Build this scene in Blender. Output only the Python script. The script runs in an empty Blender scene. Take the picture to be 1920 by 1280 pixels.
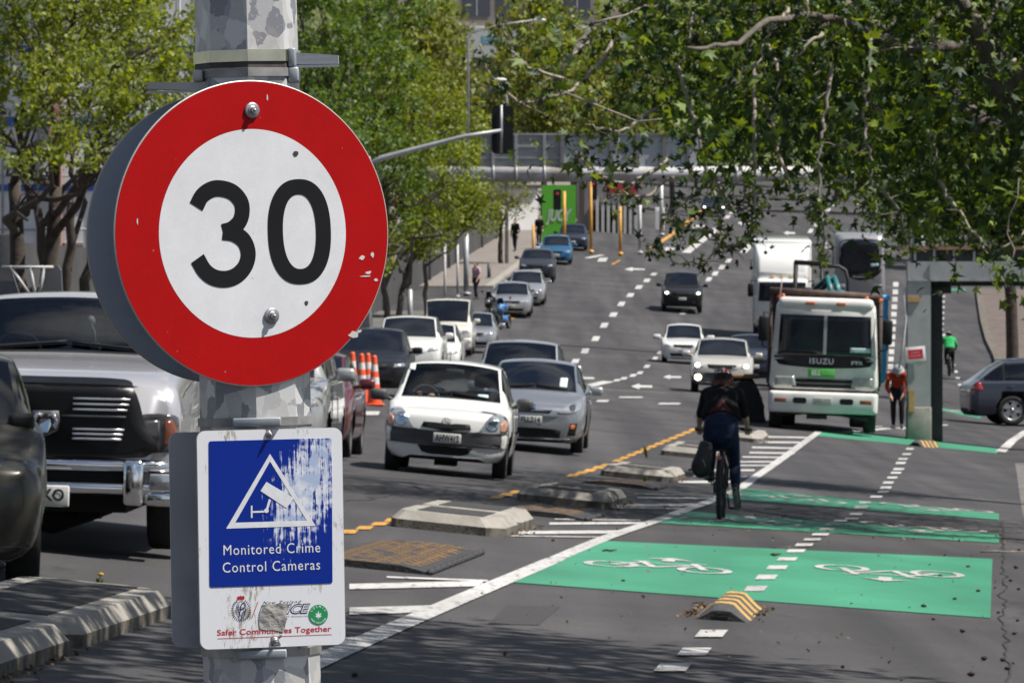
import bpy, bmesh, math, random
import numpy as np
from mathutils import Vector, Matrix
from mathutils.bvhtree import BVHTree
random.seed(7); np.random.seed(7)
R = math.radians
scene = bpy.context.scene
COL = scene.collection
# ------------------------------------------------------------------ camera, light
FPX = 10667.0            # focal length in photo pixels (200 mm lens on a 36 mm frame)
Z0 = 2.6                 # camera height above the datum
YH = 570.0               # horizon row in the photo
cam_d = bpy.data.cameras.new("camera"); cam = bpy.data.objects.new("camera", cam_d); COL.objects.link(cam)
cam.location = (0, 0, Z0); cam.rotation_euler = (R(90), 0, 0)
cam_d.sensor_width = 36; cam_d.sensor_fit = 'HORIZONTAL'; cam_d.lens = 200
cam_d.shift_y = -(640 - YH) / 1920
cam_d.clip_start = 0.5; cam_d.clip_end = 5000
cam_d.dof.use_dof = True; cam_d.dof.focus_distance = 11.9; cam_d.dof.aperture_fstop = 40
scene.camera = cam
SUN_EL, SUN_AZ = 58.0, 78.0     # azimuth: degrees from straight behind the camera towards the right
sv = Vector((math.sin(R(SUN_AZ)) * math.cos(R(SUN_EL)), -math.cos(R(SUN_AZ)) * math.cos(R(SUN_EL)), math.sin(R(SUN_EL))))
sun_d = bpy.data.lights.new("sun", 'SUN'); sun_d.energy = 5.0; sun_d.angle = R(0.5); sun_d.color = (1.0, 0.95, 0.87)
sun = bpy.data.objects.new("sun", sun_d); COL.objects.link(sun)
sun.rotation_euler = sv.to_track_quat('Z', 'Y').to_euler(); sun.location = (20, -20, 60)
world = bpy.data.worlds.new("World"); scene.world = world; world.use_nodes = True
wn, wl = world.node_tree.nodes, world.node_tree.links; wn.clear()
wo = wn.new('ShaderNodeOutputWorld'); wb = wn.new('ShaderNodeBackground'); wb.inputs[1].default_value = 0.052
sky = wn.new('ShaderNodeTexSky'); sky.sky_type = 'NISHITA'; sky.sun_disc = False
sky.sun_elevation = R(SUN_EL); sky.sun_rotation = R(180 - SUN_AZ)
wtc = wn.new('ShaderNodeTexCoord'); wmp = wn.new('ShaderNodeMapping'); wmp.inputs['Scale'].default_value = (2.2, 2.2, 5.0)
wno = wn.new('ShaderNodeTexNoise'); wno.inputs['Scale'].default_value = 1.6; wno.inputs['Detail'].default_value = 6
wrp = wn.new('ShaderNodeValToRGB'); wrp.color_ramp.elements[0].position = .5; wrp.color_ramp.elements[1].position = .68
wmx = wn.new('ShaderNodeMixRGB'); wmx.inputs[2].default_value = (9.5, 9.6, 9.9, 1)
wl.new(wtc.outputs['Generated'], wmp.inputs[0]); wl.new(wmp.outputs[0], wno.inputs['Vector']); wl.new(wno.outputs[0], wrp.inputs[0])
wl.new(wrp.outputs[0], wmx.inputs[0]); wl.new(sky.outputs[0], wmx.inputs[1]); wl.new(wmx.outputs[0], wb.inputs[0]); wl.new(wb.outputs[0], wo.inputs[0])
scene.view_settings.view_transform = 'Standard'; scene.view_settings.look = 'None'
scene.view_settings.exposure = 0.6; scene.view_settings.gamma = 1; scene.view_settings.use_curve_mapping = False
scene.render.engine = 'CYCLES'
scene.cycles.max_bounces = 6; scene.cycles.transparent_max_bounces = 12; scene.cycles.caustics_reflective = False; scene.cycles.caustics_refractive = False
try: scene.cycles.use_denoising = True
except Exception: pass

# ------------------------------------------------------------------ tags
def tag(o, label=None, cat=None, group=None, kind=None):
    if label: o['label'] = label
    if cat: o['category'] = cat
    if group: o['group'] = group
    if kind: o['kind'] = kind
    return o
def thing(name, label, cat, loc=(0, 0, 0), rz=0.0, group=None, rot=None):
    o = bpy.data.objects.new(name, None); COL.objects.link(o)
    o.location = loc; o.rotation_euler = rot if rot else (0, 0, rz); o.empty_display_size = .2
    return tag(o, label, cat, group)
def copy_tree(o, parent=None):
    c = o.copy(); COL.objects.link(c)
    if parent is not None: c.parent = parent
    for ch in list(o.children): copy_tree(ch, c)
    return c

# ------------------------------------------------------------------ materials
MATS = {}
def mat(name, col, rough=.6, metal=0.0, var=.12, vscale=6.0, bump=0.0, bscale=40.0, coat=0.0, emit=0.0, spec=.5, dark=None, dscale=2.0, dthr=.55):
    """principled paint with real wear: fine tone variation, optional second colour in noise patches, bump"""
    if name in MATS: return MATS[name]
    m = bpy.data.materials.new(name); m.use_nodes = True; MATS[name] = m
    n, l = m.node_tree.nodes, m.node_tree.links
    p = n['Principled BSDF']
    p.inputs['Roughness'].default_value = rough; p.inputs['Metallic'].default_value = metal
    p.inputs['Coat Weight'].default_value = coat; p.inputs['Coat Roughness'].default_value = .04
    p.inputs['Specular IOR Level'].default_value = spec
    tc = n.new('ShaderNodeTexCoord')
    c4 = (*col, 1)
    no = n.new('ShaderNodeTexNoise'); no.inputs['Scale'].default_value = vscale; no.inputs['Detail'].default_value = 8
    l.new(tc.outputs['Object'], no.inputs['Vector'])
    rp = n.new('ShaderNodeValToRGB'); rp.color_ramp.elements[0].position = .3; rp.color_ramp.elements[1].position = .7
    rp.color_ramp.elements[0].color = (*[c * (1 - var) for c in col], 1); rp.color_ramp.elements[1].color = (*[min(1, c * (1 + var)) for c in col], 1)
    l.new(no.outputs[0], rp.inputs[0]); out = rp.outputs[0]
    if dark:
        n2 = n.new('ShaderNodeTexNoise'); n2.inputs['Scale'].default_value = dscale; n2.inputs['Detail'].default_value = 10; n2.inputs['Roughness'].default_value = .65
        l.new(tc.outputs['Object'], n2.inputs['Vector'])
        r2 = n.new('ShaderNodeValToRGB'); r2.color_ramp.elements[0].position = dthr; r2.color_ramp.elements[1].position = min(1, dthr + .12)
        l.new(n2.outputs[0], r2.inputs[0])
        mx = n.new('ShaderNodeMixRGB'); mx.inputs[2].default_value = (*dark, 1)
        l.new(r2.outputs[0], mx.inputs[0]); l.new(out, mx.inputs[1]); out = mx.outputs[0]
    l.new(out, p.inputs['Base Color'])
    if bump:
        n3 = n.new('ShaderNodeTexNoise'); n3.inputs['Scale'].default_value = bscale; n3.inputs['Detail'].default_value = 4
        l.new(tc.outputs['Object'], n3.inputs['Vector'])
        b = n.new('ShaderNodeBump'); b.inputs['Strength'].default_value = bump; b.inputs['Distance'].default_value = .02
        l.new(n3.outputs[0], b.inputs['Height']); l.new(b.outputs[0], p.inputs['Normal'])
    if emit:
        p.inputs['Emission Color'].default_value = c4; p.inputs['Emission Strength'].default_value = emit
    return m
def glass_mat(name, tint=(.25, .3, .32), refl=.05, ior=1.5):
    if name in MATS: return MATS[name]
    m = bpy.data.materials.new(name); m.use_nodes = True; MATS[name] = m
    n, l = m.node_tree.nodes, m.node_tree.links; n.clear()
    o = n.new('ShaderNodeOutputMaterial'); mx = n.new('ShaderNodeMixShader'); t = n.new('ShaderNodeBsdfTransparent'); g = n.new('ShaderNodeBsdfGlossy')
    f = n.new('ShaderNodeFresnel'); f.inputs[0].default_value = ior
    a = n.new('ShaderNodeMath'); a.operation = 'ADD'; a.inputs[1].default_value = refl; a.use_clamp = True
    t.inputs[0].default_value = (*tint, 1); g.inputs['Roughness'].default_value = .02
    l.new(f.outputs[0], a.inputs[0]); l.new(a.outputs[0], mx.inputs[0]); l.new(t.outputs[0], mx.inputs[1]); l.new(g.outputs[0], mx.inputs[2]); l.new(mx.outputs[0], o.inputs[0])
    return m
def leaf_mat(name, c0, c1, c2, trans=.45):
    if name in MATS: return MATS[name]
    m = bpy.data.materials.new(name); m.use_nodes = True; MATS[name] = m
    n, l = m.node_tree.nodes, m.node_tree.links; n.clear()
    o = n.new('ShaderNodeOutputMaterial'); geo = n.new('ShaderNodeNewGeometry')
    rp = n.new('ShaderNodeValToRGB'); e = rp.color_ramp.elements
    e[0].color = (*c0, 1); e[1].color = (*c2, 1); e[1].position = 1; k = e.new(.55); k.color = (*c1, 1)
    l.new(geo.outputs['Random Per Island'], rp.inputs[0])
    d = n.new('ShaderNodeBsdfDiffuse'); t = n.new('ShaderNodeBsdfTranslucent'); g = n.new('ShaderNodeBsdfGlossy'); g.inputs['Roughness'].default_value = .6
    g.inputs[0].default_value = (.8, .85, .9, 1)
    hs = n.new('ShaderNodeMixRGB'); hs.blend_type = 'MULTIPLY'; hs.inputs[0].default_value = 1; hs.inputs[2].default_value = (1.5, 1.35, .45, 1)
    l.new(rp.outputs[0], d.inputs[0]); l.new(rp.outputs[0], hs.inputs[1]); l.new(hs.outputs[0], t.inputs[0])
    m1 = n.new('ShaderNodeMixShader'); m1.inputs[0].default_value = trans; l.new(d.outputs[0], m1.inputs[1]); l.new(t.outputs[0], m1.inputs[2])
    m2 = n.new('ShaderNodeMixShader'); m2.inputs[0].default_value = .035; l.new(m1.outputs[0], m2.inputs[1]); l.new(g.outputs[0], m2.inputs[2])
    l.new(m2.outputs[0], o.inputs[0]); return m

# ------------------------------------------------------------------ mesh builder
class MB:
    def __init__(s): s.v = []; s.f = []; s.m = []; s.sm = []
    def add(s, vs, fs, mi=0, smooth=False, M=None):
        b = len(s.v)
        for p in vs:
            p = Vector(p)
            s.v.append(tuple(M @ p) if M is not None else tuple(p))
        for f in fs:
            s.f.append([b + i for i in f]); s.m.append(mi); s.sm.append(smooth)
    def box(s, x0, x1, y0, y1, z0, z1, mi=0, M=None, bev=0.0):
        if bev <= 0:
            vs = [(x, y, z) for z in (z0, z1) for y in (y0, y1) for x in (x0, x1)]
            s.add(vs, [(0, 2, 3, 1), (4, 5, 7, 6), (0, 1, 5, 4), (2, 6, 7, 3), (0, 4, 6, 2), (1, 3, 7, 5)], mi, False, M); return
        bm = bmesh.new(); bmesh.ops.create_cube(bm, size=1)
        for v in bm.verts: v.co = ((x0 + x1) / 2 + v.co.x * (x1 - x0), (y0 + y1) / 2 + v.co.y * (y1 - y0), (z0 + z1) / 2 + v.co.z * (z1 - z0))
        bmesh.ops.bevel(bm, geom=bm.edges[:], offset=bev, segments=2, profile=.5, affect='EDGES')
        s.bm(bm, mi, True, M)
    def bm(s, bm, mi=0, smooth=False, M=None):
        bm.verts.index_update()
        s.add([v.co.copy() for v in bm.verts], [[v.index for v in f.verts] for f in bm.faces], mi, smooth, M); bm.free()
    def tube(s, pts, rad, seg=8, mi=0, cap=True, M=None, smooth=True, flat=1.0):
        pts = [Vector(p) for p in pts]
        if not hasattr(rad, '__len__'): rad = [rad] * len(pts)
        vs, fs = [], []
        up = Vector((0, 0, 1)); prev = None
        for i, p in enumerate(pts):
            d = (pts[min(i + 1, len(pts) - 1)] - pts[max(i - 1, 0)])
            d = d.normalized() if d.length > 1e-9 else Vector((0, 0, 1))
            if prev is None:
                a = d.cross(up)
                if a.length < .05: a = d.cross(Vector((0, 1, 0)))
                a.normalize()
            else:
                a = prev - d * prev.dot(d)
                a = a.normalized() if a.length > 1e-6 else prev
            prev = a; b = d.cross(a)
            for k in range(seg):
                t = 2 * math.pi * k / seg
                vs.append(p + a * (math.cos(t) * rad[i]) + b * (math.sin(t) * rad[i] * flat))
        for i in range(len(pts) - 1):
            for k in range(seg):
                k2 = (k + 1) % seg
                fs.append((i * seg + k, i * seg + k2, (i + 1) * seg + k2, (i + 1) * seg + k))
        if cap:
            fs.append(tuple(range(seg))[::-1]); fs.append(tuple((len(pts) - 1) * seg + k for k in range(seg)))
        s.add(vs, fs, mi, smooth, M)
    def lathe(s, prof, seg=24, axis='Z', mi=0, M=None, smooth=True, close=False):
        vs, fs = [], []
        for (r, h) in prof:
            for k in range(seg):
                t = 2 * math.pi * k / seg
                c, q = r * math.cos(t), r * math.sin(t)
                vs.append((c, q, h) if axis == 'Z' else ((h, c, q) if axis == 'X' else (c, h, q)))
        n = len(prof)
        for i in range(n if close else n - 1):
            j = (i + 1) % n
            for k in range(seg):
                k2 = (k + 1) % seg
                fs.append((i * seg + k, i * seg + k2, j * seg + k2, j * seg + k))
        s.add(vs, fs, mi, smooth, M)
    def ball(s, c, r, mi=0, seg=10, M=None, sc=(1, 1, 1)):
        bm = bmesh.new(); bmesh.ops.create_uvsphere(bm, u_segments=seg, v_segments=max(4, seg // 2 + 1), radius=1)
        for v in bm.verts: v.co = (c[0] + v.co.x * r * sc[0], c[1] + v.co.y * r * sc[1], c[2] + v.co.z * r * sc[2])
        s.bm(bm, mi, True, M)
    def prism(s, poly, y0, y1, mi=0, M=None, plane='XZ', holes=False):
        """extrude a 2D outline; plane XZ extrudes along y, YZ along x, XY along z"""
        def P(a, h): return (a[0], h, a[1]) if plane == 'XZ' else ((h, a[0], a[1]) if plane == 'YZ' else (a[0], a[1], h))
        n = len(poly)
        vs = [P(a, y0) for a in poly] + [P(a, y1) for a in poly]
        fs = [(i, (i + 1) % n, n + (i + 1) % n, n + i) for i in range(n)]
        fs += [tuple(range(n))[::-1], tuple(range(n, 2 * n))]
        s.add(vs, fs, mi, False, M)
    def build(s, name, mats, parent=None, autosmooth=None, fixn=True, loc=None):
        me = bpy.data.meshes.new(name)
        me.from_pydata(s.v, [], s.f)
        if not isinstance(mats, (list, tuple)): mats = [mats]
        for m in mats: me.materials.append(m)
        if len(s.f):
            me.polygons.foreach_set('material_index', s.m); me.polygons.foreach_set('use_smooth', s.sm)
        me.validate()
        if fixn:
            bm = bmesh.new(); bm.from_mesh(me); bmesh.ops.recalc_face_normals(bm, faces=bm.faces); bm.to_mesh(me); bm.free()
        me.update()
        o = bpy.data.objects.new(name, me); COL.objects.link(o)
        if parent is not None: o.parent = parent
        if loc: o.location = loc
        return o
def mesh_np(name, V, F, material, parent=None, smooth=False, quads=None):
    """numpy mesh: F is a list of arrays of equal-size faces"""
    me = bpy.data.meshes.new(name)
    V = np.asarray(V, dtype=np.float64)
    Fs = F if isinstance(F, list) else [F]
    nl = sum(f.size for f in Fs); npoly = sum(len(f) for f in Fs)
    me.vertices.add(len(V)); me.vertices.foreach_set('co', V.ravel())
    me.loops.add(nl); me.polygons.add(npoly)
    me.loops.foreach_set('vertex_index', np.concatenate([f.ravel() for f in Fs]).astype(np.int32))
    starts, k = [], 0
    for f in Fs:
        starts.append(k + np.arange(len(f)) * f.shape[1]); k += f.size
    me.polygons.foreach_set('loop_start', np.concatenate(starts).astype(np.int32))
    me.update(calc_edges=True)
    if smooth: me.polygons.foreach_set('use_smooth', np.ones(npoly, dtype=bool))
    for m in (material if isinstance(material, (list, tuple)) else [material]): me.materials.append(m)
    me.validate(); me.update()
    o = bpy.data.objects.new(name, me); COL.objects.link(o)
    if parent is not None: o.parent = parent
    return o
def text_geo(s, size=1.0, shear=0.0, align='CENTER', bold=0.0, cw=1.0, xscale=1.0, width=None):
    """flat letters in the XZ plane, facing -Y; returns verts, faces"""
    cu = bpy.data.curves.new('letters', 'FONT'); cu.body = s; cu.size = size; cu.shear = shear; cu.align_x = align; cu.align_y = 'CENTER'
    cu.offset = bold; cu.space_character = cw; cu.resolution_u = 3
    ob = bpy.data.objects.new('letters', cu); COL.objects.link(ob)
    dg = bpy.context.evaluated_depsgraph_get(); me = bpy.data.meshes.new_from_object(ob.evaluated_get(dg))
    vs = [(v.co.x * xscale, 0.0, v.co.y) for v in me.vertices]; fs = [list(p.vertices) for p in me.polygons]
    bpy.data.objects.remove(ob); bpy.data.curves.remove(cu); bpy.data.meshes.remove(me)
    if width and vs:
        xs = [v[0] for v in vs]; w = max(xs) - min(xs); c = (max(xs) + min(xs)) / 2
        vs = [((v[0] - c) * width / w, 0, v[2]) for v in vs]
    return vs, fs
def put_text(mb, s, x, y, z, size, mi=0, M=None, **kw):
    vs, fs = text_geo(s, size, **kw)
    mb.add([(v[0] + x, v[1] + y, v[2] + z) for v in vs], fs, mi, False, M)
def smooth_closed(pts, n=6):
    """closed Catmull-Rom through 2D points"""
    P = np.array(pts, float); out = []
    N = len(P)
    for i in range(N):
        p0, p1, p2, p3 = P[i - 1], P[i], P[(i + 1) % N], P[(i + 2) % N]
        for k in range(n):
            t = k / n
            out.append(.5 * ((2 * p1) + (-p0 + p2) * t + (2 * p0 - 5 * p1 + 4 * p2 - p3) * t * t + (-p0 + 3 * p1 - 3 * p2 + p3) * t ** 3))
    return [tuple(p) for p in out]
def dense_closed(pts, step):
    out = []
    for i in range(len(pts)):
        a, b = np.array(pts[i], float), np.array(pts[(i + 1) % len(pts)], float)
        n = max(1, int(np.linalg.norm(b - a) / step))
        for k in range(n): out.append(tuple(a + (b - a) * k / n))
    return out
def rrect(x0, x1, z0, z1, r, n=5):
    out = []
    for (cx, cz, a0) in ((x1 - r, z0 + r, -90), (x1 - r, z1 - r, 0), (x0 + r, z1 - r, 90), (x0 + r, z0 + r, 180)):
        for k in range(n + 1):
            a = R(a0 + 90 * k / n); out.append((cx + r * math.cos(a), cz + r * math.sin(a)))
    return out
def pchip(x, Y, xi):
    x = np.asarray(x, float); Y = np.asarray(Y, float); one = Y.ndim == 1
    if one: Y = Y[:, None]
    h = np.diff(x)[:, None]; d = np.diff(Y, axis=0) / h
    m = np.zeros_like(Y); m[0] = d[0]; m[-1] = d[-1]
    if len(x) > 2:
        w1 = 2 * h[1:] + h[:-1]; w2 = h[1:] + 2 * h[:-1]
        with np.errstate(divide='ignore', invalid='ignore'):
            mm = (w1 + w2) / (w1 / d[:-1] + w2 / d[1:])
        m[1:-1] = np.where(d[:-1] * d[1:] > 0, mm, 0)
    xi = np.clip(np.asarray(xi, float), x[0], x[-1]); k = np.clip(np.searchsorted(x, xi, side='right') - 1, 0, len(x) - 2)
    hh = h[k]; t = ((xi - x[k])[:, None]) / hh
    out = Y[k] * (1 + 2 * t) * (1 - t) ** 2 + m[k] * hh * t * (1 - t) ** 2 + Y[k + 1] * t * t * (3 - 2 * t) + m[k + 1] * hh * t * t * (t - 1)
    return out[:, 0] if one else out

# ------------------------------------------------------------------ the lie of the land
_s = np.array([600, 400, 300, 240, 196, 171, 158, 137, 124, 100, 86, 66, 50, 45, 40, 25, 15, 8.0])
_a = np.array([-1.95, -2.05, -2.1, -2.17, -2.26, -2.38, -2.46, -2.62, -2.74, -2.79, -2.79, -2.77, -2.6, -1.75, -.4, 6.8, 19, 49])
_bm = np.array([.08, .09, .1, .1, .1, .1, .1, .1, .1, .095, .085, .065, .055, .05, .045, .03, .02, .02])
_bc = np.array([.06, .06, .065, .07, .05, .06, .068, .078, .085, .1, .11, .08, .06, .055, .05, .03, .02, .02])
_Y = FPX / _s
_dist = np.linspace(10, 1300, 1291)
_A, _BM, _BC = (pchip(_Y, q, _dist) for q in (_a, _bm, _bc))
def axis(Y):
    Y = np.asarray(Y, float); k = .0853; k2 = .051; y0, y1 = 107.0, 240.0
    d = np.clip(Y - y0, 0, y1 - y0)
    return k * np.minimum(Y, y0) + k * d - (k - k2) / (2 * (y1 - y0)) * d * d + k2 * np.maximum(Y - y1, 0)
def ground(X, Y):
    """height of the carriageway surface (camera datum added)"""
    X = np.asarray(X, float); Y = np.asarray(Y, float)
    w = X - axis(Y)
    a = np.interp(Y, _dist, _A); bm = np.interp(Y, _dist, _BM); bc = np.interp(Y, _dist, _BC)
    left = np.clip(-3.84 - w, 0, None)
    l1 = np.minimum(left, 4.6); l2 = np.clip(left - 4.6, 0, 30)
    right = np.clip(w + 3.84, 0, None); r1 = np.minimum(right, 4.2); r2 = np.clip(right - 4.2, 0, 30)
    return Z0 + a + bm * l1 + .072 * np.minimum(l2, 12) - bc * r1 - .02 * r2
def G(x, y): return float(ground(x, y))
def P(u, v, s):
    Y = FPX / s
    return Vector(((u - 960) / s, Y, Z0 + (YH - v) / s))
def gpt(u, v):
    """the point of the ground seen at photo pixel (u, v)"""
    Ys = np.linspace(14, 700, 6000); X = (u - 960) / FPX * Ys
    vv = YH - (ground(X, Ys) - Z0) / Ys * FPX
    k = np.argmax(vv <= v)
    if vv[k] > v: k = len(Ys) - 1
    if k == 0: return float(X[0]), float(Ys[0])
    t = (vv[k - 1] - v) / max(1e-9, vv[k - 1] - vv[k]); y = Ys[k - 1] + (Ys[k] - Ys[k - 1]) * t
    return float((u - 960) / FPX * y), float(y)
def foot(u, s):
    """ground point below column u at scale s (pixels per metre)"""
    Y = FPX / s; X = (u - 960) / s
    return Vector((X, Y, G(X, Y)))
def tilt(x, y, rz, k=1.0):
    """euler that lays a vehicle on the local slope with heading rz"""
    e = .8
    gx = (G(x + e, y) - G(x - e, y)) / (2 * e) * k; gy = (G(x, y + 1.5) - G(x, y - 1.5)) / 3
    n = Vector((-gx, -gy, 1)).normalized()
    q = Vector((0, 0, 1)).rotation_difference(n)
    return (q.to_matrix() @ Matrix.Rotation(rz, 3, 'Z')).to_euler()
# ================================================================== SETTING: ground, paint, kerbs
def asphalt_mat():
    m = bpy.data.materials.new('asphalt'); m.use_nodes = True; MATS['asphalt'] = m
    n, l = m.node_tree.nodes, m.node_tree.links; p = n['Principled BSDF']; p.inputs['Roughness'].default_value = .8; p.inputs['Specular IOR Level'].default_value = .35
    tc = n.new('ShaderNodeTexCoord')
    def noise(sc, det, mapscale=(1, 1, 1), rough=.55):
        mp = n.new('ShaderNodeMapping'); mp.inputs['Scale'].default_value = mapscale; mp.inputs['Rotation'].default_value = (0, 0, R(4.9))
        q = n.new('ShaderNodeTexNoise'); q.inputs['Scale'].default_value = sc; q.inputs['Detail'].default_value = det; q.inputs['Roughness'].default_value = rough
        l.new(tc.outputs['Object'], mp.inputs[0]); l.new(mp.outputs[0], q.inputs['Vector']); return q.outputs[0]
    def ramp(src, a, ca, b, cb):
        r = n.new('ShaderNodeValToRGB'); e = r.color_ramp.elements; e[0].position = a; e[0].color = (*ca, 1); e[1].position = b; e[1].color = (*cb, 1); l.new(src, r.inputs[0]); return r.outputs[0]
    def mul(a, b, f=1.0):
        x = n.new('ShaderNodeMixRGB'); x.blend_type = 'MULTIPLY'; x.inputs[0].default_value = f; l.new(a, x.inputs[1]); l.new(b, x.inputs[2]); return x.outputs[0]
    base = ramp(noise(38, 4), .25, (.034, .033, .0355), .75, (.068, .066, .069))
    wide = ramp(noise(.35, 6), .3, (.72, .72, .74), .7, (1.2, 1.18, 1.15))
    trk = ramp(noise(1.0, 5, (1.1, .03, 1)), .35, (.66, .66, .67), .65, (1.2, 1.19, 1.18))
    blot = ramp(noise(.9, 8, (1, .35, 1), .7), .60, (1, 1, 1), .70, (.52, .51, .52))
    grit = ramp(noise(220, 2), .66, (1, 1, 1), .74, (2.3, 2.25, 2.2))
    c = mul(mul(mul(mul(base, wide), trk), blot), grit)
    l.new(c, p.inputs['Base Color'])
    b = n.new('ShaderNodeBump'); b.inputs['Strength'].default_value = .5; b.inputs['Distance'].default_value = .01; l.new(noise(90, 4), b.inputs['Height']); l.new(b.outputs[0], p.inputs['Normal'])
    return m
def paint_mat(name, col, wear=.5, under=(.05, .048, .05), scale=14, streak=.25, rough=.6):
    """road paint worn through to the asphalt in scuffed patches"""
    m = bpy.data.materials.new(name); m.use_nodes = True; MATS[name] = m
    n, l = m.node_tree.nodes, m.node_tree.links; p = n['Principled BSDF']; p.inputs['Roughness'].default_value = rough; p.inputs['Specular IOR Level'].default_value = .3
    tc = n.new('ShaderNodeTexCoord'); mp = n.new('ShaderNodeMapping'); mp.inputs['Scale'].default_value = (1, streak, 1); l.new(tc.outputs['Object'], mp.inputs[0])
    a = n.new('ShaderNodeTexNoise'); a.inputs['Scale'].default_value = scale; a.inputs['Detail'].default_value = 10; a.inputs['Roughness'].default_value = .75; l.new(mp.outputs[0], a.inputs['Vector'])
    r = n.new('ShaderNodeValToRGB'); r.color_ramp.elements[0].position = wear; r.color_ramp.elements[1].position = wear + .16; l.new(a.outputs[0], r.inputs[0])
    b = n.new('ShaderNodeTexNoise'); b.inputs['Scale'].default_value = .9; b.inputs['Detail'].default_value = 7; l.new(mp.outputs[0], b.inputs['Vector'])
    r2 = n.new('ShaderNodeValToRGB'); r2.color_ramp.elements[0].position = .3; r2.color_ramp.elements[1].position = .7
    r2.color_ramp.elements[0].color = (*[c * .66 for c in col], 1); r2.color_ramp.elements[1].color = (*col, 1); l.new(b.outputs[0], r2.inputs[0])
    mx = n.new('ShaderNodeMixRGB'); l.new(r.outputs[0], mx.inputs[0]); l.new(r2.outputs[0], mx.inputs[1]); mx.inputs[2].default_value = (*under, 1)
    l.new(mx.outputs[0], p.inputs['Base Color']); return m
M_ASPH = asphalt_mat()
M_WHITE_LINE = paint_mat('road_white', (.50, .49, .48), wear=.52)
M_YELLOW_LINE = paint_mat('road_yellow', (.56, .29, .05), wear=.52)
M_GREEN = paint_mat('cycle_green', (.050, .255, .150), wear=.55, scale=34, under=(.045, .12, .08), streak=.35)
M_CONC = mat('concrete', (.26, .243, .215), .85, var=.18, vscale=5, bump=.35, bscale=60, dark=(.13, .115, .10), dscale=3.2, dthr=.56)
M_CONC_D = mat('stained_concrete', (.13, .115, .095), .9, var=.3, vscale=6, bump=.4, bscale=50, dark=(.05, .045, .035), dscale=4.5, dthr=.47)
M_FOOT = mat('footpath_asphalt', (.10, .095, .092), .9, var=.2, vscale=1.4, bump=.3, bscale=120, dark=(.06, .055, .05), dscale=.8)
M_BRICK = mat('brick_paving', (.10, .078, .068), .9, var=.3, vscale=1.8, bump=.2)
M_SOIL = mat('soil', (.045, .035, .024), 1, var=.5, vscale=9, bump=.8, bscale=25, dark=(.03, .04, .012), dscale=4)
M_BLACKGAP = mat('joint_black', (.012, .011, .01), .9)

# ground sheet
ys = np.concatenate([np.arange(-40, 12, 6.0), np.arange(12, 150, 1.0), np.arange(150, 340, 2.0), np.arange(340, 1260, 20.0)])
ws = np.concatenate([[-400, -200, -100, -60, -40], np.arange(-30, -8.44, .9), np.linspace(-8.44, -3.84, 9), np.linspace(-3.84, .36, 11)[1:], np.arange(1.0, 8, .8), [12, 20, 40, 80, 160, 320]])
WW, YY = np.meshgrid(ws, ys); XX = WW + axis(np.maximum(YY, 0)); ZZ = ground(XX, np.maximum(YY, 10))
V = np.stack([XX, YY, ZZ], -1).reshape(-1, 3); nr, nc = len(ys), len(ws)
ii = (np.arange(nr - 1)[:, None] * nc + np.arange(nc - 1)[None, :]).ravel()
F = np.stack([ii, ii + 1, ii + nc + 1, ii + nc], -1)
tag(mesh_np('road', V, F, M_ASPH, smooth=True), kind='structure')

class Sheet:
    """paint and paving laid on the ground, following its slope"""
    def __init__(s): s.mb = MB()
    def poly(s, pts, off=.008, mi=0, step=.9):
        bm = bmesh.new(); pts = dense_closed(pts, step)
        vs = [bm.verts.new((x, y, 0)) for x, y in pts]
        f = bm.faces.new(vs); bmesh.ops.triangulate(bm, faces=[f])
        for _ in range(5):
            es = [e for e in bm.edges if e.calc_length() > step * 1.6]
            if not es: break
            bmesh.ops.subdivide_edges(bm, edges=es, cuts=1); bmesh.ops.triangulate(bm, faces=[q for q in bm.faces if len(q.verts) > 3])
        for v in bm.verts: v.co.z = G(v.co.x, v.co.y) + off
        s.mb.bm(bm, mi)
    def px(s, pts, **k): s.poly([gpt(u, v) for u, v in pts], **k)
    def bar(s, u0, v0, u1, v1, t, **k):
        s.px([(u0, v0 - t / 2), (u1, v1 - t / 2), (u1, v1 + t / 2), (u0, v0 + t / 2)], **k)
    def line(s, pts, w, off=.008, mi=0, step=.6):
        """ribbon of width w metres along world polyline"""
        P_ = np.array(pts, float); d = np.r_[0, np.cumsum(np.linalg.norm(np.diff(P_, axis=0), axis=1))]
        n = max(2, int(d[-1] / step) + 1); t = np.linspace(0, d[-1], n)
        x = np.interp(t, d, P_[:, 0]); y = np.interp(t, d, P_[:, 1]); tx, ty = np.gradient(x), np.gradient(y); L = np.hypot(tx, ty) + 1e-9
        nx, ny = -ty / L * w / 2, tx / L * w / 2
        vs = [];
        for i in range(n):
            for sg in (-1, 1):
                xx, yy = x[i] + sg * nx[i], y[i] + sg * ny[i]; vs.append((xx, yy, G(xx, yy) + off))
        s.mb.add(vs, [(2 * i, 2 * i + 1, 2 * i + 3, 2 * i + 2) for i in range(n - 1)], mi)
    def build(s, name, m, kind='structure'):
        o = s.mb.build(name, m, fixn=False); tag(o, kind=kind); return o

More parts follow.
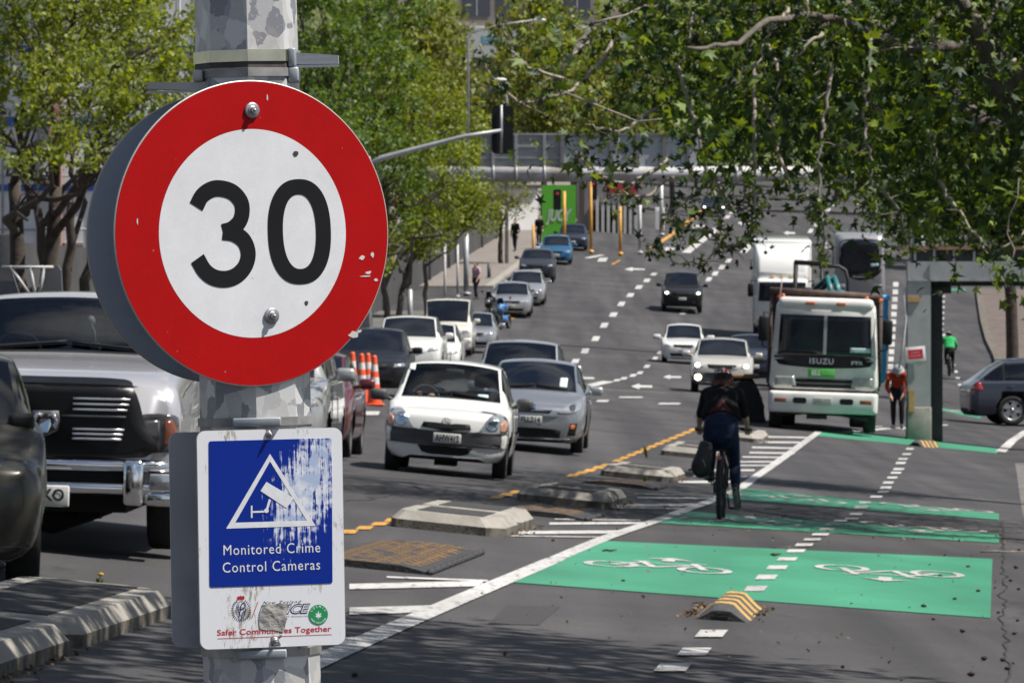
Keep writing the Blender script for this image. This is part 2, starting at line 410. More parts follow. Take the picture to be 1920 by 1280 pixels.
# green cycle surface patches (photo corners projected on the ground)
gr = Sheet()
for q in ([(933, 1090), (1107, 1013), (1861, 1048), (1857, 1159)], [(1213, 979), (1268, 957), (1873, 1002), (1873, 1018)],
          [(1345, 934), (1400, 916), (1873, 963), (1873, 975)], [(1530, 817), (1548, 806), (1870, 840), (1870, 850)],
          [(1757, 768), (1760, 764), (1840, 778), (1838, 785)], [(1772, 545), (1773, 541), (1810, 541), (1811, 545)]):
    gr.px(q, off=.006)
gr.build('cycle_path_green_paint', M_GREEN)
wh = Sheet(); ye = Sheet()
def px_line(sh, pts, w, **k): sh.line([gpt(u, v) for u, v in pts], w, **k)
px_line(wh, [(520, 1278), (622, 1230), (940, 1092), (1040, 1050)], .17, off=.010)
px_line(wh, [(1040, 1050), (1140, 1008), (1230, 977)], .15, off=.011)
px_line(wh, [(1230, 977), (1340, 937), (1420, 892), (1480, 850), (1535, 810)], .15, off=.010)
for b in [(655, 1101, 905, 1095, 10), (655, 1147, 830, 1142, 13), (725, 1083, 915, 1090, 3), (640, 1205, 690, 1203, 16), (972, 999.5, 1160, 998, 5.5), (958, 1005.5, 1125, 1008, 1.6),
          (1030, 982.5, 1205, 981, 4), (1040, 974, 1200, 976, 1.5), (1155, 948.5, 1312, 946.5, 4), (1150, 952, 1290, 954, 1.4), (1195, 934, 1335, 934.5, 2.6), (1190, 926, 1290, 929, 1.2),
          (1272, 904, 1385, 903, 4), (1300, 893, 1400, 894, 3.6), (1335, 882, 1415, 882, 3), (1385, 873, 1440, 873, 2.4), (1385, 866, 1455, 866, 2.4), (1392, 857, 1470, 858, 2.6),
          (1405, 849, 1490, 850, 3), (1410, 839, 1500, 841, 3.4), (1422, 829, 1510, 830, 3.4), (1432, 819, 1525, 821, 3)]:
    wh.bar(*b, off=.009)
# dashed centre line of the cycle path
for (u, v, w, h) in [(1262, 1253, 60, 15), (1302, 1223.5, 54, 14), (1334, 1189.5, 52, 13), (1417, 1105, 38, 9.5), (1437, 1083.5, 37, 8.5), (1457.5, 1065, 36, 7), (1476, 1049.5, 35, 6.2), (1492.5, 1034, 33, 5.6),
                     (1508, 1022.5, 32, 5), (1523, 1012.5, 31, 4.2), (1538.5, 1003, 31, 4), (1550.5, 993, 28, 3.4), (1562, 984.6, 27, 3.4), (1576, 977.3, 25, 3), (1597, 973.5, 25, 3), (1605, 964.5, 24, 4), (1615, 952, 24, 4.6),
                     (1621.5, 943, 22, 3.4), (1643, 932, 22, 3.4), (1656, 922.5, 20, 3.6), (1661, 914.8, 20, 4.2), (1665.5, 905.5, 19, 4), (1673, 896, 19, 3.6), (1680, 887, 19, 3.6), (1685, 880, 20, 4), (1689, 868.5, 18, 4), (1693, 861, 17, 3.4), (1700, 852, 16, 3), (1706, 842, 14, 3)]:
    k = h * .42
    wh.px([(u - w / 2 - k, v + h / 2), (u + w / 2 - k, v + h / 2), (u + w / 2 + k, v - h / 2), (u - w / 2 + k, v - h / 2)], off=.012)
# lane dashes and arrows on the carriageway
for (u, v, w, h) in [(1079, 677, 13, 8), (1097, 658, 13, 9), (1117, 635, 13, 9), (1133, 610, 13, 9), (1150, 590, 13, 8), (1165, 570, 12, 8), (1182, 553.5, 12, 7.5), (1198, 538.5, 12, 7), (1213, 526, 11, 6.5), (1226, 514, 10, 5),
                     (1282, 585, 11, 9), (1293.5, 567, 11, 9), (1329, 524, 10, 8), (1341, 513, 10, 8), (1353.5, 501, 10, 8), (1366, 489, 9, 7), (1353, 417, 9, 6), (1364, 407, 9, 6), (1373, 398, 9, 6), (1382.5, 389, 9, 6), (1391, 380, 8, 6), (1400, 371, 8, 5),
                     (1157, 713, 11, 4), (1170, 709.5, 11, 4.5), (1187, 704, 11, 5), (1200, 699, 10, 5), (1213, 687, 10, 6), (1228, 672, 9, 6), (1237, 661, 8, 5), (1520, 433, 8, 8), (1530, 421, 8, 8), (1541, 408, 8, 8), (1552, 395, 8, 8), (1562, 383, 8, 7),
                     (1130, 752, 22, 4), (1183, 745, 44, 2.5), (1255, 757, 40, 3), (697, 775, 28, 7), (1098, 772, 20, 3), (1130, 487, 16, 7), (150, 962, 22, 4)]:
    wh.px([(u - w / 2 - 2, v + h / 2), (u + w / 2 - 2, v + h / 2), (u + w / 2 + 2, v - h / 2), (u - w / 2 + 2, v - h / 2)], off=.010)
for (u, v, w, h) in [(1190, 505, 38, 8), (1203, 724.5, 40, 11), (1097, 709, 34, 9), (1260, 707, 34, 9), (1260, 467, 38, 11), (1306, 424, 34, 10), (1395, 418, 24, 11), (1553, 460, 22, 13), (1480, 437, 22, 9), (1640, 1140 - 340, 30, 6), (1700, 803, 46, 6), (1760, 797, 34, 6), (1860, 690, 8, 8)]:
    wh.px([(u - w / 2, v), (u - w * .1, v - h * .5), (u - w * .08, v - h * .2), (u + w / 2, v - h * .15), (u + w / 2, v + h * .2), (u - w * .08, v + h * .2), (u - w * .12, v + h * .5)], off=.010)
px_line(wh, [(1286, 474), (1345, 428)], .5); px_line(wh, [(1393, 474), (1415, 452)], .4); px_line(wh, [(1093, 726), (1141, 715)], .35)
px_line(wh, [(1107, 729), (1275, 738)], .12, off=.012); px_line(wh, [(1100, 484), (1130, 478)], .3)
px_line(wh, [(1876, 847), (1898, 826), (1925, 808)], .22); px_line(wh, [(1560, 812), (1668, 803)], .2)
# the cycle path climbing beyond the steel portal: broken centre line
for k in range(16):
    u = np.interp(k, [0, 5, 9, 15], [1800, 1779, 1765, 1768]); v = np.interp(k, [0, 5, 9, 15], [722, 660, 618, 556])
    wh.px([(u - 4, v + 1.6), (u + 4, v + 1.6), (u + 4, v - 2.2), (u - 4, v - 2.2)], off=.012)
for k in range(14):                      # broken white edge beside the truck's lane
    v = 715 - k * 14; u = 1668 + k * .9
    wh.px([(u - 5, v + 5), (u + 5, v + 5), (u + 5, v - 4), (u - 5, v - 4)], off=.012)
# cycle symbols
def cycle_symbol(cu, cv, wpx, lv, flip):
    (x0, y0), (xa, _), (_, yb), (_, ya) = gpt(cu, cv), gpt(cu + wpx / 2, cv), gpt(cu, cv - lv / 2), gpt(cu, cv + lv / 2)
    sx = xa - x0; sy = (yb - ya) / 2
    sl = .06 * sx / max(sy, 1e-3)
    def T(a, b): a, b = (a, b) if not flip else (-a, -b); return (x0 + a * sx + .0853 * b * sy, y0 + b * sy + a * sy * .12 * (-1))
    def rib(pts, w): wh.line([T(a, b) for a, b in pts], w, off=.013, step=.12)
    for cx in (-.66, .66):
        rib([(cx + .33 * math.cos(t), -.25 + .6 * math.sin(t)) for t in np.linspace(0, 2 * math.pi, 28)], .075)
    rib([(-.66, -.25), (-.28, .62), (.45, .62), (-.05, -.3), (-.66, -.25)], .07)
    rib([(-.05, -.3), (-.33, .85)], .07); rib([(-.45, .88), (-.2, .88)], .08); rib([(.66, -.25), (.42, .95), (.6, 1.0)], .07)
    wh.poly([T(.02 + a, b + 1.25) for a, b in [(-.34, .28), (0, .75), (.34, .28), (.09, .33), (.09, -.1), (-.09, -.1), (-.09, .33)]], off=.013, step=.4)
for a in [(1236, 1063, 250, 17, False), (1667, 1074, 245, 17, True), (1392, 978, 190, 10, False), (1730, 990, 180, 9, True), (1486, 935, 158, 7, False), (1755, 953, 150, 6, True), (1800, 772, 60, 3, False)]:
    cycle_symbol(*a)
wh.build('road_marking_white', M_WHITE_LINE)
for (u, v, w, h) in [(1075, 891.5, 22, 5), (1090.5, 887, 22, 5), (1106, 882.3, 22, 5), (1123, 876.8, 22, 5), (1138, 872, 22, 4)] + [(1158 + k * 13, 864 - k * 5.3, 18, 4.2) for k in range(12)] + \
        [(932, 933, 26, 5.5), (950, 928, 26, 5.5), (966, 923.4, 22, 5), (737, 976, 30, 6), (712, 983, 30, 6), (684, 990.5, 30, 6.5), (655, 998, 30, 7)] + [(955 + k * 4, 601 - k * 3.2, 8, 3) for k in range(5)] + [(1158 - k * 3, 490 + 2 * k, 8, 4) for k in range(3)]:
    ye.px([(u - w / 2 - 3, v + h / 2), (u + w / 2 - 5, v + h / 2), (u + w / 2 + 3, v - h / 2), (u - w / 2 + 5, v - h / 2)], off=.010)
px_line(ye, [(1215, 470), (1262, 438), (1310, 400), (1345, 372)], .3)
ye.build('road_marking_yellow', M_YELLOW_LINE)
# dark asphalt repairs
rp = Sheet()
rp.px([(915, 1170), (950, 1135), (1050, 1137), (1010, 1172)], off=.004); rp.px([(1430, 1035), (1500, 1018), (1530, 1020), (1450, 1040)], off=.004)
rp.px([(640, 885), (1100, 905), (1080, 918), (640, 900)], off=.003); rp.px([(1070, 640), (1240, 655), (1235, 668), (1060, 652)], off=.003)
rp.build('road_patch', mat('repair_asphalt', (.034, .032, .033), .85, var=.35, vscale=30, bump=.4, bscale=120))
# gutter joint and lighter gutter strip on the right
gs = Sheet()
gs.line([(axis(y) + .62, y) for y in np.arange(20, 118, 2.0)], .5, off=.005)
gs.build('gutter_path', mat('gutter', (.12, .112, .108), .85, var=.25, vscale=3, bump=.3, bscale=90, dark=(.05, .04, .032), dscale=1.2))
rj = np.random.RandomState(9); jt = Sheet(); jt.line([(axis(y) + .06 + .02 * rj.normal(), y) for y in np.arange(20, 75, .45)], .014, off=.007, step=.2); 
for cp in ([(640, 938), (760, 925), (860, 912), (1010, 902)], [(1105, 705), (1200, 716), (1330, 740), (1420, 752)], [(1010, 620), (1100, 640), (1230, 648)], [(1450, 900), (1560, 905), (1700, 921), (1860, 935)]):
    q = [gpt(*c_) for c_ in cp]; q = [(np.interp(t_, range(len(q)), [a[0] for a in q]) + .05 * rj.normal(), np.interp(t_, range(len(q)), [a[1] for a in q]) + .25 * rj.normal()) for t_ in np.arange(0, len(q) - .99, .12)]; jt.line(q, .03, off=.005, step=.15)
jt.build('road_crack', mat('crack_seal', (.02, .019, .019), .6, var=.3))
# kerbs and footpaths: raised strips
def raised(name, pts_l, pts_r, h, m, edge=None, kind='structure'):
    """strip between two world polylines, raised h above the carriageway"""
    mb = MB(); n = len(pts_l)
    for i in range(n):
        for (x, y) in (pts_l[i], pts_r[i]):
            z = G(x, y); mb.v.append((x, y, z + h)); mb.v.append((x, y, z - .15))
    for i in range(n - 1):
        a, b = 4 * i, 4 * (i + 1)
        for q, mi in (([a, a + 2, b + 2, b], 0), ([a, b, b + 1, a + 1], 1), ([a + 2, a + 3, b + 3, b + 2], 1)):
            mb.f.append(q); mb.m.append(mi); mb.sm.append(False)
    mb.f.append([0, 1, 3, 2]); mb.m.append(1); mb.sm.append(False)
    q = 4 * (n - 1); mb.f.append([q, q + 2, q + 3, q + 1]); mb.m.append(1); mb.sm.append(False)
    o = mb.build(name, [m, edge or m]); tag(o, kind=kind); return o
def off(w, y): return (float(axis(y)) + w, float(y))
yl = np.arange(60, 246, 3.0)
raised('kerb', [off(-20.6, y) for y in yl], [off(-20.3, y) for y in yl], .14, M_CONC)
raised('footpath', [off(-34, y) for y in yl], [off(-20.6, y) for y in yl], .13, M_FOOT, M_CONC)
yl2 = np.arange(268, 620, 6.0)
raised('kerb', [off(-20.9, y) for y in yl2], [off(-20.5, y) for y in yl2], .14, M_CONC)
raised('footpath', [off(-60, y) for y in yl2], [off(-20.9, y) for y in yl2], .13, mat('pale_footpath', (.17, .15, .135), .9, var=.15, vscale=.8), M_CONC)
yr = np.arange(14, 117, 2.5)
raised('kerb', [off(.92, y) for y in yr], [off(1.12, y) for y in yr], .13, M_CONC_D)
raised('footpath', [off(1.12, y) for y in yr], [off(9, y) for y in yr], .125, M_SOIL)
rk = [gpt(u, v) for u, v in [(1886, 760), (1876, 715), (1862, 672), (1847, 640), (1838, 605), (1833, 572), (1830, 545)]]
raised('kerb', rk, [(x + .3, y) for x, y in rk], .16, M_CONC_D)
raised('footpath', [(x + .3, y) for x, y in rk], [(x + 9, y) for x, y in rk], .15, M_BRICK, M_CONC_D)

# ------------------------------------------------------------------ concrete separators and rubber cushions
RD = -math.atan(.0853)
def tread_block(parent, y0, y1, w=1.08, h=.165):
    """one bevelled concrete block with the asphalt infill panel in its top"""
    b = .085; c = .16
    def ringp(ins, z):
        x = w / 2 - ins; a, q = y0 + ins, y1 - ins; k = c
        return [(-x + k * .4, a, z), (x - k, a, z), (x, a + k * 1.6, z), (x, q - k * 1.6, z), (x - k, q, z), (-x + k, q, z), (-x, q - k, z), (-x, a + k, z)]
    mb = MB(); rings = [ringp(0, -.12), ringp(.008, h * .48), ringp(b, h), ]
    vs = sum(rings, []); fs = []; mis = []
    for r_ in range(2):
        for k in range(8): fs.append((r_ * 8 + k, r_ * 8 + (k + 1) % 8, (r_ + 1) * 8 + (k + 1) % 8, (r_ + 1) * 8 + k)); mis.append(1 if r_ == 0 else 0)
    fs.append(tuple(16 + k for k in range(8))); mis.append(0)
    for f, mi in zip(fs, mis): pass
    base = len(mb.v); mb.v += [tuple(v) for v in vs]
    for f, mi in zip(fs, mis): mb.f.append([base + i for i in f]); mb.m.append(mi); mb.sm.append(False)
    o = mb.build('concrete_block', [M_CONC, M_CONC_D], parent)
    ip = MB(); i = .23
    ip.box(-w / 2 + i, w / 2 - i, y0 + i + .05, y1 - i - .05, h - .01, h + .006)
    ip.build('asphalt_infill', mat('infill_asphalt', (.035, .034, .035), .9, var=.4, vscale=40, bump=.5, bscale=150), o)
SEP = []
def separator(x, y, label, L=3.9):
    t = thing('lane_separator', label, 'separator', rot=tilt(x, y, RD))
    t.location = (x, y, G(x, y)); t['group'] = 'concrete separators between road and cycle path'
    tread_block(t, 0, L / 2 - .03); tread_block(t, L / 2 + .03, L, w=1.06)
    SEP.append(t); return t
sep_px = [((835, 997), 'long pale concrete separator with yellow-striped rubber cushion at its near end'),
          ((1052, 946), 'concrete separator with a weed at its near face, between two striped cushions'),
          ((1192, 898), 'third pale concrete separator, just left of the black bicycle bag'),
          ((1296, 858), 'shaded concrete separator half behind the cycling woman in black'),
          ((1376, 826), 'farthest concrete separator, its end showing right of the woman on the bicycle')]
for (u, v), lb in sep_px:
    x, y = gpt(u, v); separator(x, y, lb)
x, y = gpt(175, 1222); separator(x - .62 - .34, y - 4.0, 'big dirty concrete separator at the bottom left corner of the picture', L=8.0)
x, y = gpt(560, 1075)
def rubber_cushion(u0, v0, L, w, label):
    x, y = gpt(u0, v0)
    t = thing('rubber_cushion', label, 'speed cushion', rot=tilt(x, y, RD), group='striped rubber cushions between the separators'); t.location = (x, y, G(x, y))
    mb = MB(); h = .055
    n = max(2, int(L / .45))
    for k in range(n):
        a, b = L * k / n + .004, L * (k + 1) / n - .004
        prof = [(-w / 2, .0), (-w / 2 + .05, .022), (-w / 4, h), (w / 4, h), (w / 2 - .05, .022), (w / 2, 0)]
        mb.prism(prof, a, b, 0)
        mb.tube([(w / 2 - .02, a, .018), (w / 2 - .02, b, .018)], .028, 6, 0)
    st = mb; rng = random.Random(int(u0))
    for k in range(int(L / .16)):
        yy = .05 + k * .16
        for q in range(int((w - .16) / .13)):
            xx = -w / 2 + .09 + q * .13 + (.05 if k % 2 else 0)
            if rng.random() < .16: continue
            def zt(a): return np.interp(a, [-w / 2 + .05, -w / 4, w / 4, w / 2 - .05], [.022, h, h, .022]) + .004
            x1 = min(xx + .085, w / 2 - .05)
            st.add([(xx, yy, zt(xx)), (x1, yy, zt(x1)), (x1, yy + .045, zt(x1)), (xx, yy + .045, zt(xx))], [(0, 1, 2, 3)], 1)
    st.build('rubber_mat', [mat('black_rubber', (.028, .027, .03), .7, var=.35, vscale=20, bump=.4), M_YELLOW_LINE], t)
rubber_cushion(690, 1066, 4.6, 1.0, 'large striped rubber cushion in front of the nearest whole separator')
rubber_cushion(1010, 968, 2.6, 1.05, 'striped rubber cushion between first and second separators')
rubber_cushion(1160, 912, 2.4, 1.05, 'small striped rubber cushion between second and third separators')
def delineator(u, v, L, w, h, label, rz=RD):
    x, y = gpt(u, v)
    t = thing('rubber_delineator', label, 'lane divider', rot=tilt(x, y, rz), group='yellow and black rubber humps on the cycle path'); t.location = (x, y, G(x, y))
    n = 9; mb = MB()
    prof = [(-w / 2, 0), (-w / 2 + .03, .02), (-.07, h * .94), (-.035, h), (.035, h), (.07, h * .94), (w / 2 - .03, .02), (w / 2, 0)]
    for k in range(n):
        a, b = L * k / n, L * (k + 1) / n
        sa = .62 if k == 0 else 1.0; sb = .62 if k == n - 1 else 1.0
        vs = [(px_ * (.93 if sa < 1 else 1), a, pz * sa) for px_, pz in prof] + [(px_ * (.93 if sb < 1 else 1), b, pz * sb) for px_, pz in prof]; m = len(prof)
        mb.add(vs, [(i, (i + 1) % m, m + (i + 1) % m, m + i) for i in range(m)] + [tuple(range(m))[::-1], tuple(range(m, 2 * m))], k % 2)
    mb.build('rubber_hump', [mat('hump_black', (.045, .043, .045), .75, var=.3, vscale=15, bump=.4), mat('hump_yellow', (.42, .25, .06), .75, var=.3, vscale=9, dark=(.06, .05, .045), dscale=7, dthr=.55)], t)
    e = MB(); e.box(-.06, .06, -.012, -.002, h * .32, h * .45); e.box(-.045, .045, -.012, -.002, h * .12, h * .22)
    e.build('end_slot', M_BLACKGAP, t)
    return t
delineator(1352, 1163, 2.6, .40, .115, 'yellow and black rubber hump on the centre line before the nearest green patch')
delineator(1716, 836, 1.1, .36, .13, 'distant rubber hump lying on the far green bar', rz=RD - .35)
# ================================================================== VEHICLES
def paint(name, col, metal=.0, rough=.32):
    d = max(col) < .06
    return mat('paint_' + name, col, rough, metal=metal * (.3 if d else 1), var=.04, vscale=1.5, coat=.35 if d else .9, spec=.25 if d else .5)
M_TYRE = mat('tyre', (.018, .018, .019), .85, var=.25, vscale=12, bump=.3)
M_RIM = mat('alloy', (.42, .42, .43), .35, metal=.85, var=.1)
M_TRIM = mat('black_trim', (.011, .011, .012), .6, var=.2, spec=.22)
M_GREYTRIM = mat('grey_plastic', (.055, .056, .062), .55, var=.15, vscale=9, bump=.1, bscale=160)
M_UNDER = mat('underbody', (.008, .008, .008), .95)
M_CHROME = mat('chrome', (.72, .73, .75), .08, metal=1.0, var=.03)
M_LAMP = mat('lamp_lens', (.42, .44, .46), .12, metal=.55, var=.25, vscale=14, coat=1)
M_LAMPD = mat('dark_lamp_lens', (.06, .06, .065), .12, metal=.3, var=.5, vscale=12, coat=1)
M_LAMPON = mat('lamp_on', (1.0, .88, .62), .3, emit=5.0)
M_AMBER = mat('amber_lens', (.55, .13, .03), .2, var=.2, coat=1)
M_REDL = mat('red_lens', (.4, .02, .015), .2, var=.2, coat=1)
M_PLATE = mat('plate_white', (.54, .54, .52), .45, var=.1, vscale=20)
M_BLACKTXT = mat('plate_black', (.015, .015, .017), .6)
M_GLASS = glass_mat('car_glass', (.42, .47, .5), .04)
M_GLASSD = glass_mat('tinted_glass', (.10, .12, .13), .05)
M_GLASSX = mat('deep_glass', (.008, .011, .018), .05, var=.3, vscale=2, coat=.0, spec=.45)
M_SEAT = mat('seat_cloth', (.04, .042, .05), .95, var=.3)
M_CABIN = mat('cabin_trim', (.03, .031, .034), .8, var=.2)

class Car:
    pass
def ring_h(half, kw, ztop, zb, zmid, klow=.93):
    w = half * kw
    return [(0, zb), (w * .80 * klow, zb), (w * klow, zb + .09), (w, zmid), (w * .965, ztop - .075 - .02 * kw), (w * .88, ztop - .03), (w * .66, ztop - .008), (0, ztop)]
def ring_c(half, kw, belt, p5, p6, z7, zb, zmid, klow=.95):
    w = half * kw
    return [(0, zb), (w * .82, zb), (w * klow, zb + .09), (w, zmid), (w * .97, belt), p5, p6, (0, z7)]
def car_shell(sp):
    h = sp['W'] / 2; H = sp['H']; L = sp['L']; gc = sp.get('gc', .19); nz = sp['nose_z']; nk = sp.get('nose_k', .66); zm = sp.get('zmid', .58)
    cy, cz, hy, ry, ty, dz = sp['cowl_y'], sp['cowl_z'], sp['head_y'], sp['roof_y'], sp['tail_y'], sp['deck_z']
    b0, b1 = sp.get('belt', cz - .06), sp.get('belt_r', sp.get('belt', cz - .06) + .03); rw = sp.get('roof_w', .72) * h; rwr = sp.get('roof_wr', sp.get('roof_w', .72) - .03) * h
    bl = sp.get('blunt', 1.0)
    st = []
    st.append((0.0, ring_h(h, nk, nz * sp.get('tip', .80), gc + .05, zm * .82)))
    st.append((.045 * bl, ring_h(h, nk + (1 - nk) * .52, nz * .90, gc + .01, zm * .9)))
    st.append((.15 * bl, ring_h(h, nk + (1 - nk) * .80, nz * .965, gc, zm * .96)))
    st.append((.38 * bl, ring_h(h, .975, nz + (cz - nz) * .14, gc, zm)))
    st.append(((.38 * bl + cy) / 2, ring_h(h, .995, nz + (cz - nz) * .62, gc, zm)))
    C = len(st)
    st.append((cy, ring_c(h, 1.0, b0, (h * .92, b0 + .03), (h * .80, cz - .02), cz, gc, zm)))
    st.append((hy, ring_c(h, 1.0, b0 + (b1 - b0) * .3, (h * .925, b0 + (b1 - b0) * .3 + .03), (rw, H - .085), H - .03, gc, zm)))
    st.append((hy + (ry - hy) * .45, ring_c(h, 1.0, b0 + (b1 - b0) * .65, (h * .925, b0 + (b1 - b0) * .65 + .03), (rw, H - .065), H, gc, zm)))
    st.append((ry, ring_c(h, .99, b1, (h * .90, b1 + .03), (rwr, H - .10), H - .045, gc, zm)))
    Rr = len(st) - 1
    st.append((ty, ring_c(h, .97, b1, (h * .87, b1 + .02), (h * .80, dz - .02), dz, gc, zm)))
    T = len(st) - 1
    if sp.get('boot'):
        st.append((L - .30, ring_h(h, .95, dz - .01, gc + .02, zm)))
    st.append((L - .09, ring_h(h, .90, dz * .93 if not sp.get('boot') else dz - .03, gc + .05, zm * 1.0)))
    st.append((L - .02, ring_h(h, .80, dz * .86, gc + .12, zm * 1.0)))
    st.append((L, ring_h(h, .66, dz * .76, gc + .2, zm * 1.0)))
    yy = np.array([q[0] for q in st]); C8 = np.array([q[1] for q in st])   # n,8,2
    n = len(st)
    S = []
    fine = sp.get('fine', .075)
    for i in range(n - 1):
        k = max(3, int(np.ceil((yy[i + 1] - yy[i]) / fine))); sub = list(np.arange(k) / k)
        if i in (C, Rr): sub = sorted(set([round(q, 3) for q in sub + [.05, .1, .9, .95]]))
        S += [i + q for q in sub]
    S.append(n - 1); S = np.array(S)
    T_ = []
    for j, sub in enumerate([[0, .5], [0, .5], [0, .25, .5, .75], [0, .25, .5, .75], [0, .5], [0, .06, .12, .3, .5, .7, .86, .93], [0, .05, .1, .2, .35, .5, .65, .8, .92]]): T_ += [j + q for q in sub]
    T_.append(7); T_ = np.array(T_)
    ysm = pchip(np.arange(n), yy, S)
    flat = C8.reshape(n, 16); Fl = pchip(np.arange(n), flat, S)          # m,16
    if sp.get('crisp', True):                                           # keep the screen a plane between cowl and header
        for i in (C, Rr):
            q = (S >= i) & (S <= i + 1); t = (S[q] - i)[:, None]; Ln = flat[i] * (1 - t) + flat[i + 1] * t; Fl[q] = .35 * Fl[q] + .65 * Ln
            ysm[q] = .35 * ysm[q] + .65 * (yy[i] * (1 - t[:, 0]) + yy[i + 1] * t[:, 0])
    m = len(S); pts = Fl.reshape(m, 8, 2).transpose(1, 0, 2); ext = pts[6:7] * np.array([-1.0, 1.0]); pts = np.concatenate([pts, ext]).reshape(9, m * 2)
    D = pchip(np.arange(9), pts, T_).reshape(len(T_), m, 2).transpose(1, 0, 2)   # m,nt,2
    return S, T_, ysm, D, C, Rr, T
def build_car(name, label, cat, sp, loc, rot, group=None):
    t = thing(name, label, cat, loc, rot=rot, group=group)
    S, T_, ys_, D, C, Rr, T = car_shell(sp); m, nt = D.shape[:2]
    # full loop: right side 0..7, left side mirrored
    nl = 2 * nt - 2
    V = np.zeros((m, nl, 3))
    V[:, :nt, 0] = D[:, :, 0]; V[:, :nt, 2] = D[:, :, 1]; V[:, nt:, 0] = -D[:, nt - 2:0:-1, 0]; V[:, nt:, 2] = D[:, nt - 2:0:-1, 1]; V[:, :, 1] = ys_[:, None]
    # bow the nose so the front is curved in plan
    bow = sp.get('bow', .10); fr = np.clip(1 - V[:, :, 1] / .9, 0, 1); V[:, :, 1] += bow * fr ** 2 * (V[:, :, 0] / (sp['W'] / 2)) ** 2
    # wheel arches pushed in
    RA = sp['wr'] * 1.17; well = np.zeros((m, nl), bool)
    for wy in (sp['fa'], sp['ra']):
        d = np.hypot(V[:, :, 1] - wy, V[:, :, 2] - sp['wr']); side = np.abs(V[:, :, 0]) > .5 * sp['W'] / 2
        near = side & (d < RA * 1.10) & (d > RA * .90)
        sc = RA / np.maximum(d, 1e-6)
        V[:, :, 1] = np.where(near, wy + (V[:, :, 1] - wy) * sc, V[:, :, 1]); V[:, :, 2] = np.where(near, sp['wr'] + (V[:, :, 2] - sp['wr']) * sc, V[:, :, 2])
        well |= side & (d <= RA * .90)
    V[:, :, 0] = np.where(well, np.sign(V[:, :, 0]) * np.minimum(np.abs(V[:, :, 0]), sp['W'] / 2 - .27), V[:, :, 0])
    tl = np.concatenate([T_, T_[nt - 2:0:-1]])
    cats = {}
    pil = sp.get('pillars', []); s0, s1 = sp.get('side', (C + .4, Rr + .55))
    nslot = sp.get('glass_side', M_GLASSD)
    for i in range(m - 1):
        s = (S[i] + S[i + 1]) / 2
        for j in range(nl):
            j2 = (j + 1) % nl; a, b = tl[j], (tl[j2] if j2 else 0.0)
            if j == nl - 1: b = 0.0
            tt = (a + b) / 2
            anyw = well[i, j] or well[i + 1, j] or well[i, j2] or well[i + 1, j2]
            if tt < 1 or anyw: c = 'underbody'
            elif C + .05 < s < Rr - 1.07 - (Rr - C - 3) and tt > 6.05 and s < C + .95: c = 'windscreen'
            elif C < s <= C + .05 and tt > 6.05: c = 'window_trim'
            elif Rr + .08 < s < Rr + .92 and tt > 6.1 and not sp.get('no_rear'): c = 'rear_window'
            elif s0 < s < s1 and 5.0 < tt < 5.93:
                c = 'side_window' if (5.06 < tt < 5.88 and s0 + .03 < s < s1 - .03 and not any(p0 < s < p1 for p0, p1 in pil)) else 'window_trim'
            elif sp.get('clad') and tt < sp['clad']: c = 'sill_cladding'
            else: c = 'body'
            if c in ('side_window', 'window_trim') and tt < 6: c += '|R' if j < nt else '|L'
            cats.setdefault(c, []).append((i * nl + j, i * nl + j2, (i + 1) * nl + j2, (i + 1) * nl + j))
    VV = V.reshape(-1, 3)
    mm = {'body': sp['paint'], 'underbody': M_UNDER, 'windscreen': sp.get('glass', M_GLASS), 'rear_window': sp.get('glass_r', M_GLASSD), 'side_window': nslot, 'window_trim': M_TRIM, 'sill_cladding': sp.get('cladmat', M_GREYTRIM)}
    objs = {}
    for c, fs in cats.items():
        fs = [list(f) for f in fs]
        if c == 'body':
            fs = fs + [[0 * nl + k for k in range(nl)][::-1], [(m - 1) * nl + k for k in range(nl)]]
        used = sorted({i for f in fs for i in f}); ix = {q: k for k, q in enumerate(used)}
        mb = MB(); mb.add([VV[q] for q in used], [[ix[q] for q in f] for f in fs], 0, True); objs[c] = mb.build(c.split('|')[0], mm[c.split('|')[0]], t)
    car = Car(); car.t = t; car.sp = sp; car.o = objs; car.body = objs['body']
    car.bvh = BVHTree.FromPolygons([tuple(v) for v in VV], [f for c in cats if c != 'underbody' for f in cats[c]] + [[k for k in range(nl)]])
    # wheels
    wr, ww = sp['wr'], sp.get('ww', .2)
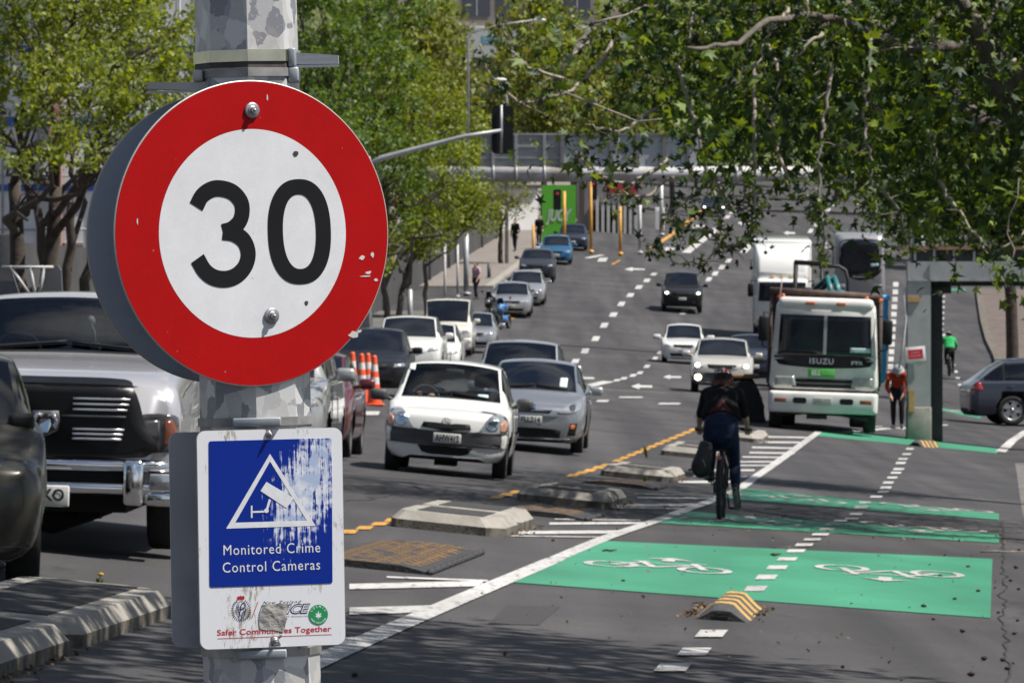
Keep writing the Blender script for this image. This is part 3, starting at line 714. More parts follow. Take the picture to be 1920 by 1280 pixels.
    for sg in (-1, 1):
        for wy in (sp['fa'], sp['ra']):
            xo = sg * (sp['W'] / 2 - .035); xi = sg * (sp['W'] / 2 - .035 - ww)
            w = MB(); prof = [(wr * .66, xi), (wr * .93, xi), (wr, xi + sg * .03), (wr, xo - sg * .03), (wr * .95, xo - sg * .004), (wr * .70, xo), (wr * .66, xo - sg * .03)]
            Mx = Matrix.Translation((0, wy, wr)); w.lathe(prof, 28, 'X', 0, Mx); wo_ = w.build('wheel', M_TYRE, t)
            r_ = MB(); ro = xo - sg * .02
            r_.lathe([(wr * .68, ro - sg * .05), (wr * .69, ro + sg * .012), (wr * .62, ro + sg * .012), (wr * .58, ro - sg * .04)], 24, 'X', 0, Mx)
            r_.lathe([(.001, ro - sg * .07), (wr * .66, ro - sg * .07)], 24, 'X', 1, Mx)
            ns = sp.get('spokes', 5)
            for k in range(ns):
                A = Matrix.Translation((0, wy, wr)) @ Matrix.Rotation(2 * math.pi * k / ns + .3, 4, 'X')
                wsp = wr * (.42 if ns <= 5 else .22); q = wr * .62
                r_.add([(ro, -wsp * .35, 0), (ro, wsp * .35, 0), (ro, wsp * .5, q), (ro, -wsp * .5, q), (ro - sg * .04, -wsp * .35, 0), (ro - sg * .04, wsp * .35, 0), (ro - sg * .04, wsp * .5, q), (ro - sg * .04, -wsp * .5, q)],
                       [(0, 1, 2, 3), (4, 7, 6, 5), (0, 4, 5, 1), (1, 5, 6, 2), (2, 6, 7, 3), (3, 7, 4, 0)], 0, False, A)
            r_.lathe([(.001, ro + sg * .008), (wr * .14, ro + sg * .008), (wr * .16, ro - sg * .03)], 12, 'X', 0, Mx)
            r_.build('rim', [sp.get('rim', M_RIM), M_UNDER], wo_)
    # mirrors
    if sp.get('mirror', True):
        for sg in (-1, 1):
            mb = MB(); y = sp['cowl_y'] + sp.get('mir_dy', .32); z = sp.get('belt', sp['cowl_z'] - .06) + .085; x = sp['W'] / 2 + sp.get('mir_dx', 0)
            k = sp.get('mir_k', 1.0)
            mb.box(x * sg + (.02 if sg > 0 else -.24 * k), x * sg + (.24 * k if sg > 0 else -.02), y - .05, y + .06, z - .075 * k, z + .075 * k, 0, bev=.045 * k)
            mb.tube([(sg * (x - .09), y + .02, z - .07), (sg * (x + .06), y + .01, z - .02)], .028, 6)
            mb.build('wing_mirror', sp.get('mir', sp['paint']), t)
    if sp.get('cabin'):
        mb = MB(); h = sp['W'] / 2; cz = sp['cowl_z']
        mb.box(-h * .8, h * .8, sp['cowl_y'] + .12, sp['head_y'] - .12, cz - .22, cz - .05, bev=.05)
        mb.build('dashboard', M_CABIN, t)
        mb = MB(); mb.box(-h * .86, h * .86, sp['cowl_y'], sp['tail_y'] - .1, sp.get('gc', .19) + .08, sp.get('gc', .19) + .14); mb.build('floor_pan', M_CABIN, t)
        sy = sp['head_y'] + .38; sz = sp.get('seat_z', cz - .42)
        for sg in (-1, 1):
            mb = MB(); x = sg * h * .44
            mb.box(x - .25, x + .25, sy - .42, sy + .12, sz - .12, sz, bev=.05)
            A = Matrix.Translation((x, sy, sz)) @ Matrix.Rotation(R(-16), 4, 'X')
            mb.box(-.24, .24, 0, .13, 0, .58, 0, A, bev=.06); so = mb.build('seat', M_SEAT, t)
            mb = MB(); mb.box(-.13, .13, .01, .11, .62, .80, 0, A, bev=.045); mb.build('headrest', M_SEAT, so)
        mb = MB(); mb.box(-h * .8, h * .8, sp['roof_y'] - .25, sp['roof_y'] - .08, sz - .1, sz + .5, bev=.06); mb.build('rear_seat', M_SEAT, t)
        mb = MB(); A = Matrix.Translation((-h * .44, sp['head_y'] - .1, cz - .02)) @ Matrix.Rotation(R(62), 4, 'X')
        mb.tube([(.18 * math.cos(a), .18 * math.sin(a), 0) for a in np.linspace(0, 2 * math.pi, 25)], .016, 6, 0, False, A); mb.tube([(-.17, 0, 0), (.17, 0, -.02)], .02, 5, 0, True, A); mb.build('steering_wheel', M_CABIN, t)
        mb = MB(); mb.box(-.12, .12, sp['head_y'] - .06, sp['head_y'] - .02, sp['H'] - .19, sp['H'] - .12, bev=.015); mb.tube([(0, sp['head_y'] - .03, sp['H'] - .12), (0, sp['head_y'] + .02, sp['H'] - .06)], .012, 5); mb.build('interior_mirror', M_CABIN, t)
    return car
def patch(car, name, outline, m, off=.005, parent=None, side=None, depth=.012, rings=5, label=None, step=.05, top=False):
    """a piece that follows the bodywork: outline in (x, z) seen from the front, or (y, z) from a side"""
    pts = dense_closed(outline, step); cx = sum(p[0] for p in pts) / len(pts); cz = sum(p[1] for p in pts) / len(pts)
    ks = [1 - i / rings for i in range(rings)]; vs = []; n = len(pts)
    def hit(a, b):
        if side is None and not top: o, d = Vector((a, -6, b)), Vector((0, 1, 0))
        elif top: o, d = Vector((a, b, 8)), Vector((0, 0, -1))
        else: o, d = Vector((side * 6, a, b)), Vector((-side, 0, 0))
        loc, nr, _, dist = car.bvh.ray_cast(o, d)
        if loc is None:
            base = Vector((a, 0, b)) if side is None else Vector((side * car.sp['W'] / 2, a, b))
            loc, nr, _, dist = car.bvh.find_nearest(base)
        if nr.dot(d) > 0: nr = -nr
        return loc, nr
    H_ = {}
    for k in ks:
        for i, p in enumerate(pts):
            l_, nr = hit(cx + (p[0] - cx) * k, cz + (p[1] - cz) * k); vs.append(l_ + nr * off)
    l_, nr = hit(cx, cz); vs.append(l_ + nr * off)
    fs = []
    for r_ in range(rings - 1):
        for i in range(n): fs.append((r_ * n + i, r_ * n + (i + 1) % n, (r_ + 1) * n + (i + 1) % n, (r_ + 1) * n + i))
    for i in range(n): fs.append(((rings - 1) * n + i, (rings - 1) * n + (i + 1) % n, rings * n))
    b = len(vs)
    for i, p in enumerate(pts):
        l_, nr = hit(*p); vs.append(l_ - nr * depth)
    for i in range(n): fs.append((i, b + i, b + (i + 1) % n, (i + 1) % n))
    mb = MB(); mb.add(vs, fs, 0, True); o = mb.build(name, m, parent if parent is not None else car.t)
    if label: o['label'] = label
    return o
def mirror_poly(p): return [(-x, z) for x, z in p][::-1]
def plate(car, text, z, x=0, w=.36, h=.125, dy=.02, rz=0):
    l_, nr, _, _ = car.bvh.ray_cast(Vector((x, -6, z)), Vector((0, 1, 0)))
    y = (l_.y if l_ else 0) - dy
    mb = MB(); mb.box(x - w / 2, x + w / 2, y - .012, y + .03, z - h / 2, z + h / 2, 0, bev=.008); o = mb.build('number_plate', M_PLATE, car.t)
    if text:
        mb = MB(); put_text(mb, text, x, y - .0145, z - .004, h * 1.02, bold=.004, width=w * .86); mb.build('plate_lettering', M_BLACKTXT, o)
    return o
def wipers(car, z0=None):
    sp = car.sp; mb = MB(); h = sp['W'] / 2; cz = sp['cowl_z']; cy = sp['cowl_y']
    for x0, x1, zz in ((-.62, -.02, .055), (.02, .62, .05)):
        pts = []
        for k in range(8):
            t = k / 7; x = h * (x0 + (x1 - x0) * t); z = cz + .0 + zz * (t if x0 < 0 else 1 - t) + .02
            l_, nr, _, _ = car.bvh.ray_cast(Vector((x, -6, z)), Vector((0, 1, 0)))
            if l_: pts.append((l_.x, l_.y - .02, l_.z + .01))
        if len(pts) > 2: mb.tube(pts, .013, 5)
    mb.build('wiper', M_TRIM, car.t)
def seam(car, pts, side, name='door_seam', w=.012):
    vs, fs = [], []
    pp = []
    for i in range(len(pts) - 1):
        a, b = np.array(pts[i]), np.array(pts[i + 1]); n = max(2, int(np.linalg.norm(b - a) / .08))
        for k in range(n): pp.append(a + (b - a) * k / n)
    pp.append(np.array(pts[-1])); mb = MB(); line = []
    for p in pp:
        l_, nr, _, _ = car.bvh.ray_cast(Vector((side * 6, p[0], p[1])), Vector((-side, 0, 0)))
        if l_: line.append(l_)
    if len(line) > 1: mb.tube(line, w * .5, 4); mb.build(name, M_UNDER, car.t)
def handle(car, y, z, side, m=None):
    l_, nr, _, _ = car.bvh.ray_cast(Vector((side * 6, y, z)), Vector((-side, 0, 0)))
    if l_ is None: return
    mb = MB(); mb.box(l_.x - .01, l_.x + side * .03 if side > 0 else l_.x + .01, y - .09, y + .09, z - .018, z + .018, bev=.01) if side > 0 else mb.box(l_.x - .03, l_.x + .01, y - .09, y + .09, z - .018, z + .018, bev=.01)
    mb.build('door_handle', m or car.sp['paint'], car.t)
def place(u, s, rz, k=.8, dx=0):
    p = foot(u, s); return (p.x, p.y, p.z), tilt(p.x, p.y + 1.5, rz, k)
def generic(name, label, cat, u, s, rz, col, group=None, kind='hatch', lamps='off', plate_text='', k=.8, **ov):
    base = dict(L=4.1, W=1.72, H=1.5, nose_z=.80, cowl_y=1.0, cowl_z=.98, head_y=1.75, roof_y=3.3, tail_y=3.85, deck_z=.98, fa=.8, ra=3.35, wr=.30, paint=col, pillars=[(7.35, 7.5)], glass=M_GLASSX, glass_side=M_GLASSX, glass_r=M_GLASSX, fine=.11)
    if kind == 'sedan': base.update(L=4.55, H=1.45, cowl_y=1.25, cowl_z=.95, head_y=2.0, roof_y=3.15, tail_y=3.85, deck_z=1.0, boot=True, ra=3.6, fa=.9)
    if kind == 'suv': base.update(L=4.5, W=1.84, H=1.7, nose_z=.98, cowl_y=1.1, cowl_z=1.16, head_y=1.75, roof_y=3.75, tail_y=4.25, deck_z=1.12, ra=3.65, fa=.9, wr=.36, gc=.24, zmid=.7, nose_k=.74)
    if kind == 'van': base.update(L=4.6, W=1.72, H=1.95, nose_z=.95, cowl_y=.34, cowl_z=1.16, head_y=.85, roof_y=4.1, tail_y=4.45, deck_z=1.1, fa=.75, ra=3.4, roof_w=.86, nose_k=.9, wr=.31, zmid=.66, bow=.03, blunt=.5)
    if kind == 'ute': base.update(L=5.2, W=1.88, H=1.8, nose_z=1.06, cowl_y=1.35, cowl_z=1.2, head_y=1.95, roof_y=3.2, tail_y=3.42, deck_z=1.12, boot=True, fa=.95, ra=4.1, wr=.38, gc=.30, zmid=.78, nose_k=.78, belt=1.12, belt_r=1.1)
    base.update(ov)
    loc, rot = place(u, s, rz, k); c = build_car(name, label, cat, base, loc, rot, group)
    nz = base['nose_z']; h = base['W'] / 2
    lm = {'off': M_LAMP, 'on': M_LAMPON, 'dark': M_LAMPD}[lamps]
    for sg in (1, -1):
        ol = [(h * .58, nz * .80), (h * .90, nz * .84), (h * .91, nz * .93), (h * .62, nz * .90)]
        o = patch(c, 'headlight', ol if sg > 0 else mirror_poly(ol), M_LAMP if lamps == 'on' else lm, step=.06, rings=3)
        if lamps == 'on':
            q = [(h * .76 + .07 * math.cos(a), nz * .865 + .05 * math.sin(a)) for a in np.linspace(0, 2 * math.pi, 12)[:-1]]
            patch(c, 'bulb', q if sg > 0 else mirror_poly(q), M_LAMPON, off=.014, parent=o, rings=2, step=.1)
    patch(c, 'grille', [(-h * .42, nz * .78), (h * .42, nz * .78), (h * .46, nz * .90), (-h * .46, nz * .90)], base.get('grille', M_TRIM), rings=3)
    patch(c, 'air_intake', [(-h * .55, nz * .36), (h * .55, nz * .36), (h * .62, nz * .50), (-h * .62, nz * .50)], M_TRIM, rings=3)
    plate(c, plate_text, nz * .62)
    return c
P_WHITE = paint('white', (.68, .68, .66)); P_CREAM = paint('warm_white', (.60, .58, .52)); P_SILVER = paint('silver', (.40, .41, .43), .55, .3); P_GREY = paint('steel_grey', (.22, .225, .24), .6, .3)
P_BLACK = paint('black', (.012, .012, .014)); P_NAVY = paint('navy', (.018, .024, .045), .3); P_BLUE = paint('blue', (.02, .13, .28), .4); P_RED = paint('dark_red', (.12, .012, .016), .3); P_BRONZE = paint('dark_bronze', (.045, .043, .036), .5, .25)
P_BEIGE = paint('beige_white', (.50, .485, .44), .2)
def ell(cx, cz, rx, rz, n=20): return [(cx + rx * math.cos(2 * math.pi * k / n), cz + rz * math.sin(2 * math.pi * k / n)) for k in range(n)]
# ---------------------------------------------------------------- white hatchback in front
sp = dict(L=3.62, W=1.66, H=1.5, gc=.20, nose_z=.86, nose_k=.72, tip=.70, cowl_y=.74, cowl_z=1.0, head_y=1.36, roof_y=2.95, tail_y=3.42, deck_z=.95, belt=.90, belt_r=.98, fa=.68, ra=3.02, wr=.285, ww=.185, paint=P_WHITE, roof_w=.70,
          pillars=[(6.55, 6.63)], glass=glass_mat('hatch_glass', (.85, .9, .92), .0), glass_side=M_GLASS, glass_r=glass_mat('rear_clear', (.7, .75, .78), .03), mir=M_GREYTRIM, cabin=True, spokes=8, bow=.13, fine=.055, zmid=.56, mir_dy=.24)
loc, rot = place(830, 145, -.035, .75)
yc = build_car('parked_car', 'small white hatchback with dark grey bumper at the front of its queue', 'car', sp, loc, rot); yc.t.name = 'white_hatchback'
b = [(-.826, .41), (-.45, .395), (0, .385), (.45, .395), (.826, .41), (.829, .50), (.826, .60), (.45, .60), (.30, .585), (-.30, .585), (-.45, .60), (-.826, .60), (-.829, .50)]
bp = patch(yc, 'bumper', b, M_GREYTRIM, off=.018, depth=.03, rings=7, step=.04)
patch(yc, 'grille', [(-.32, .62), (-.30, .685), (-.12, .685), (0, .665), (.12, .685), (.30, .685), (.32, .62), (.12, .60), (.0, .575), (-.12, .60)], M_TRIM, off=.014, rings=4, step=.03)
patch(yc, 'air_intake', [(-.36, .385), (.36, .385), (.30, .30), (.2, .275), (-.2, .275), (-.30, .30)], M_UNDER, off=.012, rings=4)
for sg in (1, -1):
    ol = smooth_closed([(.44, .60), (.60, .575), (.76, .60), (.775, .70), (.73, .81), (.64, .845), (.53, .775), (.47, .68)], 5)
    hl = patch(yc, 'headlight', ol if sg > 0 else mirror_poly(ol), M_LAMP, off=.010, rings=6, step=.03)
    q = ell(.59, .695, .075, .085); patch(yc, 'reflector', q if sg > 0 else mirror_poly(q), M_CHROME, off=.018, parent=hl, rings=4)
    q = [(.69, .605), (.755, .615), (.765, .70), (.74, .77), (.69, .72)]; patch(yc, 'indicator', q if sg > 0 else mirror_poly(q), mat('peach_lens', (.55, .26, .16), .25, coat=1), off=.018, parent=hl, rings=3)
plate(yc, 'AHW412', .49, x=.02, dy=.035)
mb = MB(); l_ = yc.bvh.ray_cast(Vector((0, -6, .715)), Vector((0, 1, 0)))[0]
for a, c_ in ((.058, .036), (.024, .034)): mb.tube([(a * math.cos(t), l_.y - .012, .715 + c_ * math.sin(t)) for t in np.linspace(0, 2 * math.pi, 25)], .006, 5)
mb.tube([(.038 * math.cos(t), l_.y - .012, .735 + .014 * math.sin(t)) for t in np.linspace(0, 2 * math.pi, 20)], .005, 5); mb.build('badge', mat('badge_white', (.6, .6, .6), .3, metal=.5), yc.t)
wipers(yc)
seam(yc, [(.98, .35), (1.0, .80), (1.02, .92)], 1); seam(yc, [(2.05, .9), (2.1, .6), (1.95, .34)], 1); handle(yc, 1.9, .80, 1)
def sticker(car, name, x0, x1, z0, z1, m): return patch(car, name, rrect(x0, x1, z0, z1, .01, 2), m, off=.006, rings=3, step=.03)
sticker(yc, 'licence_label', -.60, -.52, 1.335, 1.415, mat('label_pale', (.55, .62, .58), .5)); sticker(yc, 'windscreen_note', .34, .48, 1.035, 1.075, mat('label_cyan', (.45, .62, .62), .5))
mb = MB(); mb.tube([(-.08, 1.45, 1.485), (-.085, 1.55, 1.56)], .006, 5); mb.build('aerial', M_TRIM, yc.t)
mb = MB(); mb.box(-.14, .14, .3, .9, .13, .2); mb.build('exhaust', M_UNDER, yc.t)
# ---------------------------------------------------------------- silver hybrid behind it
sp = dict(L=4.46, W=1.745, H=1.49, gc=.17, nose_z=.80, nose_k=.70, tip=.76, cowl_y=.92, cowl_z=1.0, head_y=1.95, roof_y=2.7, tail_y=4.25, deck_z=1.08, belt=.93, belt_r=1.04, fa=.92, ra=3.62, wr=.315, paint=paint('hybrid_grey', (.27, .28, .31), .55, .28),
          roof_w=.70, pillars=[(7.0, 7.1)], glass=glass_mat('hybrid_glass', (.30, .34, .36), .10), glass_side=M_GLASSD, cabin=True, mir=P_SILVER, bow=.16, fine=.06, zmid=.55, spokes=7)
loc, rot = place(992, 116, -.045, .5)
pc = build_car('silver_hybrid_car', 'grey hybrid hatchback with blue badge, partly behind the white hatchback', 'car', sp, loc, rot)
for sg in (1, -1):
    ol = smooth_closed([(.42, .655), (.60, .65), (.74, .69), (.80, .80), (.77, .86), (.68, .845), (.55, .775)], 5)
    hl = patch(pc, 'headlight', ol if sg > 0 else mirror_poly(ol), M_LAMP, off=.008, rings=6, step=.03)
    q = ell(.66, .745, .05, .05); patch(pc, 'reflector', q if sg > 0 else mirror_poly(q), M_LAMPD, off=.016, parent=hl, rings=3)
    q = [(.60, .30), (.72, .30), (.75, .50), (.64, .50)]; fo = patch(pc, 'fog_lamp_recess', q if sg > 0 else mirror_poly(q), M_TRIM, off=.008, rings=3)
    q = [(.63, .40), (.70, .40), (.71, .47), (.65, .47)]; patch(pc, 'indicator', q if sg > 0 else mirror_poly(q), M_AMBER, off=.015, parent=fo, rings=2)
patch(pc, 'grille', [(-.30, .645), (.30, .645), (.34, .70), (.12, .68), (-.12, .68), (-.34, .70)], M_TRIM, off=.008, rings=4)
patch(pc, 'air_intake', [(-.48, .25), (.48, .25), (.50, .385), (.40, .40), (-.40, .40), (-.50, .385)], M_TRIM, off=.008, rings=4)
patch(pc, 'splitter', [(-.76, .185), (.76, .185), (.77, .215), (-.77, .215)], M_TRIM, off=.02, rings=3)
patch(pc, 'chrome_strip', [(-.62, .225), (.62, .225), (.66, .245), (-.66, .245)], M_CHROME, off=.02, rings=3)
plate(pc, 'FLL214', .53)
bd = patch(pc, 'badge', ell(0, .72, .085, .058), M_CHROME, off=.014, rings=3)
patch(pc, 'badge_centre', ell(0, .72, .07, .045), mat('badge_blue', (.02, .07, .25), .2, coat=1), off=.02, parent=bd, rings=3)
mb = MB(); l_ = pc.bvh.ray_cast(Vector((0, -6, .72)), Vector((0, 1, 0)))[0]
mb.tube([(.024 * math.cos(t), l_.y - .034, .72 + .04 * math.sin(t)) for t in np.linspace(0, 2 * math.pi, 20)], .006, 4); mb.tube([(.06 * math.cos(t), l_.y - .032, .735 + .016 * math.sin(t)) for t in np.linspace(0, 2 * math.pi, 20)], .006, 4); mb.build('badge_rings', M_CHROME, bd)
sticker(pc, 'windscreen_card', .40, .52, 1.06, 1.20, mat('card_white', (.6, .66, .68), .5)); wipers(pc)
seam(pc, [(1.3, .3), (1.32, .85)], 1); seam(pc, [(2.35, .3), (2.38, .9)], 1); handle(pc, 2.15, .82, 1)
# ---------------------------------------------------------------- silver people mover third in the queue
sp = dict(L=4.3, W=1.80, H=1.62, gc=.18, nose_z=.86, nose_k=.68, cowl_y=.95, cowl_z=1.06, head_y=1.75, roof_y=3.4, tail_y=4.1, deck_z=1.0, fa=.85, ra=3.5, wr=.31, paint=P_SILVER, roof_w=.73, pillars=[(7.0, 7.1)],
          glass=glass_mat('queue_glass', (.25, .29, .32), .09), glass_side=M_GLASSD, cabin=True, fine=.08, mir_k=1.15)
loc, rot = place(966, 99, -.05, .5)
hc = build_car('silver_people_mover', 'light silver hatchback third in the queue, cloud reflected in its windscreen', 'car', sp, loc, rot)
for sg in (1, -1):
    ol = [(.40, .72), (.72, .74), (.80, .86), (.55, .82)]; patch(hc, 'headlight', ol if sg > 0 else mirror_poly(ol), M_LAMP, rings=3)
patch(hc, 'grille', [(-.34, .70), (.34, .70), (.36, .79), (-.36, .79)], M_TRIM, rings=3); plate(hc, '', .5); sticker(hc, 'licence_label', .50, .57, 1.10, 1.17, mat('label_green', (.5, .65, .62), .5)); wipers(hc)
mb = MB(); mb.tube([(.12, 1.0, 1.05), (.13, 1.05, 1.30)], .006, 5); mb.build('aerial', M_TRIM, hc.t)
# ---------------------------------------------------------------- big silver pickup on the left
sp = dict(L=5.8, W=2.02, H=1.93, gc=.42, nose_z=1.31, nose_k=.90, tip=.955, cowl_y=1.55, cowl_z=1.46, head_y=2.15, roof_y=3.55, tail_y=3.75, deck_z=1.36, boot=True, belt=1.33, belt_r=1.34, fa=1.0, ra=4.6, wr=.40, ww=.27, paint=paint('pickup_silver', (.46, .46, .485), .4, .26), roof_w=.74,
          pillars=[(7.0, 7.1)], glass=glass_mat('pickup_glass', (.38, .42, .46), .05), glass_side=M_GLASSD, cabin=True, zmid=.98, bow=.05, blunt=.9, fine=.06, mir=M_TRIM, mir_k=1.5, seat_z=1.0)
loc, rot = place(80, 254, -.02, .25)
rm = build_car('silver_pickup', 'big silver pickup truck with black grille and chrome bumper, half hidden by the round sign', 'pickup', sp, loc, rot)
gl = patch(rm, 'grille', smooth_closed([(-.73, .72), (.73, .72), (.72, .98), (.64, 1.22), (.50, 1.265), (0, 1.27), (-.50, 1.265), (-.64, 1.22), (-.72, .98)], 4), mat('grille_black', (.008, .008, .009), .35, spec=.3), off=.03, depth=.05, rings=7, step=.05)
for i, z in enumerate((1.14, 1.10, 1.06, 1.01, .915, .88, .845)):
    for sg in (-1, 1):
        x0, x1 = (.12 if i == 3 else .20), .62 - .01 * i
        q = [(sg * x0, z - .007), (sg * x1, z - .007), (sg * x1, z + .007), (sg * x0, z + .007)]
        if sg < 0: q = q[::-1]
        patch(rm, 'grille_bar', q, mat('grille_chrome', (.75, .76, .78), .28, metal=.8) if i != 3 else M_GREYTRIM, off=.05, depth=0, parent=gl, rings=2, step=.08)
sh = patch(rm, 'badge', [(-.105, .975), (-.09, .90), (0, .855), (.09, .90), (.105, .975), (.095, 1.045), (-.095, 1.045)], M_GREYTRIM, off=.058, parent=gl, rings=3)
l_ = rm.bvh.ray_cast(Vector((0, -6, .95)), Vector((0, 1, 0)))[0]
mb = MB(); y = l_.y - .075
mb.add([(-.035, y, .985), (.035, y, .985), (.045, y, .94), (.02, y - .012, .885), (-.02, y - .012, .885), (-.045, y, .94)], [(0, 1, 2, 3, 4, 5)])
for sg in (-1, 1): mb.tube([(sg * .02, y, 1.01), (sg * .06, y - .01, 1.02), (sg * .085, y - .01, .97), (sg * .07, y - .01, .92), (sg * .055, y - .015, .95)], [.016, .018, .016, .012, .005], 6)
mb.build('ram_head', M_CHROME, gl)
for sg in (1, -1):
    ol = smooth_closed([(.70, .77), (.93, .76), (.985, .80), (.97, .93), (.94, 1.03), (.72, 1.035), (.69, .98)], 4); hl = patch(rm, 'headlight', ol if sg > 0 else mirror_poly(ol), M_LAMPD, off=.012, rings=6, step=.04)
    q = [(.87, .79), (.965, .80), (.955, .92), (.92, 1.0), (.88, .99)]; patch(rm, 'indicator', q if sg > 0 else mirror_poly(q), mat('smoked_amber', (.16, .04, .015), .2, coat=1), off=.02, parent=hl, rings=3)
    q = [(.72, .86), (.84, .86), (.84, .99), (.72, .99)]; patch(rm, 'reflector', q if sg > 0 else mirror_poly(q), mat('smoked_lens', (.14, .13, .14), .15, metal=.5, coat=1), off=.02, parent=hl, rings=3)
mb = MB()                                  # chrome bumper: upper bar, dark slot, lower bar with raised corner pods
bum = []
def bar_loft(z0, z1, prt, w=1.01, bowd=.10):
    n = 17; vs = []
    for k in range(n):
        x = -w + 2 * w * k / (n - 1); y = -prt + bowd * (x / w) ** 2 * 1.2 + (.14 if abs(x) > .98 * w else 0); zm = (z0 + z1) / 2
        for dy, z in ((.05, z0), (.0, z0 + .02), (-.012, zm), (.0, z1 - .02), (.05, z1), (.22, z1), (.22, z0)): vs.append((x, y + dy, z))
    fs = [(k * 7 + i, k * 7 + (i + 1) % 7, (k + 1) * 7 + (i + 1) % 7, (k + 1) * 7 + i) for k in range(n - 1) for i in range(7)] + [tuple(range(7)), tuple((n - 1) * 7 + i for i in range(7))[::-1]]
    mb.add(vs, fs, 0, True)
bar_loft(.60, .70, .12); bar_loft(.43, .535, .12)
for sg in (-1, 1): mb.box(sg * .66 - .07 if sg > 0 else -.74, .74 if sg > 0 else -.66 + .07, -.15, .1, .36, .70, 0, bev=.03); mb.box(sg * .74 if sg > 0 else -1.0, 1.0 if sg > 0 else -.74, -.06, .2, .36, .47, 0, bev=.03)
bo = mb.build('chrome_bumper', M_CHROME, rm.t)
mb = MB(); mb.box(-.66, .66, -.06, .3, .47, .62); mb.build('bumper_slot', M_UNDER, bo)
for sg in (-1, 1):
    mb = MB(); mb.box(.78 if sg > 0 else -.97, .97 if sg > 0 else -.78, -.075, .1, .48, .60, bev=.015); mb.build('fog_lamp', M_LAMP, bo)
mb = MB(); mb.box(-.60, .60, .1, 5.2, .30, .50); mb.tube([(-.5, .6, .34), (-.2, .6, .27), (0, .6, .25), (.25, .6, .30), (.5, .6, .36)], [.06, .1, .14, .1, .06], 8); mb.box(.22, .38, .4, .6, .24, .4); mb.build('chassis', M_UNDER, rm.t)
mb = MB(); mb.box(-.08, .20, -.165, -.145, .345, .50, bev=.01); po = mb.build('number_plate', M_PLATE, rm.t)
mb = MB(); put_text(mb, 'BKO', .055, -.168, .425, .12, bold=.004, width=.22); mb.build('plate_lettering', M_BLACKTXT, po)
wipers(rm); seam(rm, [(.45, 1.16), (.6, 1.2), (.9, 1.235), (1.4, 1.30)], 1)
mb = MB(); mb.ball((.12, 2.08, 1.70), .035, 0, 8, sc=(1, .9, 1.3)); mb.tube([(.02, 2.1, 1.8), (.1, 2.1, 1.72), (.16, 2.0, 1.62), (.17, 1.98, 1.50)], .005, 4); dz_ = mb.build('hanging_dice', mat('dice_white', (.55, .6, .58), .5), rm.t)
mb = MB(); mb.ball((.17, 1.95, 1.50), .045, 0, 8, sc=(1, 1, 1.1)); mb.ball((.17, 1.95, 1.43), .03, 0, 8); mb.build('mirror_ornament', mat('ornament_white', (.6, .66, .62), .4), rm.t)
# ---------------------------------------------------------------- roof-mounted sign frames seen over the pickup: a service trailer
t = thing('message_trailer', 'grey trailer board with white lattice struts, standing behind the silver pickup', 'trailer', tuple(foot(62, 195)), rz=-.05)
mb = MB(); zt = (YH - 499) / 195 + Z0 - t.location.z; zb_ = (YH - 545) / 195 + Z0 - t.location.z
for x0, x1, x2, x3 in ((-.35, -.62, .0, -.06), (-.0, 0, 0, 0)):
    pass
mb.prism([(-.95, zb_ - .4), (-.95, zt), (-.22, zt), (-.02, zb_ - .4)], 0, .06); mb.prism([(.04, zb_ - .4), (.12, zt), (.24, zt + .005), (.27, zt - .04), (.30, zb_ - .4)], 0, .06)
mb.build('grey_board', mat('board_grey', (.10, .10, .11), .6, var=.15), t)
mb = MB(); mb.tube([(-.22, -.03, zt), (.02, -.03, zb_ - .1)], .017, 6); mb.tube([(-.02, -.03, zt), (.03, -.03, zb_ - .1)], .017, 6); mb.tube([(.12, -.03, zt), (.05, -.03, zb_ - .1)], .017, 6); mb.tube([(-.3, -.03, zt - .01), (.2, -.03, zt - .01)], .017, 6)
mb.build('lattice_strut', mat('strut_white', (.4, .4, .4), .5), t)
mb = MB(); mb.box(-.9, .3, .05, 1.8, .45, .9, bev=.04); mb.tube([(0, .1, .8), (0, .05, zt - .2)], .05, 8); mb.tube([(-.6, .1, .8), (-.6, .05, zt - .2)], .05, 8); mb.build('chassis', M_GREYTRIM, t)
for x in (-.85, .25):
    mb = MB(); mb.lathe([(.2, -.09), (.31, -.09), (.31, .09), (.2, .09)], 20, 'X', 0, Matrix.Translation((x, .9, .31))); mb.build('wheel', M_TYRE, t)
# ---------------------------------------------------------------- dark hatchback cut by the left edge
sp = dict(L=4.2, W=1.78, H=1.52, gc=.17, nose_z=.84, nose_k=.74, cowl_y=.62, cowl_z=1.04, head_y=1.2, roof_y=3.3, tail_y=3.95, deck_z=1.0, belt=.96, fa=.80, ra=3.4, wr=.325, ww=.22, paint=P_BRONZE, glass=M_GLASSD, glass_side=M_GLASSD, spokes=10, cabin=True, mir=M_TRIM, fine=.07, bow=.10, mir_dy=.05, mir_k=.8, mir_dx=-.28)
loc, rot = place(-176, 296, .10, .2)
dk = build_car('dark_hatchback', 'dark bronze glossy car cut off by the left edge, nearest car to the camera', 'car', sp, loc, rot)
for sg in (1, -1):
    ol = [(.34, .64), (.54, .66), (.58, .78), (.40, .75)]; patch(dk, 'headlight', ol if sg > 0 else mirror_poly(ol), M_LAMP, rings=3)
patch(dk, 'air_intake', [(-.5, .28), (.5, .28), (.55, .44), (-.55, .44)], M_TRIM, rings=3)
patch(dk, 'sill_cladding', [(-.80, .18), (.80, .18), (.82, .27), (-.82, .27)], M_GREYTRIM, off=.012, rings=3)
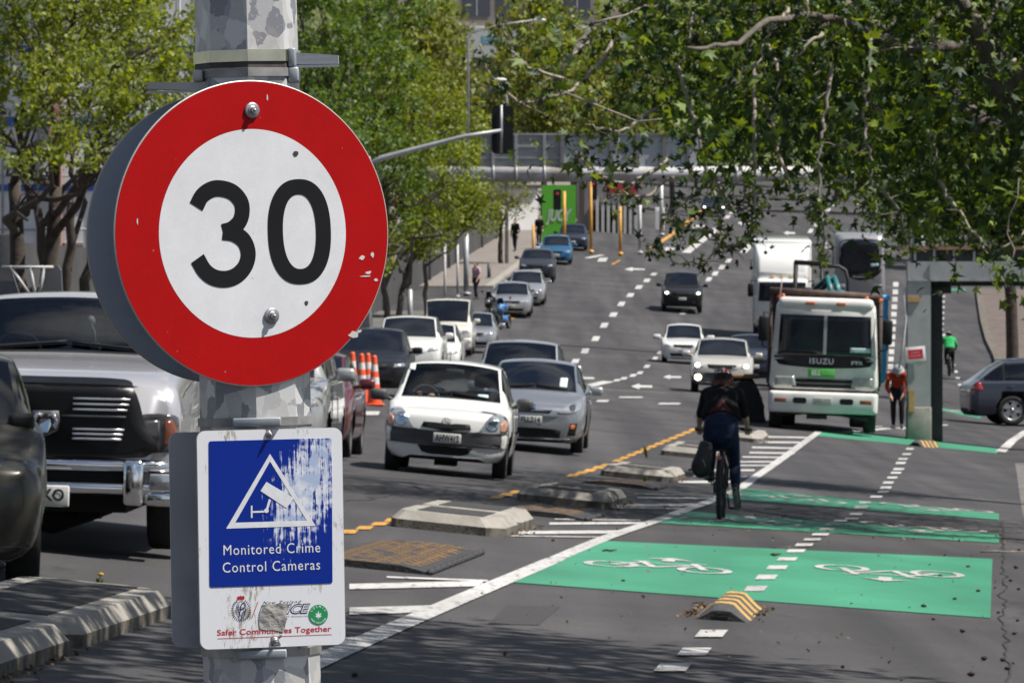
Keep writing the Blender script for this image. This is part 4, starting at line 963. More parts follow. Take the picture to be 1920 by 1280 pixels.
# ---------------------------------------------------------------- vehicles half hidden behind the pole
GP = 'vehicles queueing behind the sign pole'
vn = generic('silver_van', 'silver van mostly hidden behind the sign pole, only its flank showing', 'van', 448, 172, -.03, paint('van_silver', (.36, .36, .37), .4), kind='suv', H=1.8, nose_z=1.0, fine=.09, group=GP, k=.3)
seam(vn, [(1.3, .4), (1.32, 1.0)], 1); seam(vn, [(2.3, .4), (2.32, 1.0)], 1); handle(vn, 2.1, .92, 1, M_CHROME)
rd = generic('dark_red_car', 'dark red car whose flank and mirror show right of the sign pole', 'car', 536, 139, -.035, P_RED, H=1.46, group=GP, k=.4, fine=.09, spokes=7)
# ---------------------------------------------------------------- oncoming traffic farther up the road
ON = 'cars driving down the hill'
generic('white_sedan', 'small white sedan driving between the lane dashes, beyond the silver queue', 'car', 1281, 50.5, -.03, P_WHITE, kind='sedan', group=ON, W=1.68, H=1.48, k=.3, mir_k=1.3)
bg = generic('beige_off_roader', 'beige off-roader with lit headlamps and grey bumper, beside the tipper truck', 'car', 1352, 66.5, -.04, P_BEIGE, kind='suv', lamps='on', group=ON, W=1.80, H=1.58, nose_z=.92, cowl_z=1.08, k=.5, clad=2.6)
patch(bg, 'bumper', [(-.86, .28), (.86, .28), (.88, .56), (.5, .60), (-.5, .60), (-.88, .56)], M_GREYTRIM, off=.015, rings=5)
for x in (-.66, .66): patch(bg, 'fog_lamp', ell(x, .46, .09, .085, 12), M_LAMPON, off=.03, rings=2)
ut = generic('black_ute', 'black double cab ute with bright headlights, alone on the far road', 'ute', 1279, 41.5, -.015, P_BLACK, kind='ute', lamps='on', group=ON, k=.3, plate_text='')
generic('navy_hatchback', 'dark navy car almost hidden behind the left side of the tipper truck', 'car', 1412, 60, -.03, P_NAVY, group=ON, k=.3, kind='suv', H=1.6)
generic('charcoal_car', 'dark car with shining lamps at the hilltop, below the pipe bridge', 'car', 1338, 26.5, -.02, P_NAVY, lamps='on', group=ON, k=.2)
# ---------------------------------------------------------------- parked on the left
PK = 'vehicles parked along the left kerb'
def parked(name, label, cat, u, v_base, s, col, kind, **k): return generic(name, label, cat, u, s, k.pop('rz', -.03), col, group=PK, kind=kind, k=k.pop('kk', .1), **k)
parked('black_hatchback', 'black car with glinting lamps, parked behind the orange cones', 'car', 692, 700, 86, P_BLACK, 'hatch', lamps='off')
parked('white_off_roader', 'white off-roader parked just behind the black car', 'car', 762, 690, 74, P_WHITE, 'suv', W=1.78)
parked('white_hatchback_parked', 'white hatchback tucked behind the parked white off-roader', 'car', 803, 680, 70, P_WHITE, 'hatch')
parked('old_cream_van', 'old boxy cream van with black windscreen, parked by the white posts', 'van', 838, 680, 55, P_CREAM, 'van')
parked('pale_silver_sedan', 'pale silver car parked behind the old cream van', 'car', 886, 650, 52.5, P_SILVER, 'sedan')
parked('bright_silver_sedan', 'bright silver sedan parked behind the blue motorcycle', 'car', 958, 575, 44, P_SILVER, 'sedan', W=1.76, grille=M_TRIM)
parked('silver_wagon', 'silver wagon parked right behind the bright silver sedan', 'car', 986, 540, 42, P_SILVER, 'hatch', W=1.74)
parked('dark_wagon', 'dark grey off-roader parked between the silver wagon and the blue car', 'car', 1006, 530, 38.5, paint('slate', (.03, .032, .04), .3), 'suv', W=1.78, H=1.6)
parked('blue_hatchback', 'bright blue hatchback, second from the far end of the parked row', 'car', 1042, 510, 35.5, P_BLUE, 'hatch', lamps='off')
parked('navy_sedan', 'navy sedan at the far end of the parked row', 'car', 1073, 500, 33.2, P_NAVY, 'sedan')
# ---------------------------------------------------------------- dark blue estate crossing on the right
sp = dict(L=5.05, W=1.98, H=1.72, gc=.24, nose_z=.98, nose_k=.7, cowl_y=1.35, cowl_z=1.14, head_y=2.1, roof_y=4.1, tail_y=4.85, deck_z=1.16, belt=1.06, belt_r=1.12, fa=.95, ra=3.95, wr=.385, ww=.25, paint=paint('estate_blue', (.032, .037, .062), .5, .3), roof_w=.74,
          pillars=[(7.15, 7.22), (8.05, 8.12)], glass=M_GLASSX, glass_side=M_GLASSD, glass_r=M_GLASSX, cabin=True, fine=.07, spokes=5, side=(5.4, 8.72))
p = foot(1932, 70); x, y = gpt(1888, 797)
aq = build_car('dark_blue_estate', 'dark blue off-roader seen from the side, cut by the right edge', 'car', sp, (x + 3.9, y + .5, G(x, y) + .02), (0, 0, R(90 + 6)))
for sd in (-1, 1):
    tl_ = [(4.72, .92), (4.98, .90), (4.99, 1.08), (4.80, 1.12)]
    patch(aq, 'tail_lamp', tl_, M_REDL, side=sd, rings=3, off=.008)
    seam(aq, [(2.15, .35), (2.17, 1.05)], sd); seam(aq, [(3.15, .35), (3.22, .75), (3.25, 1.06)], sd); seam(aq, [(.5, .42), (4.6, .42)], sd); handle(aq, 3.0, .98, sd); handle(aq, 4.0, 1.0, sd)
    mb = MB(); mb.tube([(sd * .70, 2.2, 1.70), (sd * .71, 3.0, 1.735), (sd * .69, 4.1, 1.69)], .02, 6); mb.build('roof_rail', M_CHROME, aq.t)
# ================================================================== TRUCKS, BUS, STREET STEELWORK
class Shell: pass
def shell(mb_obj_list, t, W):
    c = Shell(); c.t = t; c.sp = dict(W=W); vs, fs = [], []
    for o in mb_obj_list:
        b = len(vs); vs += [tuple(v.co) for v in o.data.vertices]; fs += [[b + i for i in p.vertices] for p in o.data.polygons]
    c.bvh = BVHTree.FromPolygons(vs, fs); return c
def truck_wheels(t, ys_, r=.5, half=1.18, w=.28, dual=()):
    for y in ys_:
        for sg in (-1, 1):
            ww = .55 if y in dual else w
            mb = MB(); xo, xi = sg * half, sg * (half - ww); M = Matrix.Translation((0, y, r))
            mb.lathe([(r * .6, xi), (r * .95, xi), (r, xi + sg * .04), (r, xo - sg * .04), (r * .95, xo), (r * .62, xo), (r * .58, xo - sg * .08)], 28, 'X', 0, M); wo_ = mb.build('wheel', M_TYRE, t)
            mb = MB(); mb.lathe([(.001, xo - sg * .02), (r * .25, xo - sg * .02), (r * .3, xo - sg * .1), (r * .6, xo - sg * .12), (r * .62, xo - sg * .01)], 20, 'X', 0, M); mb.build('rim', mat('truck_rim', (.3, .3, .3), .6, metal=.4), wo_)
def loft_front(mb, secs, mi=0, smooth=True):
    """secs: list of (y, outline in xz) with equal counts"""
    n = len(secs[0][1]); vs = [(x, y, z) for y, o in secs for x, z in o]
    fs = [(i * n + k, i * n + (k + 1) % n, (i + 1) * n + (k + 1) % n, (i + 1) * n + k) for i in range(len(secs) - 1) for k in range(n)] + [tuple(range(n))[::-1], tuple((len(secs) - 1) * n + k for k in range(n))]
    mb.add(vs, fs, mi, smooth)
def tapered(x0, z0, z1, xt, r, n=4):
    """rounded outline, half width x0 at the bottom and xt at the top"""
    o = rrect(-1, 1, 0, 1, .001, 1); base = rrect(-x0, x0, z0, z1, r, n)
    return [(x * (1 - (1 - xt / x0) * (z - z0) / (z1 - z0)), z) for x, z in base]
M_TRUCKW = mat('truck_white', (.60, .59, .565), .6, var=.1, vscale=2.5, spec=.25, dark=(.27, .25, .22), dscale=1.6, dthr=.62)
M_STEEL_BLK = mat('black_steel', (.018, .018, .019), .6, var=.4, vscale=6)
M_RUST = mat('rusty_steel', (.075, .05, .042), .8, var=.4, vscale=8, bump=.3)
M_GALV = mat('galvanised_grey', (.34, .345, .36), .5, metal=.35, var=.15, vscale=5)
M_PAINTGREY = mat('grey_paint', (.30, .30, .31), .6, var=.1, vscale=3, dark=(.2, .19, .18), dscale=2)
p = foot(1541, 86)
t = thing('tipper_truck', 'white cab-over tipper truck with black bull-nose band and green sticker, parked in the closed lane', 'truck', tuple(p), rot=tilt(p.x, p.y, -.055, .35))
t['label'] = 'dirty white tipper truck with a green sticker, carrying a small digger'
mb = MB(); loft_front(mb, [(.06, tapered(1.13, .95, 2.72, 1.04, .12)), (.0, tapered(1.12, 1.0, 1.55, 1.10, .10)) if False else (.10, tapered(1.17, .93, 2.78, 1.06, .14)), (.35, tapered(1.20, .90, 2.84, 1.08, .16)), (1.75, tapered(1.20, .90, 2.86, 1.09, .16))])
cab = mb.build('cab', M_TRUCKW, t); sh_ = shell([cab], t, 2.4)
patch(sh_, 'windscreen', [(-1.02, 1.68), (1.02, 1.68), (.985, 2.55), (-.985, 2.55)], glass_mat('truck_glass', (.12, .15, .17), .06) if False else M_GLASSX, off=.012, rings=4)
patch(sh_, 'black_band', smooth_closed([(-1.05, 1.69), (1.05, 1.69), (1.03, 1.52), (.88, 1.44), (0, 1.40), (-.88, 1.44), (-1.03, 1.52)], 4), M_TRIM, off=.010, rings=4)
mb = MB(); put_text(mb, 'ISUZU', -.06, .02, 1.545, .17, bold=.003, cw=1.15, width=.52); mb.build('maker_lettering', mat('letter_silver', (.5, .5, .55), .3, metal=.4), t); mb = MB(); put_text(mb, 'FTR', .72, .02, 1.53, .10, bold=.004, width=.26); mb.build('model_lettering', MATS['letter_silver'], t)
mb = MB(); mb.box(-.035, .035, .03, .06, 1.70, 2.55); mb.build('screen_divider', M_GALV, t)
st_ = MB(); st_.box(-.34, .24, .035, .05, 1.20, 1.38, 0, bev=.01); so = st_.build('green_sticker', mat('sticker_green', (.06, .40, .05), .5), t)
mb = MB(); put_text(mb, 'ELL', -.17, .032, 1.29, .14, bold=.008, width=.22, shear=.2); put_text(mb, 'Hire Ltd', .09, .032, 1.285, .06, width=.24); mb.build('sticker_lettering', M_PLATE, so)
patch(sh_, 'note_panel', [(.55, 1.76), (1.0, 1.76), (.99, 1.86), (.56, 1.86)], mat('label_cyan', (.45, .62, .62), .5), off=.018, rings=2)
for z0, z1, k in ((1.08, 1.16, .74), (.97, 1.06, .68)):
    patch(sh_, 'grille_slot', [(-k, z0), (k, z0), (k + .05, z1), (-k - .05, z1)], M_TRIM, off=.014, rings=2)
for sg in (1, -1):
    ol = [(.60, 1.0), (1.06, 1.0), (1.07, 1.2), (.64, 1.2)]; patch(sh_, 'headlight', ol if sg > 0 else mirror_poly(ol), mat('truck_lamp', (.30, .32, .30), .2, metal=.3, var=.3, coat=1), off=.016, rings=3)
mb = MB(); loft_front(mb, [(-.10, rrect(-1.12, 1.12, .44, .86, .05)), (-.12, rrect(-1.1, 1.1, .48, .82, .05)), (-.08, rrect(-1.17, 1.17, .42, .88, .06)), (.25, rrect(-1.20, 1.20, .42, .88, .06))][1:]); bmp = mb.build('bumper', M_TRUCKW, t)
for sg in (-1, 1):
    mb = MB(); mb.prism(rrect(min(sg * .36, sg * .66), max(sg * .36, sg * .66), .62, .75, .05), -.13, -.05); mb.build('bumper_opening', M_TRIM, bmp)
    mb = MB(); mb.box(min(sg * .80, sg * 1.06), max(sg * .80, sg * 1.06), -.13, -.05, .64, .73, bev=.01); mb.build('indicator', mat('dull_amber', (.22, .06, .025), .4), bmp)
mb = MB(); mb.box(-.22, .20, -.145, -.11, .60, .76, bev=.008); po = mb.build('number_plate', mat('dirty_plate', (.40, .39, .36), .6, var=.2), t)
mb = MB(); put_text(mb, 'UKL105', -.01, -.147, .68, .13, bold=.003, width=.34); mb.build('plate_lettering', mat('plate_grey', (.2, .2, .2), .6), po)
mb = MB(); mb.box(-1.14, 1.14, .1, .3, .86, .93); mb.box(-1.0, 1.0, .15, 7.2, .50, .82); mb.tube([(-1.0, .3, .34), (-.4, .3, .42), (.4, .3, .40), (1.0, .3, .3)], .05, 6); mb.box(-.35, .1, .3, .6, .28, .5); mb.build('chassis', M_STEEL_BLK, t)
mb = MB(); mb.box(-1.04, 1.04, .02, .55, 2.66, 2.93, bev=.10); vs_ = mb.build('roof_visor', M_TRUCKW, t)
for x in (-.35, .32):
    mb = MB(); mb.box(x - .10, x + .10, -.015, .08, 2.77, 2.84, bev=.01); mb.build('marker_lamp', M_AMBER, vs_)
for x in (-.95, .88):
    mb = MB(); mb.ball((x, .35, 2.95), .05, 0, 8); mb.build('marker_lamp', M_AMBER, vs_)
for sg in (-1, 1):
    mb = MB(); mb.box(min(sg * 1.24, sg * 1.46), max(sg * 1.24, sg * 1.46), -.1, .05, 1.95, 2.5, bev=.05); mb.tube([(sg * 1.1, .1, 2.55), (sg * 1.35, 0, 2.58), (sg * 1.36, 0, 1.85), (sg * 1.15, .1, 1.8)], .02, 5); mb.build('wing_mirror', M_TRIM, t)
    mb = MB(); mb.box(min(sg * 1.2, sg * .95), max(sg * 1.2, sg * .95), .45, 1.6, .45, .95, bev=.04); mb.build('mudguard', M_STEEL_BLK, t)
mb = MB(); mb.box(-1.24, 1.24, 1.95, 2.05, .95, 3.05); mb.box(-1.24, -1.14, 2.05, 6.6, 1.0, 2.1); mb.box(1.14, 1.24, 2.05, 6.6, 1.0, 2.1); mb.box(-1.24, 1.24, 2.05, 6.6, .9, 1.05); tr = mb.build('tipper_tray', M_STEEL_BLK, t)
mb = MB(); mb.tube([(-1.26, 1.9, 3.05), (1.22, 1.9, 2.98)], .075, 8); mb.tube([(-1.2, 1.92, 2.95), (-1.22, 1.92, 1.0)], .05, 6); mb.tube([(1.2, 1.92, 2.95), (1.22, 1.92, 1.0)], .05, 6); mb.build('headboard_rail', M_RUST, tr)
for x in (-1.05, 1.2):
    mb = MB(); mb.ball((x, 1.80, 2.90), .055, 0, 8); mb.build('rear_marker', M_REDL if x < 0 else M_AMBER, tr)
truck_wheels(t, (1.0, 4.9, 6.1), .5, 1.17, .28, (4.9, 6.1))
mb = MB(); mb.tube([(-.98, .15, 2.2), (-1.02, .1, 2.9), (-.98, .1, 3.35)], .014, 5); mb.build('aerial', mat('aerial_brown', (.3, .22, .18), .6), t)
TRUCK = t; tp = p
# mini excavator riding on the tray
Q = Matrix.Translation(p) @ t.rotation_euler.to_matrix().to_4x4()
def on_truck(x, y, z): return tuple(Q @ Vector((x, y, z)))
ex = thing('mini_excavator', 'small teal digger with black roll frame, riding on the tipper truck', 'excavator', on_truck(0, 3.4, 1.05), rot=t.rotation_euler)
M_TEAL = mat('teal_paint', (.015, .14, .15), .5, var=.25, vscale=4, coat=.3)
mb = MB()
for sg in (-1, 1): mb.box(sg * .62 - .15, sg * .62 + .15, -.9, .9, 0, .42, bev=.12)
mb.build('track', M_STEEL_BLK, ex)
mb = MB(); mb.box(-.65, .65, -.6, .8, .45, 1.15, bev=.15); mb.build('engine_body', M_TEAL, ex)
mb = MB(); mb.box(-.75, -.05, -.2, .45, 1.15, 1.5, bev=.08); mb.build('seat', M_TRIM, ex)
mb = MB(); ft = 2.62
for q in ([(-.72, -.5, 1.0), (-.70, -.5, ft)], [(-.12, -.5, 1.0), (-.12, -.5, ft)], [(-.72, -.5, ft), (-.12, -.5, ft - .02)], [(-.72, .5, 1.0), (-.72, .5, ft), (-.72, -.5, ft)], [(-.12, .5, 1.0), (-.12, .5, ft), (-.12, -.5, ft)], [(-.72, -.5, 2.05), (-.12, -.5, 2.05)], [(-.7, -.5, 1.95), (-.12, -.5, 1.95)],
          [(-.12, -.5, ft - .05), (.25, -.5, ft - .04), (.40, -.5, ft - .12), (.47, -.5, ft - .35), (.50, -.5, 1.3)]): mb.tube(q, .045, 6)
mb.box(-.75, -.08, -.55, .55, ft, ft + .07, bev=.02); mb.build('roll_frame', M_STEEL_BLK, ex)
mb = MB()
for x in (.06, .22): mb.tube([(x, -.9, 1.2), (x + .05, -1.0, 2.0), (x - .05, -.85, 2.32), (x - .35, -.6, 2.05)], [.09, .085, .08, .06], 4)
mb.box(-.1, .42, -1.05, -.75, 1.4, 2.05, bev=.05); mb.build('boom', M_TEAL, ex)
mb = MB(); mb.prism([(-.3, 1.45), (.0, 1.5), (.02, 2.0), (-.1, 1.95)], -1.1, -.7); mb.build('bucket', mat('bucket_green', (.05, .12, .05), .6, var=.3), ex)
bt = thing('blue_load', 'bright blue covered bin behind the right side of the tipper cab', 'skip bin', on_truck(.86, 2.5, 1.05), rot=t.rotation_euler)
mb = MB(); mb.box(-.52, .52, 0, 1.6, 0, 2.0, bev=.12); mb.build('bin_body', mat('bin_blue', (.03, .26, .55), .5, var=.12), bt); mb = MB(); mb.box(-.55, .55, -.03, 1.63, 1.85, 1.98, bev=.04); mb.build('rim_band', mat('bin_blue_light', (.10, .36, .66), .5), bt)
# black sheet-covered barrier left of the truck
x, y = gpt(1404, 790)
cv = thing('covered_barrier', 'black tarpaulin draped over a barrier between the cyclist and the tipper truck', 'barrier', (x, y, G(x, y)))
def crumple(mb, outline, y0, y1, seed, amp=.06, n=14):
    rng = np.random.RandomState(seed)
    secs = []
    for k in range(7):
        f = k / 6; j = rng.uniform(-amp, amp, (len(outline), 2)); kk = .9 + .1 * math.sin(f * math.pi)
        secs.append((y0 + (y1 - y0) * f, [(a * kk + j[i, 0], max(0, b * kk + j[i, 1])) for i, (a, b) in enumerate(outline)]))
    loft_front(mb, secs, 0, False)
mb = MB(); crumple(mb, dense_closed([(-.62, .0), (.40, 0), (.36, .35), (.20, .80), (.08, 1.02), (-.3, .99), (-.55, .97), (-.58, .4)], .09), 0, 1.6, 3, .03)
mb.build('tarpaulin', mat('tarpaulin', (.007, .007, .008), .6, var=.4, vscale=5, bump=.9, bscale=9), cv)
mb = MB(); mb.box(-.62, .25, .1, 1.4, .96, 1.06, bev=.02); mb.build('plank', mat('plank_brown', (.22, .13, .07), .8, var=.25, vscale=6), cv)

# ---- white box truck
p = foot(1466, 45)
t = thing('box_truck', 'tall white box truck with wind deflector, driving behind the tipper truck', 'truck', tuple(p), rot=tilt(p.x, p.y, -.03, .2))
mb = MB(); loft_front(mb, [(0, tapered(1.08, .9, 2.55, 1.02, .12)), (.12, tapered(1.14, .7, 2.62, 1.06, .14)), (.4, tapered(1.16, .6, 2.66, 1.08, .14)), (1.7, tapered(1.16, .6, 2.66, 1.08, .14))]); cab = mb.build('cab', P_WHITE, t); sb = shell([cab], t, 2.3)
patch(sb, 'windscreen', [(-1.0, 1.72), (1.0, 1.72), (.96, 2.52), (-.96, 2.52)], M_GLASSX, rings=3, off=.01); patch(sb, 'purple_stripe', [(-.2, 1.35), (1.05, 1.35), (1.05, 1.46), (-.2, 1.46)], mat('purple', (.12, .04, .11), .5), rings=2, off=.01)
patch(sb, 'grille', [(-.8, .8), (.8, .8), (.8, 1.1), (-.8, 1.1)], M_GREYTRIM, rings=2)
for sg in (-1, 1): patch(sb, 'headlight', rrect(min(sg * .7, sg * 1.02), max(sg * .7, sg * 1.02), .82, 1.0, .03), M_LAMP, rings=2, off=.012)
mb = MB(); loft_front(mb, [(.35, tapered(1.02, 2.6, 2.95, .98, .10)), (.7, tapered(1.1, 2.6, 3.5, 1.02, .14)), (1.15, tapered(1.16, 2.6, 3.95, 1.14, .12)), (1.4, tapered(1.18, 2.6, 4.1, 1.18, .1))]); mb.build('wind_deflector', P_WHITE, t)
mb = MB(); mb.box(-1.22, 1.22, 1.6, 8.0, .9, 4.2, bev=.06); mb.build('cargo_box', P_WHITE, t)
for k in (-.4, 0, .4):
    mb = MB(); mb.box(k - .08, k + .08, .28, .4, 2.72, 2.79, bev=.02); mb.build('marker_lamp', mat('pale_amber', (.5, .35, .15), .4), t)
for sg in (-1, 1):
    mb = MB(); mb.box(min(sg * 1.2, sg * 1.45), max(sg * 1.2, sg * 1.45), 0, .12, 1.9, 2.45, bev=.06); mb.tube([(sg * 1.05, .1, 2.55), (sg * 1.3, .05, 2.6), (sg * 1.3, .05, 2.4)], .025, 5); mb.build('wing_mirror', M_TRIM, t)
mb = MB(); mb.box(1.1, 1.3, 1.4, 1.6, 3.1, 3.35, bev=.03); mb.build('amber_beacon', M_AMBER, t)
truck_wheels(t, (1.2, 6.3), .48, 1.12, .28, (6.3,)); mb = MB(); mb.box(-1, 1, .1, 7.8, .45, .9); mb.build('chassis', M_STEEL_BLK, t)
# ---- bus
p = foot(1612, 38.5)
t = thing('grey_bus', 'grey coach with large dark curved windscreen, coming down the hill beside the box truck', 'bus', tuple(p), rot=tilt(p.x, p.y, -.02, .1))
mb = MB(); loft_front(mb, [(0, tapered(1.08, .55, 3.0, .98, .3)), (.08, tapered(1.19, .4, 3.2, 1.10, .3)), (.35, tapered(1.25, .32, 3.35, 1.18, .25)), (1, tapered(1.25, .32, 3.4, 1.2, .22)), (11, tapered(1.25, .32, 3.4, 1.2, .22))]); bd = mb.build('body', mat('bus_grey', (.30, .30, .315), .35, metal=.4, coat=.8, var=.05), t); sb = shell([bd], t, 2.5)
patch(sb, 'windscreen', smooth_closed([(-.98, 1.75), (-.6, 1.5), (0, 1.42), (.6, 1.5), (.98, 1.75), (1.02, 2.6), (.88, 3.05), (0, 3.13), (-.88, 3.05), (-1.02, 2.6)], 4), M_GLASSX, off=.012, rings=5)
patch(sb, 'black_band', smooth_closed([(-.82, 1.52), (-.45, 1.25), (0, 1.12), (.55, 1.2), (1.0, 1.5), (.98, 1.70), (.5, 1.46), (0, 1.38), (-.5, 1.43)], 3), M_TRIM, off=.016, rings=4)
patch(sb, 'dash_note', [(.52, 1.78), (.9, 1.82), (.9, 1.94), (.52, 1.92)], mat('label_cyan', (.45, .62, .62), .5), off=.02, rings=2)
mb = MB(); put_text(mb, 'Ritchies', -.05, -.03, 1.30, .16, shear=.3, width=.6); mb.build('maker_lettering', M_PLATE, t)
for sg in (-1, 1): patch(sb, 'headlight', rrect(min(sg * .72, sg * 1.08), max(sg * .72, sg * 1.08), .75, .92, .06), M_LAMP, rings=2, off=.012)
for sg in (-1, 1):
    patch(sb, 'side_window', [(1.6, 1.7), (10.5, 1.7), (10.5, 2.75), (1.6, 2.75)], M_GLASSX, side=sg, rings=2, step=1.0)
truck_wheels(t, (2.3, 8.2), .48, 1.2, .28)

# ================================================================== steel portal on the right
p = foot(1724, 84.5); ps = 84.5
t = thing('steel_portal', 'grey steel height frame with concrete footing and dark timber deck, right of the tipper truck', 'portal frame', tuple(p))
def pv(v): return (YH - v) / ps + Z0 - p.z
def pu(u): return (u - 1724) / ps
mb = MB(); mb.box(-.27, .27, 0, .5, -.1, pv(763), bev=.02); mb.build('concrete_footing', M_CONC, t)
def hsec(mb, x0, x1, y0, y1, z0, z1, tf=.035, M=None):
    mb.box(x0, x1, y0, y0 + tf, z0, z1, 0, M); mb.box(x0, x1, y1 - tf, y1, z0, z1, 0, M); mb.box((x0 + x1) / 2 - .02, (x0 + x1) / 2 + .02, y0 + tf, y1 - tf, z0, z1, 0, M)
mb = MB(); hsec(mb, -.26, .255, .04, .46, pv(764), pv(492)); mb.build('column', M_PAINTGREY, t)
mb = MB(); mb.box(.27, .56, .6, 1.0, -.05, pv(494)); mb.box(.3, .75, .55, .62, pv(550), pv(536), bev=.01); mb.build('rear_column', M_STEEL_BLK, t)
mb = MB(); mb.box(-.26, 5.0, .02, .06, pv(523), pv(494)); mb.box(-.26, 5.0, .02, .45, pv(494), pv(490)); mb.box(-.26, 5.0, .0, .45, pv(527), pv(523)); mb.box(-.26, 5, .2, .24, pv(523), pv(494)); mb.box(.245, .275, -.015, .01, pv(525), pv(491)); mb.build('beam', M_PAINTGREY, t)
mb = MB(); mb.box(.3, 5.0, .62, 1.1, pv(536), pv(524)); mb.build('rear_beam', M_STEEL_BLK, t)
mb = MB(); mb.box(-.15, 5.0, .25, 1.2, pv(490), pv(468)); dk_ = mb.build('deck_box', M_STEEL_BLK, t)
mb = MB(); mb.box(-.55, 5.0, .15, 1.2, pv(468), pv(462)); mb.build('deck_plank', mat('plank_brown', (.22, .13, .07), .8, var=.25, vscale=6), dk_)
for u in (1717, 1753, 1790, 1828, 1866):
    mb = MB(); mb.box(pu(u) - .025, pu(u) + .025, .22, .26, pv(490), pv(467)); mb.build('deck_divider', M_GALV, dk_)
mb = MB(); hsec(mb, 4.5, 5.0, .04, .46, -.1, pv(492)); mb.build('column', M_PAINTGREY, t)
mb = MB(); mb.box(pu(1702), pu(1725), .0, .035, pv(566), pv(556)); mb.build('timber_strip', mat('pine', (.40, .24, .10), .8, var=.2, vscale=8), t)
mb = MB(); mb.box(pu(1704), pu(1714), -.02, .035, pv(772), pv(731)); mb.build('timber_wedge', mat('pine', (.40, .24, .10)), t)
mb = MB(); mb.tube([(-.33, .1, pv(540)), (-.3, .05, pv(600)), (-.36, .05, pv(645)), (-.45, .05, pv(690))], .03, 6); mb.build('cable', mat('cable_white', (.45, .45, .47), .5), t)
sg_ = thing('red_notice', 'tilted white board with a red panel, fixed to the grey steel column', 'sign', (p.x + pu(1716.5), p.y - .03, Z0 + (YH - 664) / ps), rot=(0, R(-5), 0))
mb = MB(); mb.box(-.22, .22, 0, .02, -.165, .165, bev=.008); mb.build('board', mat('notice_white', (.66, .64, .66), .5), sg_)
mb = MB(); mb.box(-.165, .165, -.006, .0, -.105, .105); rp_ = mb.build('red_panel', mat('notice_red', (.50, .012, .03), .5), sg_)
mb = MB()
for i, wd in enumerate((.2, .25)): put_text(mb, ('NO ENTRY', 'CYCLE DIVERSION')[i], 0, -.009, .035 - .07 * i, .06, width=wd)
mb.build('notice_lettering', mat('notice_pink', (.75, .4, .45), .6), rp_)

# ================================================================== gantry, signals, lamps
gsx = 48.0
def gp(u, v, s=gsx): return P(u, v, s)
b0 = gp(826, 327)
t = thing('pipe_gantry', 'thick grey pipe gantry with the backs of two road signs, spanning the road', 'gantry', tuple(gp(960, 327)))
o0 = gp(960, 327); L_ = lambda u: (u - 960) / gsx; Zv = lambda v: (327 - v) / gsx
mb = MB(); mb.tube([(L_(686), 0, 0), (L_(1722), 0, .02)], .30, 20); mb.tube([(L_(824), 0, 0), (L_(831), 0, 0)], .36, 20); mb.tube([(L_(1378), 0, 0), (L_(1384), 0, 0)], .36, 20); mb.build('pipe', mat('gantry_grey', (.44, .44, .45), .55, metal=.0, var=.15, vscale=1.2, dark=(.34, .30, .27), dscale=.8, dthr=.5), t)
for u in (686, 1722):
    X = L_(u); gz = G(o0.x + X, o0.y) - o0.z; mb = MB(); mb.tube([(X, 0, gz - .2), (X, 0, .3)], .26, 14); mb.box(X - .5, X + .5, -.5, .5, gz - .2, gz + .25, bev=.05); mb.build('post', M_GALV, t)
mb = MB(); mb.box(L_(900), L_(1052), -.05, .0, Zv(314), Zv(250)); mb.build('sign_back', M_PAINTGREY, t)
mb = MB(); mb.box(L_(1052), L_(1312), -.05, .0, Zv(316), Zv(252)); mb.build('sign_back', mat('sign_back_pale', (.38, .40, .43), .55, var=.08), t)
mb = MB()
for u in (925, 968, 1021): mb.box(L_(u) - .06, L_(u) + .06, -.15, -.05, Zv(312), Zv(253)); mb.tube([(L_(u), -.34 * math.cos(a), .34 * math.sin(a)) for a in np.linspace(-1.5, 1.5, 9)], .05, 6)
for v in (252, 275, 296): mb.box(L_(900), L_(1050), -.10, -.055, Zv(v) - .03, Zv(v) + .03)
mb.build('sign_frame', M_GALV, t)
mb = MB()
for u in (1054, 1098, 1146, 1195, 1245, 1290): mb.box(L_(u) - .07, L_(u) + .07, -.2, -.05, Zv(314), Zv(252))
mb.box(L_(1052), L_(1312), -.15, -.05, Zv(254), Zv(250)); mb.build('sign_rib', mat('rib_dark', (.16, .16, .17), .6), t)
# mast-arm traffic signal seen from behind
ss = 70.0; o0 = P(940, 245, ss)
t = thing('traffic_signal', 'black traffic light seen from behind, on a grey arm reaching over the road', 'traffic light', tuple(o0))
mb = MB(); mb.prism(rrect(-.26, .32, -.62, .67, .12), 0, .05); mb.build('backplate', M_TRIM, t)
mb = MB(); mb.box(-.16, .2, .05, .3, -.55, .6, bev=.05); hd = mb.build('lamp_housing', M_TRIM, t)
for z in (-.36, .03, .42):
    mb = MB(); mb.lathe([(.14, .26), (.14, .46), (.12, .46), (.12, .28), (.001, .28)], 16, 'Y', 0, Matrix.Translation((.02, 0, z))); mb.build('lamp_visor', M_TRIM, hd)
mb = MB(); mb.tube([(.0, -.06, -.6), (0, -.06, .68)], .035, 8); mb.tube([(-3.6, -.08, -.95), (-3.18, -.08, -.73), (-2.0, -.08, -.42), (-1.0, -.08, -.16), (0, -.08, 0)], [.085, .08, .07, .06, .05], 10); mb.build('mast_arm', M_GALV, t)
bx = o0.x - 3.6; gz = G(bx, o0.y) - o0.z
mb = MB(); mb.tube([(-3.6, -.08, gz), (-3.6, -.08, -.7)], [.13, .10], 12); mb.build('pole', M_GALV, t)
